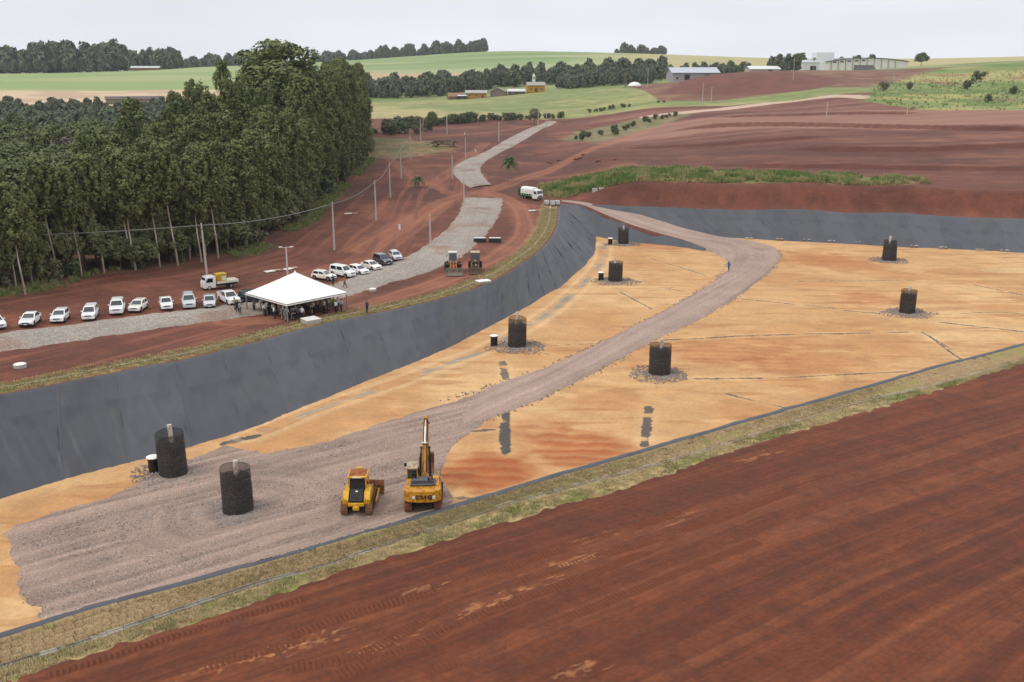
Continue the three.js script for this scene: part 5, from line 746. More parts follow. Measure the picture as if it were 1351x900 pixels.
// ------------------------------------------------------------------ gas wells: mesh cage, stone fill, white pipe
const [fillC, fillB] = stoneTile(512, 26, 91, (c, a, b, e) => { set(c, 104, 93, 88); if (a > 0.75) set(c, 146, 136, 130); else if (a < 0.3) set(c, 80, 72, 69); mul(c, 0.65 + 0.35 * e); }, 0.25);
const fillMat = new THREE.MeshStandardMaterial({ map: rep(fillC, 3.2, 1.5), bumpMap: rep(fillB, 3.2, 1.5), bumpScale: 0.06, roughness: 0.95 }), fillTop = new THREE.MeshStandardMaterial({ map: fillC, bumpMap: fillB, bumpScale: 0.05, roughness: 0.95, color: 0xffffff });
const pvc = worn(0xdcd8cf, 0.5), meshMat = worn(0x3a3938, 0.7);
function makeWell(seed, h, fill, taper, pipe, lean) {
  const R = rng(seed), g = new THREE.Group(); g.name = 'gas_well'; const r0 = 1.24, r1 = r0 * taper, nv = 84, bars = [], wob = [0, 1, 2, 3].map(() => R() * 6);
  const rad = (a, t) => lerp(r0, r1, t) * (1 + 0.03 * Math.sin(a * 3 + wob[0] + t * 2) + 0.02 * Math.sin(a * 5 + wob[1]) - 0.05 * (t > 0.9 ? (t - 0.9) * 6 * Math.max(0, Math.sin(a * 2 + wob[2])) : 0));
  const P = (a, t, o = 0) => V(Math.cos(a) * (rad(a, t) + o), t * h + 0.05 * Math.sin(a * 2 + wob[3]) * t, Math.sin(a) * (rad(a, t) + o));
  const strip = (pts, w, up) => { const pos = [], idx = []; pts.forEach(([p, d]) => { pos.push(p.x - d.x * w, p.y - d.y * w, p.z - d.z * w, p.x + d.x * w, p.y + d.y * w, p.z + d.z * w); }); for (let i = 0; i < pts.length - 1; i++) idx.push(i * 2, i * 2 + 1, i * 2 + 2, i * 2 + 1, i * 2 + 3, i * 2 + 2); const q = new THREE.BufferGeometry(); q.setAttribute('position', new THREE.Float32BufferAttribute(pos, 3)); q.setIndex(idx); q.computeVertexNormals(); return q; };
  for (let i = 0; i < nv; i++) { const a = i / nv * 6.2832, tg = V(-Math.sin(a), 0, Math.cos(a)); bars.push(strip(Array.from({ length: 9 }, (_, k) => [P(a, k / 8, 0.01), tg]), 0.017)); }
  const rings = Math.round(h / 0.105); for (let j = 0; j <= rings; j++) { const t = j / rings; bars.push(strip(Array.from({ length: nv + 1 }, (_, k) => [P(k / nv * 6.2832, t, 0.012), V(0, 1, 0)]), j % 14 === 0 || j === rings ? 0.03 : 0.015)); }
  const cage = mesh('mesh_cage', bars, cageMat, g);
  const ring = (t) => strip(Array.from({ length: nv + 1 }, (_, k) => [P(k / nv * 6.2832, t + 0.006 * Math.sin(k * 0.4), 0.03), V(0, 1, 0)]), 0.03); mesh('binding_wire', [ring(0.46)], paint(0x4a4a48, 0.6), g);
  const fg = new THREE.CylinderGeometry(1, 1, 1, 40, 12, true), fp = fg.attributes.position; for (let i = 0; i < fp.count; i++) { const a = Math.atan2(fp.getZ(i), fp.getX(i)), t = (fp.getY(i) + 0.5) * fill, o = -0.05 + (fbm(a * 6 + seed, t * 14, 3) - 0.5) * 0.12 - (t > fill * 0.96 ? 0.08 : 0), p = P(a, t, o); fp.setXYZ(i, p.x, p.y, p.z); } fg.computeVertexNormals(); mesh('stone_fill', fg, fillMat, g);
  const st = []; for (let i = 0; i < 130; i++) { const a = R() * 6.28, q = Math.sqrt(R()) * 0.95, p = P(a, fill, -0.1), ic = new THREE.IcosahedronGeometry(0.07 + 0.08 * R(), 0); ic.rotateX(R() * 6); ic.rotateY(R() * 6); ic.translate(p.x * q, fill * h - 0.05 + 0.18 * (1 - q) + R() * 0.05, p.z * q); st.push(ic); }
  const disc = new THREE.CircleGeometry(r1 * 0.97, 30); disc.rotateX(-Math.PI / 2); disc.translate(0, fill * h - 0.08, 0); mesh('stone_top', [disc, ...st], fillTop, g);
  const pp = new THREE.Group(), pg = [cy(0.2, h * (1 - fill) + pipe + 0.3, 0, 0, 0, 'y', 20), new THREE.TorusGeometry(0.2, 0.015, 6, 20).rotateX(Math.PI / 2).translate(0, (h * (1 - fill) + pipe + 0.3) / 2, 0)]; const pm = mesh('vent_pipe', pg, pvc, g); pm.position.set(0.1, fill * h + (h * (1 - fill) + pipe) / 2 - 0.1, 0.05); pm.rotation.set(lean, 0, lean * 0.7);
  return g;
}
const cageMat = meshMat;
{
  const a = makeWell(1, 3.9, 0.74, 0.98, 0.75, 0.05), b = makeWell(2, 3.7, 0.80, 0.97, 0.55, 0.0), c = makeWell(3, 3.5, 0.78, 0.86, 0.7, 0.03), d = makeWell(4, 3.4, 0.84, 1.0, 0.65, 0.02);
  const info = [[a, 'mesh-caged gas well standing beside a black manhole on the gravel pad', 1], [b, 'mesh-caged gas well alone in the middle of the gravel pad', 1], [a, 'mesh-caged gas well between liner toe and straight gravel road, manhole beside it', 0.98], [d, 'mesh-caged gas well in the bend of the road, second from the ramp', 1.0], [b, 'mesh-caged gas well nearest the foot of the road ramp', 0.92], [d, 'mesh-caged gas well with a wide gravel apron, in front of the road', 1.05], [b, 'mesh-caged gas well on orange soil midway across the open floor', 0.94], [c, 'stout tapering gas well near the toe of the straight far liner', 1.12]];
  WELLS.forEach(([x, z], i) => { const [p, l, s] = info[i], o = p.clone(); o.name = numbered('gas_well'); o.position.set(x, floorH(x, z) + 0.06, z); o.rotation.y = i * 1.3; o.scale.set(s, s, s); tag(o, l, 'gas well', 'gas wells on the pit floor'); scene.add(o); });
  // manholes
  const mh = new THREE.Group(); mh.name = 'manhole_ring'; mesh('shaft', [new THREE.LatheGeometry([[0.46, -0.2], [0.46, 1.3], [0.56, 1.3], [0.56, 1.36], [0.48, 1.4]].map(p => new THREE.Vector2(...p)), 28), ...Array.from({ length: 5 }, (_, i) => new THREE.TorusGeometry(0.465, 0.02, 6, 28).rotateX(Math.PI / 2).translate(0, 0.15 + i * 0.25, 0))], paint(0x121314, 0.45), mh);
  mesh('lid', new THREE.LatheGeometry([[0.0, 1.56], [0.35, 1.53], [0.58, 1.46], [0.6, 1.38], [0.5, 1.37]].map(p => new THREE.Vector2(...p)), 28), paint(0xe8e6e0, 0.55), mh);
  [[-32.35, -82.7, 'beside the gas well on the gravel pad'], [-2.4, -127.1, 'beside the gas well near the liner toe'], [15.8, -171.6, 'beside the second gas well from the ramp'], [21.3, -211.5, 'beside the gas well at the ramp foot']].forEach(([x, z, l]) => { const o = mh.clone(); o.name = numbered('manhole_ring'); o.position.set(x, floorH(x, z), z); tag(o, 'black plastic manhole shaft with white lid ' + l, 'manhole', 'manholes along the liner toe'); scene.add(o); });
  // white bags weighing the far liner down
  const bag = (() => { const g = new THREE.SphereGeometry(0.5, 14, 10), p = g.attributes.position; for (let i = 0; i < p.count; i++) { const x = p.getX(i), y = p.getY(i), z = p.getZ(i); p.setXYZ(i, x * 1.5 * (1 + 0.15 * Math.abs(z)), Math.max(-0.2, y * 0.55 + fbm(x * 4, z * 4, 2) * 0.08), z * 0.95); } g.computeVertexNormals(); return g; })(), bm = worn(0xbdbfc0, 0.85);
  BAGS.forEach(([x, z], i) => { for (const k of [0, 1]) { const o = new THREE.Group(); o.name = numbered('sandbag'); const X = x + (k - 0.5) * 0.95, Z = z + 0.2 + k * 0.15; o.position.set(X, floorY(Z) + 0.35, Z); o.rotation.set(-0.3, i * 2.1 + k, 0.1); o.scale.setScalar(0.62); mesh('sack', bag, bm, o); mesh('tie', new THREE.ConeGeometry(0.14, 0.3, 8).rotateZ(1.57).translate(0.82, 0, 0), bm, o); tag(o, 'white sandbag lying at the toe of the far liner', 'sandbag', 'sandbags on the far liner'); scene.add(o); } });
}
// ------------------------------------------------------------------ concrete poles and power lines
{
  const poleM = new THREE.MeshStandardMaterial({ color: 0xb4aea5, roughness: 0.9 });
  const POLES = [[-45.4, -144.0, 8.4, 1, 0.03], [-31.4, -172.2, 8.5, 1, 0], [-28.7, -207.3, 8.3, 1, 0], [-30.0, -243.5, 8.4, 1, 0], [-31.7, -283.9, 8.8, 1, 0], [-34.3, -338, 8.8, 1, 0], [-38.3, -420.4, 9, 1, 0], [-29.6, -458.4, 9.2, 1, 0], [-15.1, -180.6, 5.2, 0, 0], [-11.4, -234.4, 6, 0, 0], [-17.2, -286.8, 6.6, 0, 0], [-16.2, -347.9, 7.2, 0, 0], [-5.5, -417.4, 8, 0, 0], [13.7, -527.4, 12, 0, 0], [17, -500, 8, 0, 0], [110, -585, 12, 0, 0], [98, -735, 13, 0, 0], [118, -600, 9, 0, 0], [182, -660, 14, 0, 0], [222, -590, 11, 0, 0.12], [134, -430, 7, 0, 0], [178, -455, 7, 0, 0.02]];
  const names = ['beside the truck with the yellow box', 'first past the tent along the wood edge', 'second past the tent along the wood edge', 'third past the tent along the wood edge', 'fourth past the tent along the wood edge', 'beside the scrub patch', 'in front of the hedge tree', 'behind the hedge tree', 'with a lamp on top beside the stone road near the loaders', 'at the corner of the stone road near the dirt crossing', 'between palm bush and the climbing stone road', 'on the bend of the climbing stone road', 'beyond the brush heap by the climbing road', 'tall and thin at the top of the climbing road', 'low, at the top of the climbing road', 'tall, where the green field meets the upper road', 'at the far edge of the crop field', 'short, in the crop field', 'in front of the raised red embankment', 'leaning, at the end of the upper road', 'thin, on the red terrace', 'thin, at the foot of the grassy hill'];
  const tops = [];
  POLES.forEach(([x, z, h, wires, lean], i) => {
    const y = H(x, z), g = thing('utility_pole', 'concrete utility pole ' + names[i], 'pole', x, y, z, 0, 'concrete poles'), far = -z > 400 ? 1.25 : 1;
    mesh('shaft', new THREE.CylinderGeometry(0.12 * far, 0.19 * far, h + 0.6, 8).translate(0, h / 2 - 0.3, 0), poleM, g);
    if (wires) { mesh('bracket', [bx(0.5, 0.08, 0.08, 0, h - 0.35, 0), cy(0.05, 0.2, 0.22, h - 0.25, 0)], M.steel, g); mesh('band', [cy(0.16, 0.12, 0, h - 0.9, 0)], M.steel, g); }
    if (i === 8) { mesh('lamp_arm', [bx(0.7, 0.08, 0.1, 0.2, h, 0)], poleM, g); mesh('lamp_head', [rb(0.5, 0.12, 0.26, 0.6, h - 0.02, 0, 0.04)], M.steel, g); }
    g.rotation.z = lean; tops.push(V(x - Math.sin(lean) * h, y + Math.cos(lean) * h - 0.3, z));
  });
  { const x = -31.2, z = -134.5, y = H(x, z), g = thing('lamp_post', 'concrete lamp post with two arms behind the white tent', 'lamp post', x, y, z, 0.2); mesh('shaft', new THREE.CylinderGeometry(0.1, 0.16, 7.4, 8).translate(0, 3.4, 0), poleM, g); mesh('cross_arm', bx(1.5, 0.08, 0.1, 0, 7.05, 0), poleM, g); for (const s of [-1, 1]) mesh('lamp_head', rb(0.5, 0.12, 0.28, s * 0.75, 7.12, 0, 0.04), paint(0xcfcac2, 0.5), g); }
  const spanWire = (a, b, sag, r, l) => { const m = a.clone().lerp(b, 0.5); m.y -= sag; const c = new THREE.QuadraticBezierCurve3(a, m, b); const w = mesh('power_cable', new THREE.TubeGeometry(c, 24, r, 5), paint(0x7d7d79, 0.7)); tag(w, l, 'cable', 'power line spans'); };
  spanWire(V(-90, 14.4, -124), tops[0], 1.4, 0.06, 'sagging grey power cable in front of the bare eucalyptus trunks');
  spanWire(tops[0], tops[1], 1.5, 0.06, 'sagging grey power cable spanning past the tent from the truck pole');
  spanWire(tops[1], tops[2], 1.3, 0.055, 'sagging power cable between first and second poles past the tent');
  spanWire(tops[2], tops[3], 1.2, 0.055, 'sagging power cable between second and third poles past the tent');
  spanWire(tops[3], tops[4], 1.2, 0.055, 'sagging power cable between third and fourth poles past the tent');
  spanWire(tops[4], tops[5], 1.2, 0.05, 'sagging power cable from the fourth pole to the scrub patch pole');
}
// ------------------------------------------------------------------ houses and sheds beyond the fields
{
  const roofM = hex => { const m = new THREE.MeshStandardMaterial({ color: hex, roughness: 0.7, bumpMap: rep(lump, 0.4, 0.4), bumpScale: 0.05 }); return m; };
  function house(name, label, cat, x, z, turn, w, d, h, rise, wallHex, roofHex, wins = [], doors = [], over = 0.6) {
    const g = thing(name, label, cat, x, H(x, z) - 0.3, z, turn);
    const wm = worn(wallHex, 0.9), p = new THREE.Shape([[-d / 2, 0], [d / 2, 0], [d / 2, h], [0, h + rise], [-d / 2, h]].map(q => new THREE.Vector2(...q)));
    const wg = new THREE.ExtrudeGeometry(p, { depth: w, bevelEnabled: false }); wg.translate(0, 0, -w / 2); wg.rotateY(Math.PI / 2); mesh('wall', wg, wm, g);
    const L = Math.hypot(d / 2 + over, rise * (1 + over * 2 / d)), an = Math.atan2(rise, d / 2);
    for (const s of [-1, 1]) { const r = bx(w + over * 2, 0.16, L, 0, 0, 0); r.rotateX(s * an); r.translate(0, h + rise / 2 + 0.12 - (over / d) * rise, s * (d / 4 + over / 2)); mesh('roof_slope', r, roofM(roofHex), g); }
    for (const [wx, wy, ww, wh] of wins) { const f = mesh('window', bx(ww, wh, 0.12, wx, wy, d / 2 + 0.03), paint(0xd8d4cc, 0.6), g); mesh('pane', bx(ww - 0.25, wh - 0.25, 0.1, wx, wy, d / 2 + 0.06), M.glass, f); }
    for (const [wx, ww, wh, hex] of doors) mesh('door', bx(ww, wh, 0.12, wx, wh / 2 + 0.3, d / 2 + 0.05), paint(hex || 0x3a3f45, 0.6), g);
    return g;
  }
  house('farm_house', 'long yellow farm building with pale metal roof', 'house', -28, -792, 0.05, 16, 8, 4.2, 1.8, 0xc99a3c, 0xa9a59d, [[-5, 2.4, 1.6, 1.4], [0, 2.4, 1.6, 1.4]], [[5, 1.4, 2.4]]);
  house('farm_house', 'low brown-roofed farm shed at the end of the row of houses', 'house', -44.5, -790, 0.25, 11, 8, 2.4, 2.4, 0x9a7f66, 0x8c6a52, [], [[2, 3, 2.2]]);
  house('lean_to_shed', 'small dark open shed with white roof between brown and yellow houses', 'shed', -38.5, -788, 0, 6, 5, 2.6, 0.5, 0x4a4846, 0xd0d2d2, [], [[0, 3.4, 2.2]]);
  house('farm_house', 'grey weathered barn with gable roof beside the yellow building', 'barn', -10.5, -797, 1.45, 9, 12, 3.6, 2.6, 0x8d8580, 0x948c85, [[-2.2, 2.2, 1.4, 1.2]], [[2.5, 2.6, 2.6, 0x4c4a48]]);
  house('farm_house', 'low dark house with white metal roof next to the church', 'house', 3.5, -797, 0, 13, 7, 2.6, 1.5, 0x6c625a, 0xcfcfcb, [[-3, 1.6, 1.5, 1.1], [3, 1.6, 1.5, 1.1]]);
  const ch = house('yellow_church', 'yellow house with hipped grey roof and white tower', 'church', 18.5, -800, 0.1, 13.5, 9, 5.6, 2.2, 0xd2a021, 0xa09a92, [[-4, 2.6, 1.5, 2], [4, 2.6, 1.5, 2]], [[0, 2, 3]]); const tw = mesh('tower', [bx(2, 13, 2, -1, 6.5, -3), hull([[-2.1, 13, -4.1], [0.1, 13, -4.1], [0.1, 13, -1.9], [-2.1, 13, -1.9], [-1, 14.4, -3]])], paint(0xdedcd4, 0.7), ch); mesh('belfry_opening', bx(0.9, 1.6, 0.08, -1, 11, -1.96), paint(0x3b3a38, 0.8), tw);
  const wh = house('warehouse', 'wide pale warehouse with two dark doorways above the crop field', 'warehouse', 138, -782, 0.06, 35, 24, 6.8, 3.6, 0xb9bec6, 0xb4b9c0, [[-14, 2.6, 2, 2]], [[-6.5, 4, 5, 0x17181a], [9.5, 4.2, 5, 0x17181a], [1.5, 2.4, 3.2, 0x8fa4b8]], 1.2);
  house('white_shed', 'low white-roofed shed behind the raised red embankment', 'shed', 196, -800, 0.1, 24, 14, 3.6, 2.2, 0xc5c3bd, 0xd6d6d2, [], [[4, 3, 3]]);
  { const g = thing('dome_tent', 'small white dome tent at the edge of the crop field', 'tent', 89, H(89, -738) - 0.2, -738, 0); const dm = new THREE.SphereGeometry(5, 24, 10, 0, 6.283, 0, 1.35); dm.scale(1, 0.7, 0.8); dm.translate(0, 0.6, 0); mesh('canopy', dm, paint(0xe6e6e4, 0.6), g); for (const s of [-1, 1]) mesh('leg', cy(0.12, 2, s * 4.3, 0.6, 1.6), M.steel, g); }
  { const g = thing('lattice_tower', 'thin steel lattice tower beside the white dome tent', 'tower', 82.5, H(82.5, -745), -745, 0.4), b = []; for (const [a, c] of [[1, 1], [1, -1], [-1, 1], [-1, -1]]) b.push(bar(V(a * 1.1, 0, c * 1.1), V(a * 0.8, 10.5, c * 0.8), 0.14, 0.12, 5)); mesh('frame', b, M.steel, g); const br = []; for (let k = 0; k < 5; k++) for (const s of [-1, 1]) br.push(bar(V(-s * 1, k * 2.1, 1), V(s * 1, k * 2.1 + 2.1, 1), 0.08, 0.08, 4)); mesh('brace', br, M.steel, g); }
  { // long factory with arched roof and pilasters
    const X = 293, Z = -862, g = thing('factory_shed', 'long white factory shed with low arched roof and pilasters', 'factory', X, H(X, Z) - 0.5, Z, 0.12), W = 70, D = 30, h = 8.5, sh = new THREE.Shape(); sh.moveTo(-W / 2, 0); sh.lineTo(W / 2, 0); sh.lineTo(W / 2, h - 1.5); sh.quadraticCurveTo(0, h + 4.4, -W / 2, h - 1.5); sh.closePath();
    mesh('wall', new THREE.ExtrudeGeometry(sh, { depth: D, bevelEnabled: false, curveSegments: 24 }).translate(0, 0, -D / 2), paint(0xdcd8cf, 0.85), g);
    const pts = []; for (let i = 0; i <= 24; i++) { const t = i / 24, x = lerp(W / 2 + 1, -W / 2 - 1, t), y = (1 - t) * (1 - t) * (h - 1.5) + 2 * t * (1 - t) * (h + 4.4) + t * t * (h - 1.5) + 0.25; pts.push(new THREE.Vector2(x, y)); } const rs = new THREE.Shape([...pts, ...pts.slice().reverse().map(p => new THREE.Vector2(p.x, p.y + 0.3))]); mesh('roof', new THREE.ExtrudeGeometry(rs, { depth: D + 2, bevelEnabled: false }).translate(0, 0, -D / 2 - 1), paint(0x74716c, 0.8), g);
    for (let i = 0; i < 10; i++) { const x = -W / 2 + 3 + i * 6.2; mesh('pilaster', bx(0.6, h - 0.3 + 2.2 * (1 - Math.abs(x / W * 2)), 0.5, x, (h - 0.3 + 2.2 * (1 - Math.abs(x / W * 2))) / 2, D / 2 + 0.27), paint(0x9f9a91, 0.85), g); }
    for (let i = 0; i < 5; i++) { const x = -W / 2 + 6 + i * 6.2; const f = mesh('window', bx(3, 1.3, 0.1, x, h - 1.6 + i * 0.35, D / 2 + 0.06), paint(0x908d88, 0.7), g); mesh('pane', bx(2.7, 1.0, 0.08, x, h - 1.6 + i * 0.35, D / 2 + 0.09), M.glass, f); }
    const t = thing('silo_block', 'white block building with sloping roofs at the end of the factory', 'building', 254, H(254, -850) - 0.5, -850, 0.1); mesh('main_block', bx(15, 15, 10, 4, 7.4, 0), paint(0xe4e5e6, 0.8), t); mesh('low_block', bx(14, 7, 9, -8, 3.5, 1), paint(0xcfcfcd, 0.8), t); mesh('roof', hull([[-15.5, 7, 6], [-0.9, 7, 6], [-15.5, 7, -4], [-0.9, 7, -4], [-15, 8.8, 1], [-0.9, 9.6, 1]]), paint(0xb9babb, 0.7), t); mesh('door', bx(5, 4, 0.2, -6, 2.2, 5.6), paint(0x2e3133, 0.7), t);
    const sd2 = thing('dark_shed', 'dark sloping-roofed shed in front of the factory', 'shed', 282, H(282, -820) - 0.3, -820, 0); mesh('roof', hull([[-9, 0.4, 4], [9, 0.4, 4], [-6.5, 4.2, -3], [8.5, 4.2, -3], [-9, 0.2, 4], [9, 0.2, 4]]), paint(0x4a4543, 0.8), sd2); for (const s of [-1, 1]) mesh('post', bx(0.4, 4, 0.4, s * 6.5, 1.9, -3.2), paint(0x6b625a, 0.9), sd2);
  }
  { const X = -452, Z = -1262, g = house('ridge_farm', 'long low farm roof on the ridge left of the green field', 'farm', X, Z, 0.1, 34, 12, 3, 2, 0x8a6a52, 0xbfc0bf); }
  { const X = -330, Z = -660, g = house('barn_roof', 'long dark-roofed barn at the edge of the left wood', 'barn', -262, -705, 0.35, 38, 10, 3, 1.6, 0x9a9488, 0x57544f); }
}
// ------------------------------------------------------------------ odds and ends on the bench
{
  const slab = (name, label, x, z, w, h, d, turn, hex = 0xd4cfc6) => { const g = thing(name, label, 'slab', x, H(x, z), z, turn); mesh('slab_top', rb(w, 0.12, d, 0, h + 0.02, 0, 0.03), paint(hex, 0.85), g); mesh('side_wall', rb(w - 0.12, h + 0.3, d - 0.12, 0, h / 2 - 0.2, 0, 0.03), M.concrete, g); return g; };
  slab('concrete_box', 'square concrete box with pale lid at the front of the tent', -25.2, -119.6, 2.0, 0.55, 1.9, 0.7);
  slab('concrete_box', 'flat white concrete cover on the turf in front of the loaders', -4.4, -147.2, 2.1, 0.25, 1.4, 0.5, 0xe8e6e1);
  const lid = (label, x, z, r) => { const g = thing('manhole_cover', label, 'manhole', x, H(x, z), z, 0); mesh('collar', cy(r, 0.5, 0, 0.1, 0, 'y', 28), M.concrete, g); mesh('cover', new THREE.LatheGeometry([[0, 0.42], [r * 0.85, 0.40], [r * 0.95, 0.36], [r * 0.95, 0.34]].map(p => new THREE.Vector2(...p)), 28), paint(0xe0ddd4, 0.8), g); };
  lid('round pale manhole cover in the red earth across from the first cars', -49.51, -94.85, 0.62); lid('round white manhole cover beside the stone road near the tent', -20.2, -139.5, 0.55);
  const cubes = (x, z, l) => { const g = thing('storage_tank', l, 'tank', x, H(x, z), z, 0.3); mesh('tank', rb(1.05, 1.0, 1.05, 0, 0.66, 0, 0.12), paint(0xdfe0de, 0.45), g); const cage = []; for (const s of [-0.55, 0.55]) { for (const k of [-0.5, 0, 0.5]) { cage.push(bx(0.03, 1.1, 0.03, s, 0.65, k)); cage.push(bx(0.03, 1.1, 0.03, k, 0.65, s)); } for (const y of [0.35, 0.75, 1.15]) { cage.push(bx(0.03, 0.03, 1.13, s, y, 0)); cage.push(bx(1.13, 0.03, 0.03, 0, y, s)); } } mesh('cage', cage, M.steel, g); mesh('pallet', bx(1.15, 0.12, 1.15, 0, 0.07, 0), M.black, g); mesh('cap', cy(0.12, 0.08, 0, 1.2, 0), M.red, g); };
  cubes(9.7, -236.0, 'white tank cube beside the taller pair near the green truck'); cubes(10.9, -237.2, 'white tank cube at the corner of the liner by the truck'); cubes(8.3, -236.6, 'white tank cube closest to the nose of the green truck');
  const gr = thing('concrete_headwall', 'small grey concrete headwall on the road ramp edge', 'headwall', 21.5, H(20, -247) - 0.2, -246.5, 0.2); mesh('left_block', rb(1.3, 1.1, 0.5, -0.85, 0.55, 0, 0.04), M.concrete, gr); mesh('right_block', rb(1.3, 1.2, 0.5, 0.85, 0.6, 0, 0.04), M.concrete, gr); mesh('gate', bx(0.4, 0.8, 0.2, 0, 0.4, 0), M.black, gr);
  const crate = (x, z, t, l) => { const g = thing('concrete_trough', l, 'trough', x, H(x, z), z, t); mesh('box', [bx(2.3, 0.7, 0.08, 0, 0.4, 0.45), bx(2.3, 0.7, 0.08, 0, 0.4, -0.45), bx(0.08, 0.7, 0.82, 1.1, 0.4, 0), bx(0.08, 0.7, 0.82, -1.1, 0.4, 0), bx(2.1, 0.06, 0.8, 0, 0.1, 0)], paint(0x2a2725, 0.8), g); mesh('lid', rb(2.2, 0.08, 0.85, 0, 0.8, -0.05, 0.03), paint(0xd9d6cf, 0.7), g); };
  crate(-6.0, -182, 0.05, 'left of two dark troughs with white lids beside the stone road'); crate(-3.2, -182.3, 0.0, 'dark white-lidded trough farther from the stone road than its twin');
  const plank = (x, z, t, l) => { const g = thing('pale_board', l, 'board', x, H(x, z) + 0.05, z, t); const a = mesh('board', bx(1.6, 0.06, 1.0, 0, 0.1, 0, 0.1, 0.06), paint(0xd8d2c6, 0.8), g); mesh('lower_board', bx(1.7, 0.06, 0.8, 1.3, 0.04, -0.5, -0.2), paint(0xb59c86, 0.85), g); };
  plank(4.6, -225.5, 0.2, 'pale boards lying on the red bench near the tanks'); plank(-37.8, -151, 0.7, 'pale boards lying on red earth at the wood edge by the tent'); plank(-35.5, -153.5, 0.9, 'pale leaning boards beside the tipped ones at the wood edge'); plank(-36, -216, 0.3, 'small pale board dropped on the red earth between two poles');
  // heap of cut logs and roots
  const lp = thing('log_heap', 'heap of cut logs and roots on the edge of the scrub', 'log heap', -27, H(-27, -392), -392, 0.2), R = rng(17), lm = [worn(0x8a7a68, 0.95), worn(0x6b5c4e, 0.95), worn(0xa39482, 0.95)]; for (let i = 0; i < 34; i++) { const a = R() * 6.3, e = (R() - 0.3) * 0.9, l = 2 + R() * 4, c = V((R() - 0.5) * 10, 0.4 + R() * 2.0, (R() - 0.5) * 6), d = V(Math.cos(a) * Math.cos(e), Math.sin(e), Math.sin(a) * Math.cos(e)).multiplyScalar(l / 2); mesh('log', bar(c.clone().sub(d), c.clone().add(d), 0.14 + 0.16 * R(), 0.08 + 0.08 * R(), 7), lm[i % 3], lp); }
  // spoil rocks by the spoil heap
  for (let i = 0; i < 9; i++) { const x = 8 + R() * 26, z = -300 - R() * 40, g = new THREE.IcosahedronGeometry(0.5 + 0.6 * R(), 1), p = g.attributes.position; for (let k = 0; k < p.count; k++) { const s = 0.8 + 0.4 * fbm(p.getX(k) * 3 + i, p.getY(k) * 3 + p.getZ(k) * 2, 2); p.setXYZ(k, p.getX(k) * s, p.getY(k) * s * 0.6, p.getZ(k) * s); } g.computeVertexNormals(); const o = mesh('boulder', g, worn(0x8a5f4c, 0.95)); o.position.set(x, H(x, z) + 0.15, z); tag(o, 'reddish boulder strewn on the earth between palm and green bank', 'boulder', 'boulders near the palm'); }
  // white barrel-like marker stones
  for (const [x, z, l] of [[-22.5, -196, 'small white marker post on the red earth past the last parked cars'], [-13.5, -371, 'small white marker post beside the bend of the climbing road'], [-21.5, -455, 'small white marker post near the hedge poles']]) { const g = thing('marker_post', l, 'marker', x, H(x, z), z, 0); mesh('post', cy(0.22, 1.0, 0, 0.4, 0, 'y', 12), paint(0xe4e2dc, 0.7), g); mesh('cap', cy(0.26, 0.1, 0, 0.92, 0, 'y', 12), paint(0xd2cfc8, 0.7), g); }
}
console.log('things done');
// ------------------------------------------------------------------ wheels, tracks
function wheel(parent, r, w, x, y, z, rimR = 0.62, rimMat = M.rim) {
  const t = mesh('wheel', new THREE.LatheGeometry([[r * 0.6, -w / 2], [r * 0.9, -w / 2], [r, -w * 0.36], [r, w * 0.36], [r * 0.9, w / 2], [r * 0.6, w / 2]].map(p => new THREE.Vector2(...p)), 24).rotateZ(Math.PI / 2), M.tyre, parent); t.position.set(x, y, z);
  const s = Math.sign(x) || 1; mesh('rim', [cy(r * rimR, w * 0.5, s * w * 0.15, 0, 0, 'x', 20), cy(r * 0.2, w * 0.2, s * w * 0.42, 0, 0, 'x', 12)], rimMat, t); return t;
}
function crawler(parent, L, h, w, x, mat = M.rusty) {
  const r = h / 2, g = [], n = Math.round((2 * (L - h) + Math.PI * h) / 0.2), per = 2 * (L - h) + Math.PI * h, pts = [];
  for (let i = 0; i < n; i++) { let s = per * i / n, z, y, a; if (s < L - h) { z = -(L - h) / 2 + s; y = 0; a = 0; } else if ((s -= L - h) < Math.PI * r) { const q = s / r; z = (L - h) / 2 + Math.sin(q) * r; y = r - Math.cos(q) * r; a = -q; } else if ((s -= Math.PI * r) < L - h) { z = (L - h) / 2 - s; y = h; a = Math.PI; } else { s -= L - h; const q = s / r; z = -(L - h) / 2 - Math.sin(q) * r; y = r + Math.cos(q) * r; a = Math.PI - q; } const b = bx(w, 0.05, 0.17), c = bx(w, 0.06, 0.03); c.translate(0, -0.05, 0.04); const m = mergeGeometries([clean(b), clean(c)]); m.rotateX(a); m.translate(x, y + 0.03, z); g.push(m); }
  const t = mesh('track', g, mat, parent);
  const s = [[-(L - h) / 2, 0.12]]; const st = new THREE.Shape(); st.absarc((L - h) / 2, r, r - 0.1, -Math.PI / 2, Math.PI / 2, false); st.absarc(-(L - h) / 2, r, r - 0.1, Math.PI / 2, Math.PI * 1.5, false); const fr = new THREE.ExtrudeGeometry(st, { depth: w * 0.6, bevelEnabled: false, curveSegments: 8 }); fr.translate(0, 0, -w * 0.3); fr.rotateY(-Math.PI / 2); fr.translate(x, 0.03, 0); mesh('track_frame', fr, M.black, t);
  const wh = []; for (let i = -2; i <= 2; i++) wh.push(cy(0.16, w * 0.75, x, 0.24, i * (L - h) / 5, 'x', 12)); for (const q of [-1, 1]) wh.push(cy(r * 0.72, w * 0.7, x, r, q * (L - h) / 2, 'x', 16)); mesh('roller', wh, M.rusty, t); return t;
}
const font = await new FontLoader().loadAsync('fonts/droid/droid_sans_bold.typeface.json');
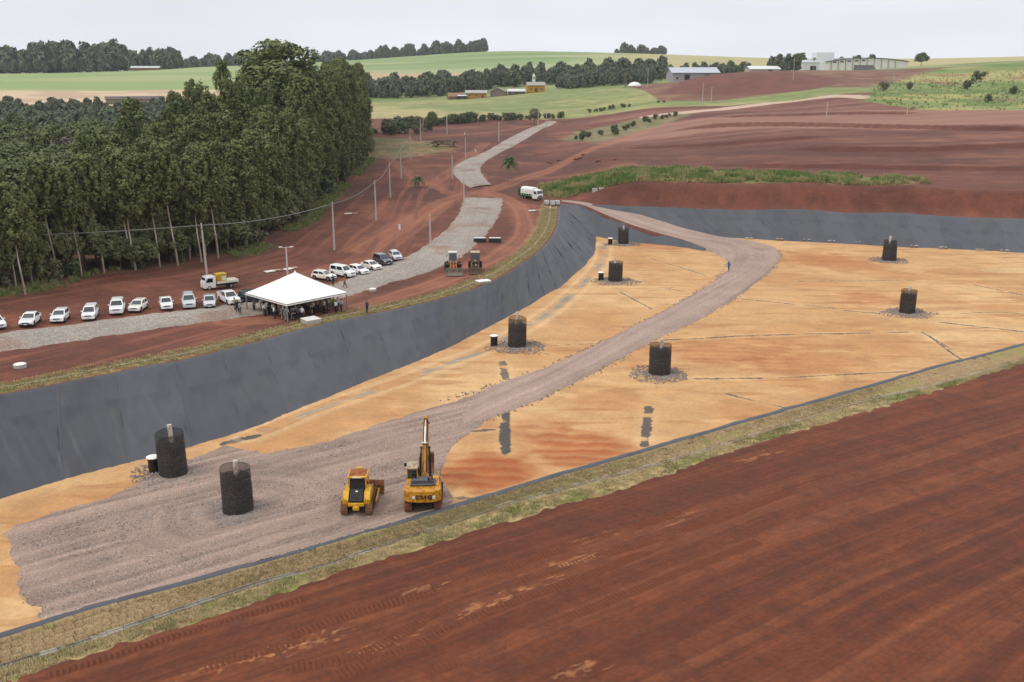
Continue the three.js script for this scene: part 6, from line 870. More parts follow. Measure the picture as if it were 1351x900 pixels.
// ------------------------------------------------------------------ tracked excavator, tail towards the field
{
  const g = thing('excavator', 'yellow crawler excavator with raised boom parked beside the bulldozer', 'excavator', -7.3, floorH(-7.3, -75.6) + 0.1, -75.6, 0.03), Y = M.yellow;   // front is -z
  for (const s of [-1, 1]) crawler(g, 4.3, 0.92, 0.6, s * 1.2);
  mesh('undercarriage', [rb(1.9, 0.45, 2.4, 0, 0.6, 0, 0.08), cy(0.75, 0.3, 0, 0.98, 0, 'y', 24)], M.black, g);
  const up = mesh('house_deck', [rb(2.8, 0.22, 4.2, 0, 1.2, 0.35, 0.06)], M.black, g);
  // rounded counterweight
  const cs = new THREE.Shape(); cs.moveTo(-1.42, 0); cs.lineTo(1.42, 0); cs.lineTo(1.42, 0.62); cs.quadraticCurveTo(1.3, 1.02, 0.8, 1.1); cs.quadraticCurveTo(0, 1.2, -0.8, 1.1); cs.quadraticCurveTo(-1.3, 1.02, -1.42, 0.62); cs.closePath();
  const cw = new THREE.ExtrudeGeometry(cs, { depth: 0.85, bevelEnabled: true, bevelSize: 0.07, bevelThickness: 0.07, bevelSegments: 3, curveSegments: 10 }); cw.rotateX(Math.PI / 2); cw.translate(0, 2.12, 1.55); const cwm = mesh('counterweight', cw, Y, g);
  const tg = new TextGeometry('CMG', { font, size: 0.36, depth: 0.02, curveSegments: 4 }); tg.computeBoundingBox(); tg.translate(-tg.boundingBox.max.x / 2, 0, 0); const tx = mesh('lettering', tg, M.black, cwm); tx.position.set(0.12, 1.5, 2.735); tx.scale.set(1.25, 1, 3);
  mesh('sticker', [bx(0.26, 0.28, 0.16, 0.92, 1.66, 2.64), bx(0.2, 0.22, 0.1, -0.68, 1.68, 2.7)], paint(0xdcdcd4, 0.6), cwm);
  mesh('side_housing', [rb(0.85, 0.95, 2.0, 0.98, 1.75, 0.5, 0.08), rb(0.8, 0.95, 1.4, -1.0, 1.75, 0.85, 0.08)], Y, g);
  const hd = mesh('engine_hood', [rb(2.05, 0.22, 1.25, 0, 2.3, 1.15, 0.08), rb(1.2, 0.7, 1.6, 0, 1.95, 0.75, 0.06)], worn(0x5d6064, 0.6), g);
  mesh('hood_grille', [bx(1.75, 0.02, 0.5, 0, 2.425, 1.42), ...Array.from({ length: 9 }, (_, i) => bx(0.04, 0.03, 0.5, -0.8 + i * 0.2, 2.435, 1.42))], M.black, hd); mesh('exhaust', [cy(0.06, 0.45, 0.72, 2.55, 0.8), cy(0.08, 0.3, 0.45, 2.5, 0.95)], M.black, hd);
  // cab
  const cab = mesh('cab', hull([[-1.42, 1.3, 0.05], [-0.48, 1.3, 0.05], [-1.42, 1.3, -1.75], [-0.48, 1.3, -1.75], [-1.4, 2.2, -1.85], [-0.5, 2.2, -1.85], [-1.36, 3.02, -1.35], [-0.54, 3.02, -1.35], [-1.36, 3.02, 0], [-0.54, 3.02, 0], [-1.42, 2.2, 0.08], [-0.48, 2.2, 0.08]]), worn(0xc09028, 0.5), g);
  mesh('cab_roof', rb(0.98, 0.12, 1.55, -0.95, 3.06, -0.62, 0.06), worn(0xbfae98, 0.7), cab);
  mesh('rear_window', quad([-1.34, 2.1, 0.09], [-0.56, 2.1, 0.09], [-0.6, 2.9, 0.04], [-1.3, 2.9, 0.04]), M.glass, cab); mesh('side_window', [quad([-1.43, 2.05, -1.6], [-1.43, 2.05, -0.15], [-1.395, 2.9, -0.15], [-1.395, 2.9, -1.25]), quad([-0.47, 2.05, -0.15], [-0.47, 2.05, -1.6], [-0.52, 2.9, -1.25], [-0.52, 2.9, -0.15])], M.glass, cab); mesh('windshield', quad([-0.55, 1.5, -1.84], [-1.38, 1.5, -1.84], [-1.35, 2.9, -1.5], [-0.57, 2.9, -1.5]), M.glass, cab);
  mesh('mirror', [rb(0.2, 0.3, 0.05, -1.62, 2.75, -1.5, 0.02), bar(V(-1.4, 2.6, -1.5), V(-1.6, 2.75, -1.5), 0.02)], M.black, cab);
  const hr = []; for (const z of [-0.4, 0.6, 1.4]) hr.push(bar(V(1.36, 2.2, z), V(1.36, 2.85, z), 0.025)); hr.push(bar(V(1.36, 2.85, -0.4), V(1.36, 2.85, 1.4), 0.025), bar(V(1.36, 2.55, -0.4), V(1.36, 2.55, 1.4), 0.02)); mesh('handrail', hr, worn(0x77726a, 0.6), g);
  const bm = mesh('boom', side([[-0.9, 1.75], [-1.4, 2.7], [-2.5, 4.1], [-3.5, 4.95], [-4.5, 5.45], [-4.75, 5.2], [-3.9, 4.55], [-3.0, 3.7], [-1.9, 2.3], [-1.2, 1.45]], 0.46, 0.03), Y, g);
  for (const s of [-1, 1]) mesh('boom_cylinder', [bar(V(s * 0.42, 1.5, -1.9), V(s * 0.42, 3.0, -2.5), 0.1), bar(V(s * 0.42, 3.0, -2.5), V(s * 0.34, 3.7, -2.8), 0.06), cy(0.09, 0.2, s * 0.34, 3.75, -2.85, 'x', 10)], M.black, g);
  mesh('stick_cylinder', [bar(V(0, 4.3, -2.5), V(0, 5.3, -3.7), 0.11), bar(V(0, 5.3, -3.7), V(0, 5.85, -4.45), 0.06), cy(0.1, 0.5, 0, 4.3, -2.5, 'x', 10)], paint(0xd6d2c8, 0.35, 0.3), g);
  mesh('hydraulic_hose', [0.14, -0.14, 0.2].map((x, i) => tube([V(x, 2.2, -1.1), V(x, 3.4 + i * 0.1, -1.75), V(x, 4.5, -2.6), V(x, 5.35, -3.7), V(x, 5.75, -4.4)], 0.03, 0.03, 5)), M.black, g);
  mesh('pivot_pin', [cy(0.11, 0.62, 0, 5.35, -4.55, 'x', 12), cy(0.13, 0.62, 0, 1.7, -1.1, 'x', 12), cy(0.09, 0.5, 0, 2.25, -5.4, 'x', 12)], M.steel, g);
  const st = mesh('stick', side([[-4.2, 5.9], [-4.55, 5.95], [-5.0, 5.2], [-5.5, 2.4], [-5.3, 2.1], [-5.05, 2.3], [-4.5, 5.0]], 0.34, 0.03), worn(0xb98a3a, 0.6), g); mesh('bucket_cylinder', [bar(V(0, 5.1, -5.1), V(0, 3.9, -5.5), 0.08), bar(V(0, 3.9, -5.5), V(0, 3.0, -5.7), 0.05)], paint(0xd2cdc4, 0.35, 0.4), st);
  const bk = mesh('bucket', side([[-5.7, 2.2], [-5.9, 1.2], [-5.4, 0.55], [-4.7, 0.6], [-4.72, 0.68], [-5.35, 0.68], [-5.75, 1.25], [-5.25, 2.2]], 1.15, 0.02), M.rusty, st); mesh('tooth', Array.from({ length: 5 }, (_, i) => bx(0.1, 0.08, 0.3, -0.46 + i * 0.23, 0.62, -4.62)), M.steel, bk);
}
// ------------------------------------------------------------------ bulldozer seen from behind
{
  const g = thing('bulldozer', 'yellow crawler bulldozer with rust-orange cab roof parked on the gravel pad', 'bulldozer', -12.6, floorH(-12.6, -74.9) + 0.1, -74.9, 0.02), Y = worn(0xeab824, 0.45), T = worn(0x8f6a4a, 0.85);   // front is -z
  for (const s of [-1, 1]) crawler(g, 3.9, 0.95, 0.56, s * 1.0, T);
  mesh('belly', rb(1.5, 0.6, 3.2, 0, 0.8, 0, 0.08), M.black, g);
  mesh('engine_hood', [rb(1.15, 0.85, 1.7, 0, 1.5, -1.35, 0.1), cy(0.07, 0.7, 0.35, 2.2, -1.3)], Y, g);
  for (const s of [-1, 1]) { const f = mesh('fender', side([[1.75, 0.95], [1.85, 1.35], [1.35, 1.75], [0.2, 1.85], [-0.6, 1.6], [-0.6, 1.1]], 0.5, 0.05).translate(s * 0.86, 0.02, 0), Y, g); mesh('grab_rail', bar(V(s * 1.08, 1.9, 0.2), V(s * 1.08, 2.3, 0.6), 0.025), M.black, f); }
  const tk = mesh('rear_panel', side([[1.8, 0.95], [1.9, 1.3], [1.0, 1.9], [0.7, 1.9], [0.7, 0.95]], 1.05, 0.05), worn(0x262524, 0.6), g); mesh('rear_slats', Array.from({ length: 6 }, (_, i) => bx(0.9, 0.02, 0.04, 0, 1.42 + i * 0.09, 1.82 - i * 0.14)), M.black, tk); mesh('data_plate', bx(0.2, 0.01, 0.12, 0, 1.85, 1.28, 0, 0.55), paint(0xd8d6d0, 0.6), tk);
  mesh('rear_crossbar', [rb(1.3, 0.28, 0.2, 0, 1.0, 1.95, 0.05), rb(0.5, 0.3, 0.4, 0, 0.75, 2.05, 0.04)], Y, g);
  const cab = mesh('cab', hull([[-0.72, 1.5, 0.75], [0.72, 1.5, 0.75], [-0.72, 1.5, -0.75], [0.72, 1.5, -0.75], [-0.64, 2.75, 0.62], [0.64, 2.75, 0.62], [-0.64, 2.75, -0.6], [0.64, 2.75, -0.6]]), worn(0x2b2a28, 0.6), g);
  const P3 = [[-0.72, 1.5], [0.72, 1.5], [0.64, 2.75], [-0.64, 2.75]]; mesh('rear_window', quad([-0.6, 1.72, 0.755], [0.6, 1.72, 0.755], [0.56, 2.62, 0.655], [-0.56, 2.62, 0.655]), M.glass, cab); for (const s of [-1, 1]) mesh('side_window', quad([s * 0.735, 1.7, 0.55], [s * 0.735, 1.7, -0.55], [s * 0.66, 2.62, -0.5], [s * 0.66, 2.62, 0.5]), M.glass, cab);
  for (const [x, z] of [[-0.7, 0.7], [0.7, 0.7], [-0.7, -0.7], [0.7, -0.7]]) mesh('cab_post', bar(V(x * 1.02, 1.5, z * 1.02), V(x * 0.93, 2.75, z * 0.93), 0.06), Y, cab);
  const rf = mesh('cab_roof', rb(1.62, 0.16, 1.65, 0, 2.84, 0, 0.08), Y, g); mesh('roof_panel', rb(1.38, 0.05, 1.35, 0, 2.93, -0.06, 0.05), worn(0xa8622f, 0.85), rf); mesh('roof_edge', bx(0.75, 0.1, 0.03, 0, 2.86, 0.83), paint(0xe2dfd6, 0.6), rf); mesh('roof_lamp', [rb(0.5, 0.14, 0.3, -0.05, 2.98, -0.9, 0.03)], Y, rf);
  const bl = mesh('blade', side([[-2.35, 0.1], [-2.5, 0.35], [-2.42, 0.8], [-2.62, 1.2], [-2.7, 1.15], [-2.55, 0.75], [-2.62, 0.35], [-2.45, 0.05]], 3.1, 0.02), M.rusty, g); mesh('blade_edge', bx(3.1, 0.14, 0.05, 0, 0.1, -2.42), M.steel, bl); bl.rotation.y = -0.1;
  for (const s of [-1, 1]) mesh('push_arm', bar(V(s * 1.4, 0.55, 0.3), V(s * 1.35, 0.5, -2.3), 0.1, 0.1, 6), Y, g); mesh('lift_cylinder', [bar(V(0.4, 1.6, -2.0), V(0.5, 0.9, -2.5), 0.06), bar(V(-0.4, 1.6, -2.0), V(-0.5, 0.9, -2.5), 0.06)], M.steel, g);
}
// ------------------------------------------------------------------ wheel loader and backhoe on the bench
{
  const O = worn(0xb8742a, 0.6), g = thing('wheel_loader', 'orange wheel loader with its bucket lowered beside the stone road', 'wheel loader', -9.4, H(-9.4, -154.5), -154.5, 0.12);   // front is +z
  for (const [x, z] of [[-1, 1.15], [1, 1.15], [-1, -1.5], [1, -1.5]]) wheel(g, 0.72, 0.55, x, 0.7, z, 0.55, worn(0xc08a3c, 0.6));
  mesh('rear_frame', rb(1.3, 0.9, 2.2, 0, 1.25, -1.7, 0.1), O, g); mesh('front_frame', rb(0.9, 0.7, 1.2, 0, 0.95, 0.9, 0.08), O, g); mesh('counterweight', rb(1.6, 0.6, 0.4, 0, 1.0, -2.85, 0.08), M.black, g);
  const cab = mesh('cab', hull([[-0.72, 1.6, 0.3], [0.72, 1.6, 0.3], [-0.72, 1.6, -0.95], [0.72, 1.6, -0.95], [-0.62, 3.1, 0.1], [0.62, 3.1, 0.1], [-0.62, 3.1, -0.9], [0.62, 3.1, -0.9]]), worn(0xc9c4ba, 0.6), g); mesh('windshield', quad([-0.62, 1.75, 0.29], [0.62, 1.75, 0.29], [0.55, 3.0, 0.12], [-0.55, 3.0, 0.12]), M.glass, cab); for (const s of [-1, 1]) mesh('side_window', quad([s * 0.73, 1.75, -0.8], [s * 0.73, 1.75, 0.15], [s * 0.64, 3.0, 0.0], [s * 0.64, 3.0, -0.78]), M.glass, cab); mesh('cab_roof', rb(1.4, 0.12, 1.25, 0, 3.15, -0.4, 0.05), paint(0xd6d2c8, 0.6), cab); for (const s of [-1, 1]) mesh('mirror', rb(0.1, 0.34, 0.16, s * 0.98, 2.65, 0.2, 0.03), M.black, cab);
  for (const s of [-1, 1]) mesh('fender', rb(0.6, 0.1, 1.3, s * 1.0, 1.5, 1.1, 0.04), M.black, g);
  for (const s of [-1, 1]) mesh('lift_arm', side([[0.4, 1.7], [0.6, 1.95], [2.0, 1.0], [2.55, 0.55], [2.4, 0.4], [1.7, 0.75]], 0.14, 0.02).translate(s * 0.45, 0, 0), worn(0xcb7f2d, 0.55), g); mesh('tilt_lever', [bar(V(0, 1.4, 0.9), V(0, 1.75, 1.7), 0.09), bar(V(0, 1.75, 1.7), V(0, 0.9, 2.45), 0.09)], worn(0xcb7f2d, 0.55), g);
  const b = mesh('bucket', side([[2.5, 1.1], [2.45, 0.35], [2.6, 0.12], [3.5, 0.1], [3.5, 0.15], [2.7, 0.22], [2.6, 0.4], [2.65, 1.1]], 2.7, 0.02), worn(0x8d877c, 0.6), g); mesh('bucket_side', [side([[2.5, 1.1], [2.5, 0.2], [3.45, 0.12], [3.3, 0.4]], 0.05, 0).translate(1.33, 0, 0), side([[2.5, 1.1], [2.5, 0.2], [3.45, 0.12], [3.3, 0.4]], 0.05, 0).translate(-1.33, 0, 0)], worn(0x8d877c, 0.6), b); mesh('cutting_edge', Array.from({ length: 8 }, (_, i) => bx(0.12, 0.08, 0.25, -1.2 + i * 0.343, 0.12, 3.55)), paint(0xa8a398, 0.5, 0.4), b);
  const k = thing('backhoe_loader', 'dark muddy backhoe loader with pale cab roof behind the white slab', 'backhoe', -5.9, H(-5.9, -155.5), -155.5, 0.05), D = worn(0x6b5340, 0.85);
  for (const [x, z, r] of [[-0.85, 1.3, 0.5], [0.85, 1.3, 0.5], [-0.9, -1.1, 0.75], [0.9, -1.1, 0.75]]) wheel(k, r, 0.42, x, r - 0.03, z, 0.55, worn(0x9a7a52, 0.8));
  mesh('chassis', [rb(0.9, 0.7, 3.6, 0, 1.0, 0.2, 0.08)], D, k); mesh('engine_hood', [rb(0.95, 0.6, 1.5, 0, 1.6, 1.0, 0.1), cy(0.05, 0.6, 0.3, 2.1, 1.2)], D, k); mesh('front_grille', bx(0.8, 0.55, 0.05, 0, 1.5, 1.77), M.black, k);
  const c2 = mesh('cab', hull([[-0.75, 1.45, 0.25], [0.75, 1.45, 0.25], [-0.75, 1.45, -1.2], [0.75, 1.45, -1.2], [-0.68, 2.95, 0.1], [0.68, 2.95, 0.1], [-0.68, 2.95, -1.15], [0.68, 2.95, -1.15]]), D, k); mesh('windshield', quad([-0.64, 1.65, 0.235], [0.64, 1.65, 0.235], [0.6, 2.88, 0.115], [-0.6, 2.88, 0.115]), M.glass, c2); for (const s of [-1, 1]) mesh('side_window', quad([s * 0.755, 1.6, -1.05], [s * 0.755, 1.6, 0.1], [s * 0.695, 2.85, 0.02], [s * 0.695, 2.85, -1.0]), M.glass, c2); mesh('cab_roof', rb(1.55, 0.16, 1.6, 0, 3.02, -0.5, 0.06), worn(0xcfc4b0, 0.7), c2);
  for (const s of [-1, 1]) mesh('lift_arm', side([[-0.1, 1.75], [0.1, 1.9], [1.6, 1.5], [2.4, 0.6], [2.2, 0.5], [1.5, 1.3]], 0.12, 0.02).translate(s * 0.55, 0, 0), D, k); mesh('tilt_rod', bar(V(0, 1.95, 0.7), V(0.1, 1.3, 2.1), 0.08), paint(0xd4cdc2, 0.4, 0.3), k);
  mesh('bucket', [side([[2.3, 1.0], [2.25, 0.35], [2.4, 0.15], [3.1, 0.12], [3.1, 0.17], [2.5, 0.25], [2.45, 1.0]], 2.2, 0.02)], worn(0x6e5c4c, 0.8), k); mesh('backhoe_arm', side([[-1.4, 1.0], [-2.0, 2.6], [-2.3, 3.1], [-2.5, 3.0], [-2.2, 1.6], [-1.8, 0.8]], 0.3, 0.03), D, k);
}
// ------------------------------------------------------------------ cars
const carPaint = (hex) => new THREE.MeshPhysicalMaterial({ color: hex, roughness: 0.35, clearcoat: 0.8, clearcoatRoughness: 0.12 });
const CP_ = { white: carPaint(0xe9e9e7), silver: carPaint(0xc3c6c8), grey: carPaint(0x3c4654), green: carPaint(0x1f2b28), cream: carPaint(0xe4e0d4) }, trim = paint(0x202124, 0.7);
function makeCar(name, o) {
  const { L, W, Hh, belt, hood, base, roof, bed, paintM, low, wheelR = 0.32 } = { low: 0.3, ...o }, g = new THREE.Group(); g.name = name; const f = L / 2, wb = o.wb / 2, ar = wheelR + 0.06;
  const s = new THREE.Shape(); s.moveTo(-f + 0.05, low); s.lineTo(-wb - ar, low); s.absarc(-wb, wheelR, ar, Math.PI, 0, true); s.lineTo(wb - ar, low); s.absarc(wb, wheelR, ar, Math.PI, 0, true); s.lineTo(f - 0.08, low); s.lineTo(f, low + 0.2); s.quadraticCurveTo(f + 0.02, hood - 0.18, f - 0.16, hood - 0.1); s.quadraticCurveTo(f - 0.5, hood, base[1] + 0.05, belt - 0.02); s.lineTo(-f + 0.12, belt); s.quadraticCurveTo(-f, belt - 0.05, -f, low + 0.3); s.closePath();
  const bg = new THREE.ExtrudeGeometry(s, { depth: W - 0.16, bevelEnabled: true, bevelThickness: 0.08, bevelSize: 0.07, bevelOffset: -0.07, bevelSegments: 3, curveSegments: 10 }); bg.translate(0, 0, -(W - 0.16) / 2); bg.rotateY(-Math.PI / 2);
  { const p = bg.attributes.position; for (let i = 0; i < p.count; i++) { const z = p.getZ(i), y = p.getY(i), t = clamp((Math.abs(z) - f * 0.55) / (f * 0.45)); p.setX(i, p.getX(i) * (1 - 0.13 * t * t) * (1 - 0.05 * clamp((y - 0.6) / 0.5))); } bg.computeVertexNormals(); }
  mesh('body', bg, paintM, g);
  const hb = W / 2 - 0.07, hr = W / 2 - 0.24, B = belt - 0.03, T = Hh, [b0, b1] = base, [r0, r1] = roof;
  const cab = mesh('cabin', hull([[-hb, B, b0], [hb, B, b0], [-hb, B, b1], [hb, B, b1], [-hr - 0.03, T - 0.09, r0], [hr + 0.03, T - 0.09, r0], [-hr - 0.03, T - 0.09, r1], [hr + 0.03, T - 0.09, r1], [-hr + 0.1, T, r0 + 0.12], [hr - 0.1, T, r0 + 0.12], [-hr + 0.1, T, r1 - 0.15], [hr - 0.1, T, r1 - 0.15]]), paintM, g);
  const win = (nm, a, b, c, d, u0, u1, v0, v1, n) => { const q = (u, v) => [0, 1, 2].map(k => lerp(lerp(a[k], b[k], u), lerp(d[k], c[k], u), v) + n[k]); mesh(nm, quad(q(u0, v0), q(u1, v0), q(u1, v1), q(u0, v1)), M.glass, cab); };
  const e = 0.012, tz = T - 0.09; win('windshield', [-hb, B, b1], [hb, B, b1], [hr, tz, r1], [-hr, tz, r1], 0.07, 0.93, 0.08, 0.94, [0, e, e]); win('rear_window', [hb, B, b0], [-hb, B, b0], [-hr, tz, r0], [hr, tz, r0], 0.1, 0.9, 0.2, 0.92, [0, e, -e]);
  for (const q of [-1, 1]) { const A = [q * hb, B, q > 0 ? b1 : b0], Bq = [q * hb, B, q > 0 ? b0 : b1], C = [q * (hr + 0.03), tz, q > 0 ? r0 : r1], D = [q * (hr + 0.03), tz, q > 0 ? r1 : r0]; const n = [q * e, e * 0.4, 0]; if (o.cabWindows === 1) win('side_window', A, Bq, C, D, 0.12, 0.88, 0.12, 0.9, n); else { win('side_window', A, Bq, C, D, 0.08, 0.47, 0.12, 0.9, n); win('side_window', A, Bq, C, D, 0.53, 0.92, 0.12, 0.9, n); } }
  for (const [x, z] of [[-1, wb], [1, wb], [-1, -wb], [1, -wb]]) wheel(g, wheelR, 0.2, x * (W / 2 - 0.1), wheelR, z);
  for (const q of [-1, 1]) { mesh('headlight', rb(0.34, 0.14, 0.1, q * (W / 2 - 0.3), hood - 0.24, f - 0.05, 0.04, 0, q * 0.25), M.lampGlass, g); mesh('taillight', rb(0.2, 0.22, 0.06, q * (W / 2 - 0.22), belt - 0.22, -f + 0.0, 0.03), M.red, g); const mr = mesh('mirror', rb(0.2, 0.13, 0.12, q * (W / 2 + 0.06), B + 0.1, b1 - 0.35, 0.04), paintM, g); }
  mesh('grille', rb(W * 0.46, 0.15, 0.06, 0, hood - 0.28, f - 0.01, 0.03), trim, g); mesh('bumper', rb(W * 0.86, 0.2, 0.12, 0, low + 0.1, f - 0.05, 0.05), o.darkBumper ? trim : paintM, g); mesh('licence_plate', bx(0.38, 0.12, 0.02, 0, low + 0.14, f + 0.02), M.plate, g); mesh('underbody', bx(W - 0.3, 0.16, L - 0.5, 0, low - 0.02, 0), trim, g);
  if (bed) { const [z0, z1] = bed; mesh('load_bed', [bx(0.08, 0.42, z1 - z0, W / 2 - 0.12, belt + 0.02, (z0 + z1) / 2), bx(0.08, 0.42, z1 - z0, -W / 2 + 0.12, belt + 0.02, (z0 + z1) / 2), bx(W - 0.2, 0.42, 0.08, 0, belt + 0.02, z0 + 0.04)], paintM, g); mesh('bed_floor', bx(W - 0.3, 0.03, z1 - z0 - 0.1, 0, belt + 0.025, (z0 + z1) / 2), trim, g); }
  if (o.rack) mesh('roof_rail', [bx(0.04, 0.05, r1 - r0 - 0.3, hr - 0.06, T + 0.05, (r0 + r1) / 2), bx(0.04, 0.05, r1 - r0 - 0.3, -hr + 0.06, T + 0.05, (r0 + r1) / 2)], trim, g);
  return g;
}
{
  const hatch = { L: 3.9, W: 1.72, Hh: 1.46, belt: 0.94, hood: 0.9, base: [-1.8, 0.95], roof: [-1.5, 0.1], wb: 2.5 }, sedan = { L: 4.3, W: 1.74, Hh: 1.45, belt: 0.95, hood: 0.88, base: [-1.55, 0.95], roof: [-0.95, 0.1], wb: 2.6 }, suv = { L: 4.4, W: 1.85, Hh: 1.72, belt: 1.08, hood: 1.05, base: [-2.05, 0.95], roof: [-1.85, 0.25], wb: 2.65, wheelR: 0.36 }, pick = { L: 5.2, W: 1.85, Hh: 1.78, belt: 1.1, hood: 1.1, base: [-0.75, 1.1], roof: [-0.6, 0.4], wb: 3.1, wheelR: 0.38, bed: [-2.55, -0.8] }, small = { L: 4.2, W: 1.68, Hh: 1.6, belt: 1.0, hood: 0.95, base: [0.0, 1.05], roof: [0.05, 0.4], wb: 2.6, bed: [-2.05, -0.05], cabWindows: 1 }, van = { L: 4.5, W: 1.8, Hh: 1.8, belt: 1.1, hood: 1.05, base: [-2.1, 1.15], roof: [-2.0, 0.5], wb: 2.8, wheelR: 0.34 };
  const face = 0.29, list = [
    [hatch, 'white', -59.3, -109.4, 0.75, 'white car parked first in the row at the low end of the stone road', 'car'],
    [sedan, 'white', -56.2, -111.4, 0.18, 'white saloon with a dark lower bumper and licence plate, second in the row', 'car', 1],
    [hatch, 'white', -53.9, -114.0, 0.2, 'white hatchback with a black front grille, third in the row', 'car'],
    [{ ...van, L: 4.0, Hh: 1.62, W: 1.72, belt: 1.0, hood: 0.98, base: [-1.9, 1.1], roof: [-1.7, 0.3], wb: 2.5 }, 'white', -51.4, -116.6, 0.25, 'white one-box car with a steep windscreen, fourth in the row', 'car'],
    [suv, 'white', -49.6, -120.4, 0.3, 'white tall car with hood scoop, fifth in the row', 'car'],
    [hatch, 'cream', -47.7, -122.3, 0.05, 'low white hatchback turned slightly away, sixth in the row', 'car'],
    [small, 'white', -45.0, -124.8, 0.38, 'small white pickup with narrow cab, parked alone in a wide gap', 'pickup'],
    [suv, 'silver', -42.7, -126.8, 0.34, 'silver-white off-road car with large mirrors, fourth from the tent', 'car', 0, 1],
    [small, 'silver', -40.2, -127.6, 0.28, 'silver car with black front bumper and white plate, third from the tent', 'pickup', 1],
    [pick, 'white', -38.3, -130.0, 0.62, 'white crew-cab pickup with black grille beside the dark green car', 'pickup', 1],
    [suv, 'green', -35.2, -131.0, 1.35, 'dark green off-road car half hidden behind the tent corner', 'car'],
    [hatch, 'cream', -28.6, -146.8, 1.2, 'cream-white hatchback parked side-on behind the tent', 'car'],
    [van, 'white', -26.2, -149.4, 1.0, 'white estate car next to the side-on cream hatchback', 'car'],
    [hatch, 'white', -24.0, -151.6, 0.8, 'white hatchback with a dark grille, between estate car and cream saloon', 'car'],
    [sedan, 'cream', -22.6, -155.6, 0.75, 'cream-white saloon parked beside the dark blue car', 'car'],
    [suv, 'grey', -21.3, -160.0, 0.6, 'dark blue-grey car parked in the short row beyond the tent', 'car'],
    [hatch, 'silver', -19.7, -164.2, 0.38, 'silver-white car at the end of the row beyond the tent', 'car']];
  const cache = new Map();
  for (const [k, c, x, z, t, l, cat, dark, rack] of list) { const key = [k.L, k.Hh, c, dark, rack].join(); if (!cache.has(key)) cache.set(key, makeCar('parked_car', { ...k, paintM: CP_[c], darkBumper: dark, rack })); const o = cache.get(key).clone(); o.name = numbered('parked_' + cat); const dz = 0.7, X1 = x + Math.sin(t) * 1.3, Z1 = z + Math.cos(t) * 1.3, X2 = x - Math.sin(t) * 1.3, Z2 = z - Math.cos(t) * 1.3; o.position.set(x, Math.max((H(X1, Z1) + H(X2, Z2)) / 2, H(x, z)) + 0.02, z); o.rotation.order = 'YXZ'; o.rotation.y = t; o.rotation.x = -Math.atan2(H(X1, Z1) - H(X2, Z2), 2.6); o.scale.setScalar(0.95); tag(o, l, cat, 'vehicles parked along the stone road'); scene.add(o); }
  // small lorry with yellow box
  { const x = -42.0, z = -138.4, g = thing('flatbed_truck', 'white cab-over flatbed truck carrying a yellow box', 'truck', x, H(x, z) + 0.02, z, -0.95);   // front is +z
    const cab = mesh('cab', side([[0.9, 0.45], [2.6, 0.45], [2.7, 0.95], [2.6, 1.35], [2.25, 2.1], [0.95, 2.15], [0.85, 1.9]], 1.85, 0.07), CP_.white, g); mesh('windshield', quad([-0.8, 1.4, 2.64], [0.8, 1.4, 2.64], [0.74, 2.0, 2.4], [-0.74, 2.0, 2.4]), M.glass, cab); for (const s of [-1, 1]) { mesh('side_window', quad([s * 0.93, 1.3, 1.3], [s * 0.93, 1.3, 2.3], [s * 0.93, 1.95, 2.1], [s * 0.93, 1.95, 1.3]), M.glass, cab); mesh('headlight', rb(0.3, 0.18, 0.06, s * 0.68, 0.85, 2.7, 0.03), M.lampGlass, cab); mesh('mirror', rb(0.08, 0.3, 0.18, s * 1.08, 1.6, 2.3, 0.03), M.black, cab); } mesh('bumper', rb(1.8, 0.2, 0.12, 0, 0.55, 2.7, 0.04), CP_.white, cab);
    mesh('chassis', bx(0.8, 0.25, 5.2, 0, 0.65, -0.2), M.black, g); const bd = mesh('flatbed', [bx(1.95, 0.1, 3.5, 0, 0.98, -1.1), bx(0.05, 0.35, 3.5, 0.97, 1.15, -1.1), bx(0.05, 0.35, 3.5, -0.97, 1.15, -1.1), bx(1.95, 0.35, 0.05, 0, 1.15, -2.83)], CP_.cream, g);
    for (const [a, b] of [[-0.8, 1.9], [0.8, 1.9], [-0.8, -1.6], [0.8, -1.6]]) wheel(g, 0.38, 0.26, a, 0.38, b);
    const sc = g.scale.setScalar(0.9), bo = thing('yellow_box', 'yellow box with pale panels standing on the flatbed truck', 'box', x, 0, z, -0.95); bo.position.set(x + Math.sin(-0.95) * -0.25, H(x, z) + 0.95, z + Math.cos(-0.95) * -0.25); bo.scale.setScalar(0.9); mesh('box_body', rb(1.5, 1.3, 1.5, 0, 0.65, 0, 0.05), worn(0xe0b41a, 0.5), bo); for (const s of [-1, 1]) mesh('side_panel', bx(0.03, 0.7, 0.7, s * 0.76, 0.7, -0.3), paint(0xd9d9d2, 0.6), bo); mesh('lid', rb(1.6, 0.08, 1.6, 0, 1.33, 0, 0.03), worn(0xe8c53a, 0.5), bo); }
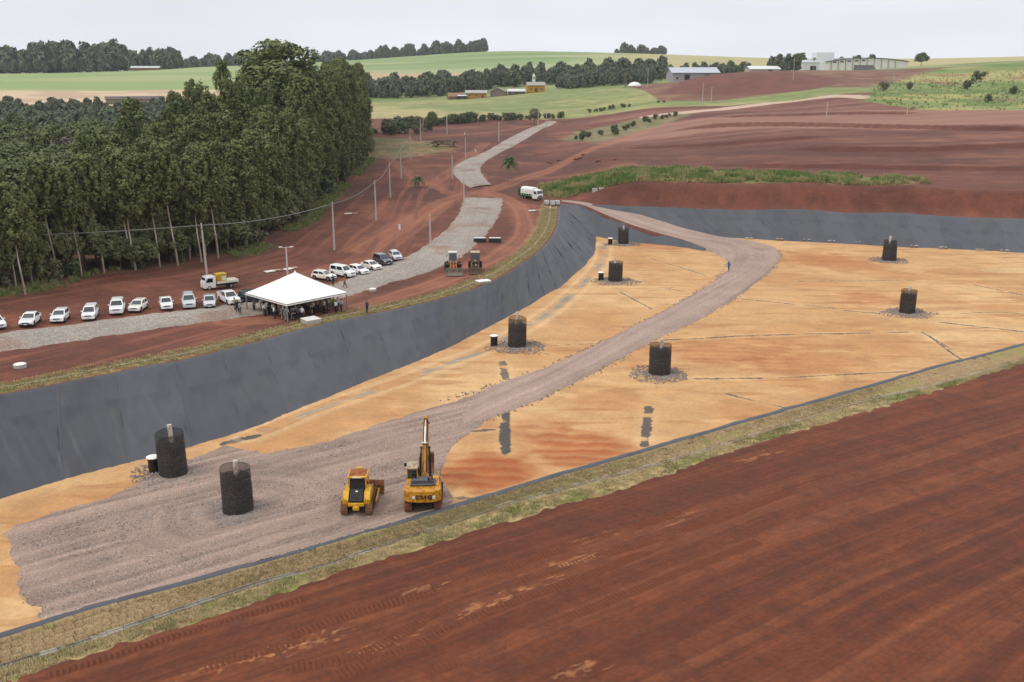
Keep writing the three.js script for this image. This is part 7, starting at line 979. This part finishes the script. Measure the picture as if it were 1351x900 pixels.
  // refuse truck
  { const x = 4.6, z = -245.2, g = thing('refuse_truck', 'white and green refuse truck parked at the head of the pit road', 'truck', x, H(x, z) + 0.02, z, 0.75), W = paint(0xe6e7e4, 0.45), Gn = worn(0x2c6a3e, 0.55);   // front is +z
    const cab = mesh('cab', side([[2.0, 0.5], [3.75, 0.5], [3.85, 1.2], [3.75, 1.75], [3.6, 2.75], [2.2, 2.85], [2.0, 2.6]], 2.4, 0.08), W, g); mesh('windshield', quad([-1.05, 1.8, 3.83], [1.05, 1.8, 3.83], [1.0, 2.65, 3.7], [-1.0, 2.65, 3.7]), M.glass, cab); for (const s of [-1, 1]) { mesh('side_window', quad([s * 1.205, 1.75, 2.5], [s * 1.205, 1.75, 3.55], [s * 1.205, 2.55, 3.45], [s * 1.205, 2.55, 2.5]), M.glass, cab); mesh('headlight', rb(0.4, 0.2, 0.06, s * 0.9, 0.95, 3.88, 0.03), M.lampGlass, cab); mesh('mirror', rb(0.1, 0.45, 0.25, s * 1.4, 2.1, 3.6, 0.03), M.black, cab); } mesh('grille', [bx(1.7, 0.5, 0.05, 0, 1.1, 3.9), bx(2.2, 0.25, 0.1, 0, 0.62, 3.9)], trim, cab);
    const bs = new THREE.Shape(); bs.moveTo(-1.2, 1.0); bs.lineTo(1.2, 1.0); bs.lineTo(1.25, 2.6); bs.quadraticCurveTo(1.2, 3.35, 0.6, 3.4); bs.lineTo(-0.6, 3.4); bs.quadraticCurveTo(-1.2, 3.35, -1.25, 2.6); bs.closePath(); const bg = new THREE.ExtrudeGeometry(bs, { depth: 4.6, bevelEnabled: true, bevelSize: 0.05, bevelThickness: 0.05, bevelSegments: 2, curveSegments: 8 }); bg.translate(0, 0, -2.8); const bd = mesh('refuse_body', bg, W, g); mesh('rib', Array.from({ length: 5 }, (_, i) => bx(2.62, 1.5, 0.08, 0, 1.85, -2.4 + i * 0.95)), W, bd);
    mesh('side_skirt', [bx(2.56, 0.75, 4.4, 0, 1.25, -0.5)], Gn, g); mesh('tailgate', side([[-2.8, 0.75], [-2.8, 3.3], [-3.3, 3.2], [-4.0, 2.1], [-3.9, 0.8]], 2.5, 0.05), Gn, g); mesh('chassis', bx(1.0, 0.35, 7.0, 0, 0.75, 0.2), M.black, g);
    for (const [a, b] of [[-1, 3.0], [1, 3.0], [-1, -1.2], [1, -1.2], [-1, -2.3], [1, -2.3]]) wheel(g, 0.48, 0.32, a, 0.48, b); g.scale.setScalar(0.86); }
}
// ------------------------------------------------------------------ tent
const TX = -28.3, TZ = -126.2, TY = Math.max(H(TX, TZ), 4.0);
{
  const g = thing('event_tent', 'white pyramid event tent on steel posts beside the stone road', 'tent', TX, TY, TZ, 0.03), r = 6.65, e = 2.6, pk = 5.35;
  const cor = [[0, r], [r, 0], [0, -r], [-r, 0]].map(([x, z]) => V(x, e, z)), fab = new THREE.MeshStandardMaterial({ color: 0xf2f2ef, roughness: 0.75 });
  for (let i = 0; i < 4; i++) { const a = cor[i], b = cor[(i + 1) % 4], N = 14, pos = [], idx = []; for (let u = 0; u <= N; u++) for (let v = 0; v <= N; v++) { const t = u / N, s = v / N, p = a.clone().lerp(b, s).lerp(V(0, pk, 0), t); p.y -= 0.10 * Math.sin(Math.PI * t) * (1 - 0.3 * Math.abs(2 * s - 1)) + 0.03 * Math.sin(s * 40) * (1 - t) * 0.3; pos.push(p.x, p.y, p.z); } for (let u = 0; u < N; u++) for (let v = 0; v < N; v++) { const o = u * (N + 1) + v; idx.push(o, o + 1, o + N + 1, o + 1, o + N + 2, o + N + 1); } const q = new THREE.BufferGeometry(); q.setAttribute('position', new THREE.Float32BufferAttribute(pos, 3)); q.setIndex(idx); q.computeVertexNormals(); mesh('roof_panel', q, fab, g);
    mesh('edge_beam', bar(a.clone().add(V(0, -0.06, 0)), b.clone().add(V(0, -0.06, 0)), 0.06, 0.06, 8), M.steel, g); const va = []; va.push(quad([a.x, a.y - 0.24, a.z], [b.x, b.y - 0.24, b.z], [b.x, b.y - 0.01, b.z], [a.x, a.y - 0.01, a.z])); const vm = mesh('valance', va, fab, g); vm.scale.set(1.008, 1, 1.008); mesh('post', [bar(V(a.x * 0.985, -0.9, a.z * 0.985), V(a.x * 0.985, e, a.z * 0.985), 0.09, 0.09, 10), bx(0.45, 0.06, 0.45, a.x * 0.985, 0.0, a.z * 0.985)], paint(0x8f9192, 0.5, 0.4), g); }
  mesh('finial', [cy(0.1, 0.3, 0, pk - 0.02, 0)], fab, g);
}
// ------------------------------------------------------------------ people
{
  const capD = (p, a, b, ra, rb2) => { const dx = b[0] - a[0], dy = b[1] - a[1], dz = b[2] - a[2], l = dx * dx + dy * dy + dz * dz || 1e-6; const t = clamp(((p[0] - a[0]) * dx + (p[1] - a[1]) * dy + (p[2] - a[2]) * dz) / l); return Math.hypot(p[0] - a[0] - t * dx, p[1] - a[1] - t * dy, p[2] - a[2] - t * dz) - lerp(ra, rb2, t); };
  const smin = (a, b, k) => { const h = clamp(0.5 + 0.5 * (b - a) / k); return lerp(b, a, h) - k * h * (1 - h); };
  // pose: elbows, wrists, knees, ankles for left and right; front is +z
  const poses = {
    relaxed: { el: [[-0.27, 1.13, -0.02], [0.27, 1.13, -0.02]], wr: [[-0.29, 0.88, 0.05], [0.29, 0.88, 0.05]], kn: [[-0.1, 0.49, 0.03], [0.1, 0.49, 0.03]], an: [[-0.11, 0.08, 0], [0.11, 0.08, 0]] },
    folded: { el: [[-0.29, 1.12, 0.05], [0.29, 1.12, 0.05]], wr: [[0.06, 1.15, 0.23], [-0.06, 1.1, 0.22]], kn: [[-0.11, 0.49, 0.02], [0.11, 0.49, 0.02]], an: [[-0.14, 0.08, 0], [0.14, 0.08, 0]] },
    hip: { el: [[-0.42, 1.15, -0.08], [0.27, 1.13, -0.02]], wr: [[-0.22, 1.0, 0.08], [0.3, 0.88, 0.06]], kn: [[-0.12, 0.49, 0.04], [0.1, 0.49, 0.02]], an: [[-0.15, 0.08, 0.02], [0.12, 0.08, -0.02]] },
    walking: { el: [[-0.27, 1.14, 0.12], [0.27, 1.14, -0.14]], wr: [[-0.25, 0.95, 0.28], [0.28, 0.9, -0.22]], kn: [[-0.1, 0.5, -0.06], [0.1, 0.51, 0.2]], an: [[-0.1, 0.14, -0.34], [0.1, 0.08, 0.3]] },
    phone: { el: [[-0.27, 1.13, 0.0], [0.3, 1.14, 0.12]], wr: [[-0.29, 0.88, 0.05], [0.12, 1.36, 0.33]], kn: [[-0.1, 0.49, 0.03], [0.12, 0.49, 0.03]], an: [[-0.11, 0.08, 0], [0.15, 0.08, 0.02]] } };
  const bodies = {};
  for (const [nm, P] of Object.entries(poses)) {
    const B = [];   // [a, b, ra, rb, part, k]
    B.push([[0, 1.0, 0], [0, 1.16, 0.01], 0.145, 0.14, 'shirt'], [[0, 1.16, 0.01], [0, 1.36, 0], 0.15, 0.155, 'shirt'], [[-0.13, 1.4, 0], [0.13, 1.4, 0], 0.095, 0.095, 'shirt'], [[0, 1.42, 0], [0, 1.54, 0.015], 0.058, 0.052, 'skin'], [[-0.07, 0.94, 0], [0.07, 0.94, 0], 0.13, 0.13, 'trousers']);
    for (const s of [0, 1]) { const q = s ? 1 : -1; B.push([[q * 0.17, 1.41, 0], P.el[s], 0.062, 0.048, 'shirt'], [P.el[s], P.wr[s], 0.043, 0.032, 'skin'], [[q * 0.09, 0.92, 0], P.kn[s], 0.095, 0.065, 'trousers'], [P.kn[s], P.an[s], 0.065, 0.045, 'trousers'], [[P.an[s][0], P.an[s][1] - 0.03, P.an[s][2] - 0.04], [P.an[s][0] + q * 0.02, P.an[s][1] - 0.035, P.an[s][2] + 0.17], 0.045, 0.04, 'shoe']); const d = V(...P.wr[s]).sub(V(...P.el[s])).normalize(); B.push([P.wr[s], [P.wr[s][0] + d.x * 0.09, P.wr[s][1] + d.y * 0.09, P.wr[s][2] + d.z * 0.09], 0.034, 0.036, 'skin']); }
    B.push([[0, 1.60, 0.02], [0, 1.68, 0.0], 0.078, 0.09, 'skin'], [[0, 1.63, 0.095], [0, 1.61, 0.108], 0.014, 0.016, 'skin'], [[0, 1.69, -0.02], [0, 1.66, -0.045], 0.094, 0.085, 'hair'], [[-0.085, 1.65, 0], [-0.088, 1.63, 0], 0.018, 0.016, 'skin'], [[0.085, 1.65, 0], [0.088, 1.63, 0], 0.018, 0.016, 'skin']);
    const res = 52, mc = new MarchingCubes(res, leafMat, false, false, 40000), sx = 0.62, sy = 0.93, hs = res / 2; mc.isolation = 0;
    for (let k = 0; k < res; k++) for (let j = 0; j < res; j++) for (let i = 0; i < res; i++) { const p = [(i - hs) / hs * sx, (j - hs) / hs * sy + 0.9, (k - hs) / hs * sx]; let d = 9; for (const b of B) { const e = capD(p, b[0], b[1], b[2], b[3]); d = smin(d, e, b[4] === 'hair' ? 0.015 : 0.035); } mc.field[k * res * res + j * res + i] = -d; }
    mc.update(); const n = mc.count, pos = [], grp = [];
    for (let i = 0; i < n; i++) { const p = [mc.positionArray[i * 3] * sx, mc.positionArray[i * 3 + 1] * sy + 0.9, mc.positionArray[i * 3 + 2] * sx]; pos.push(...p); let best = 9, w = 'shirt'; for (const b of B) { const e = capD(p, b[0], b[1], b[2], b[3]); if (e < best) { best = e; w = b[4]; } } grp.push(w); }
    // fingers, rooted in the palm
    const fing = []; for (const s of [0, 1]) { const d = V(...P.wr[s]).sub(V(...P.el[s])).normalize(), o = V(...P.wr[s]).addScaledVector(d, 0.09), u = V(0, 0, 1).addScaledVector(d, -d.z).normalize(), w = d.clone().cross(u); [[-0.026, 0.075], [-0.009, 0.085], [0.009, 0.08], [0.026, 0.062]].forEach(([q, l]) => { const a = o.clone().addScaledVector(u, q), m = a.clone().addScaledVector(d, l * 0.55).addScaledVector(w, 0.006 * (s ? 1 : -1)), e = m.clone().addScaledVector(d, l * 0.4).addScaledVector(w, 0.02 * (s ? -1 : 1)); fing.push(bar(a, m, 0.009, 0.0085, 5), bar(m, e, 0.0085, 0.007, 5)); }); const a = o.clone().addScaledVector(d, -0.05).addScaledVector(u, 0.03), e = a.clone().addScaledVector(u, 0.03).addScaledVector(d, 0.05); fing.push(bar(a, e, 0.011, 0.009, 5)); }
    const fg = mergeGeometries(fing.map(clean)), fp = fg.attributes.position; for (let i = 0; i < fp.count; i++) { pos.push(fp.getX(i), fp.getY(i), fp.getZ(i)); grp.push('skin'); }
    bodies[nm] = { pos, grp };
  }
  const skinT = [[0.42, 0.25, 0.17], [0.3, 0.17, 0.11], [0.2, 0.11, 0.07]], pm = new THREE.MeshStandardMaterial({ vertexColors: true, roughness: 0.85 });
  const cache = new Map();
  function person(pose, shirt, trousers, skin, x, y, z, turn, s, label, group, hat) {
    const key = [pose, shirt, trousers, skin, hat].join(); if (!cache.has(key)) {
      const b = bodies[pose], c = new THREE.Color(), pal = { shirt: new THREE.Color(shirt), trousers: new THREE.Color(trousers), shoe: new THREE.Color(0x1c1a19), hair: new THREE.Color(hat || 0x17120f), skin: new THREE.Color().setRGB(...skinT[skin]) }, col = []; for (const q of b.grp) { const k = pal[q]; col.push(k.r, k.g, k.b); }
      const g = new THREE.BufferGeometry(); g.setAttribute('position', new THREE.Float32BufferAttribute(b.pos, 3)); g.setAttribute('color', new THREE.Float32BufferAttribute(col, 3)); g.computeVertexNormals(); cache.set(key, g); }
    const o = mesh('person', cache.get(key), pm); o.position.set(x, y, z); o.rotation.y = turn; o.scale.setScalar(s); tag(o, label, 'person', group); return o;
  }
  const R = rng(99), sh = [['white shirt', 0xe2e2e0], ['white shirt', 0xd8dade], ['black jacket', 0x17181b], ['dark blue jacket', 0x1c2540], ['grey pullover', 0x6f7275], ['white shirt', 0xe6e4de], ['light blue shirt', 0x8fa9c4], ['dark green jacket', 0x2a3a2c], ['yellow-green vest', 0x9aa03a], ['pinkish shirt', 0xb98f86]], tr = [0x1b2030, 0x151517, 0x2b3346, 0x3c3a38, 0x8c8474];
  const names = Object.keys(poses), used = [[3.2, 1.2]];
  const ok = (x, z) => { for (const u of used) if ((u[0] - x) ** 2 + (u[1] - z) ** 2 < 0.34) return false; used.push([x, z]); return true; };
  let n = 0, tries = 0;
  while (n < 84 && tries++ < 6000) {
    const u = R() * 2 - 1, v = R() * 2 - 1, x = (u + v) * 3.2, z = (u - v) * 3.2; if (Math.abs(x) + Math.abs(z) > 6.7) continue;     // under the canopy
    const front = x < 0.8 && z > 0; const right = x > 1.5 && z < 2.2; if (!(front && R() < 0.95) && !(right && R() < 0.6) && R() > 0.3) continue; if (x > 0.8 && z > 1.8) continue; if (!ok(x, z)) continue;
    const [nm, hx] = sh[Math.floor(R() * sh.length)], y = H(TX + x, TZ + z), turn = Math.atan2(1.5 - x, 2.5 - z) + (R() - 0.5) * 1.2;
    person(names[Math.floor(R() * 5)].replace('walking', 'relaxed'), hx, tr[Math.floor(R() * 5)], Math.floor(R() * 3), TX + x, y, TZ + z, turn, 0.97 + 0.1 * R(), 'person in ' + nm + ' standing in the crowd under the white tent', 'crowd under the tent'); n++;
  }
  const P1 = (pose, s, t, x, z, turn, l) => person(pose, s, t, 1, x, H(x, z) + 0.03, z, turn, 1.02, l, null);
  P1('relaxed', 0x1d2338, 0x191b22, -35.6, -124.2, 0.6, 'person in dark clothes standing beside a grey-clad one at the tent corner'); P1('hip', 0x8c8e90, 0x55585c, -35.0, -123.2, 2.4, 'person in grey standing on the stone road edge at the tent corner'); P1('folded', 0x8a8f3a, 0x1d2430, -36.2, -125.2, 1.6, 'person in yellow-green vest beside the dark green car');
  P1('relaxed', 0x39424c, 0x20242b, -19.0, -125.6, -0.6, 'person in dark grey standing alone on the turf beyond the tent'); P1('hip', 0x1d2f3d, 0x23262b, -26.3, -141.8, 0.4, 'person in dark blue beside the parked cream hatchback'); P1('walking', 0x8f6a52, 0x24262c, -24.4, -140.6, 1.2, 'person in brown top walking on the stone road');
  P1('hip', 0xdedfe0, 0x22263a, -26.6, -121.2, -0.3, 'person in white shirt standing by the concrete box, speaking to the crowd'); P1('relaxed', 0x15161a, 0x15161a, -25.6, -121.9, -0.7, 'person in black standing beside the white-shirted speaker'); P1('folded', 0x191c28, 0x17191f, -27.4, -120.0, 0.1, 'person in dark suit next to the front tent post');
  { const x = 40.1, z = -179.3; person('walking', 0x2a4fa0, 0x2a4a94, 1, x, -1.22, z, 2.6, 1.05, 'worker in blue overalls walking up the gravel road', null); }
}
renderer.render(scene, camera);
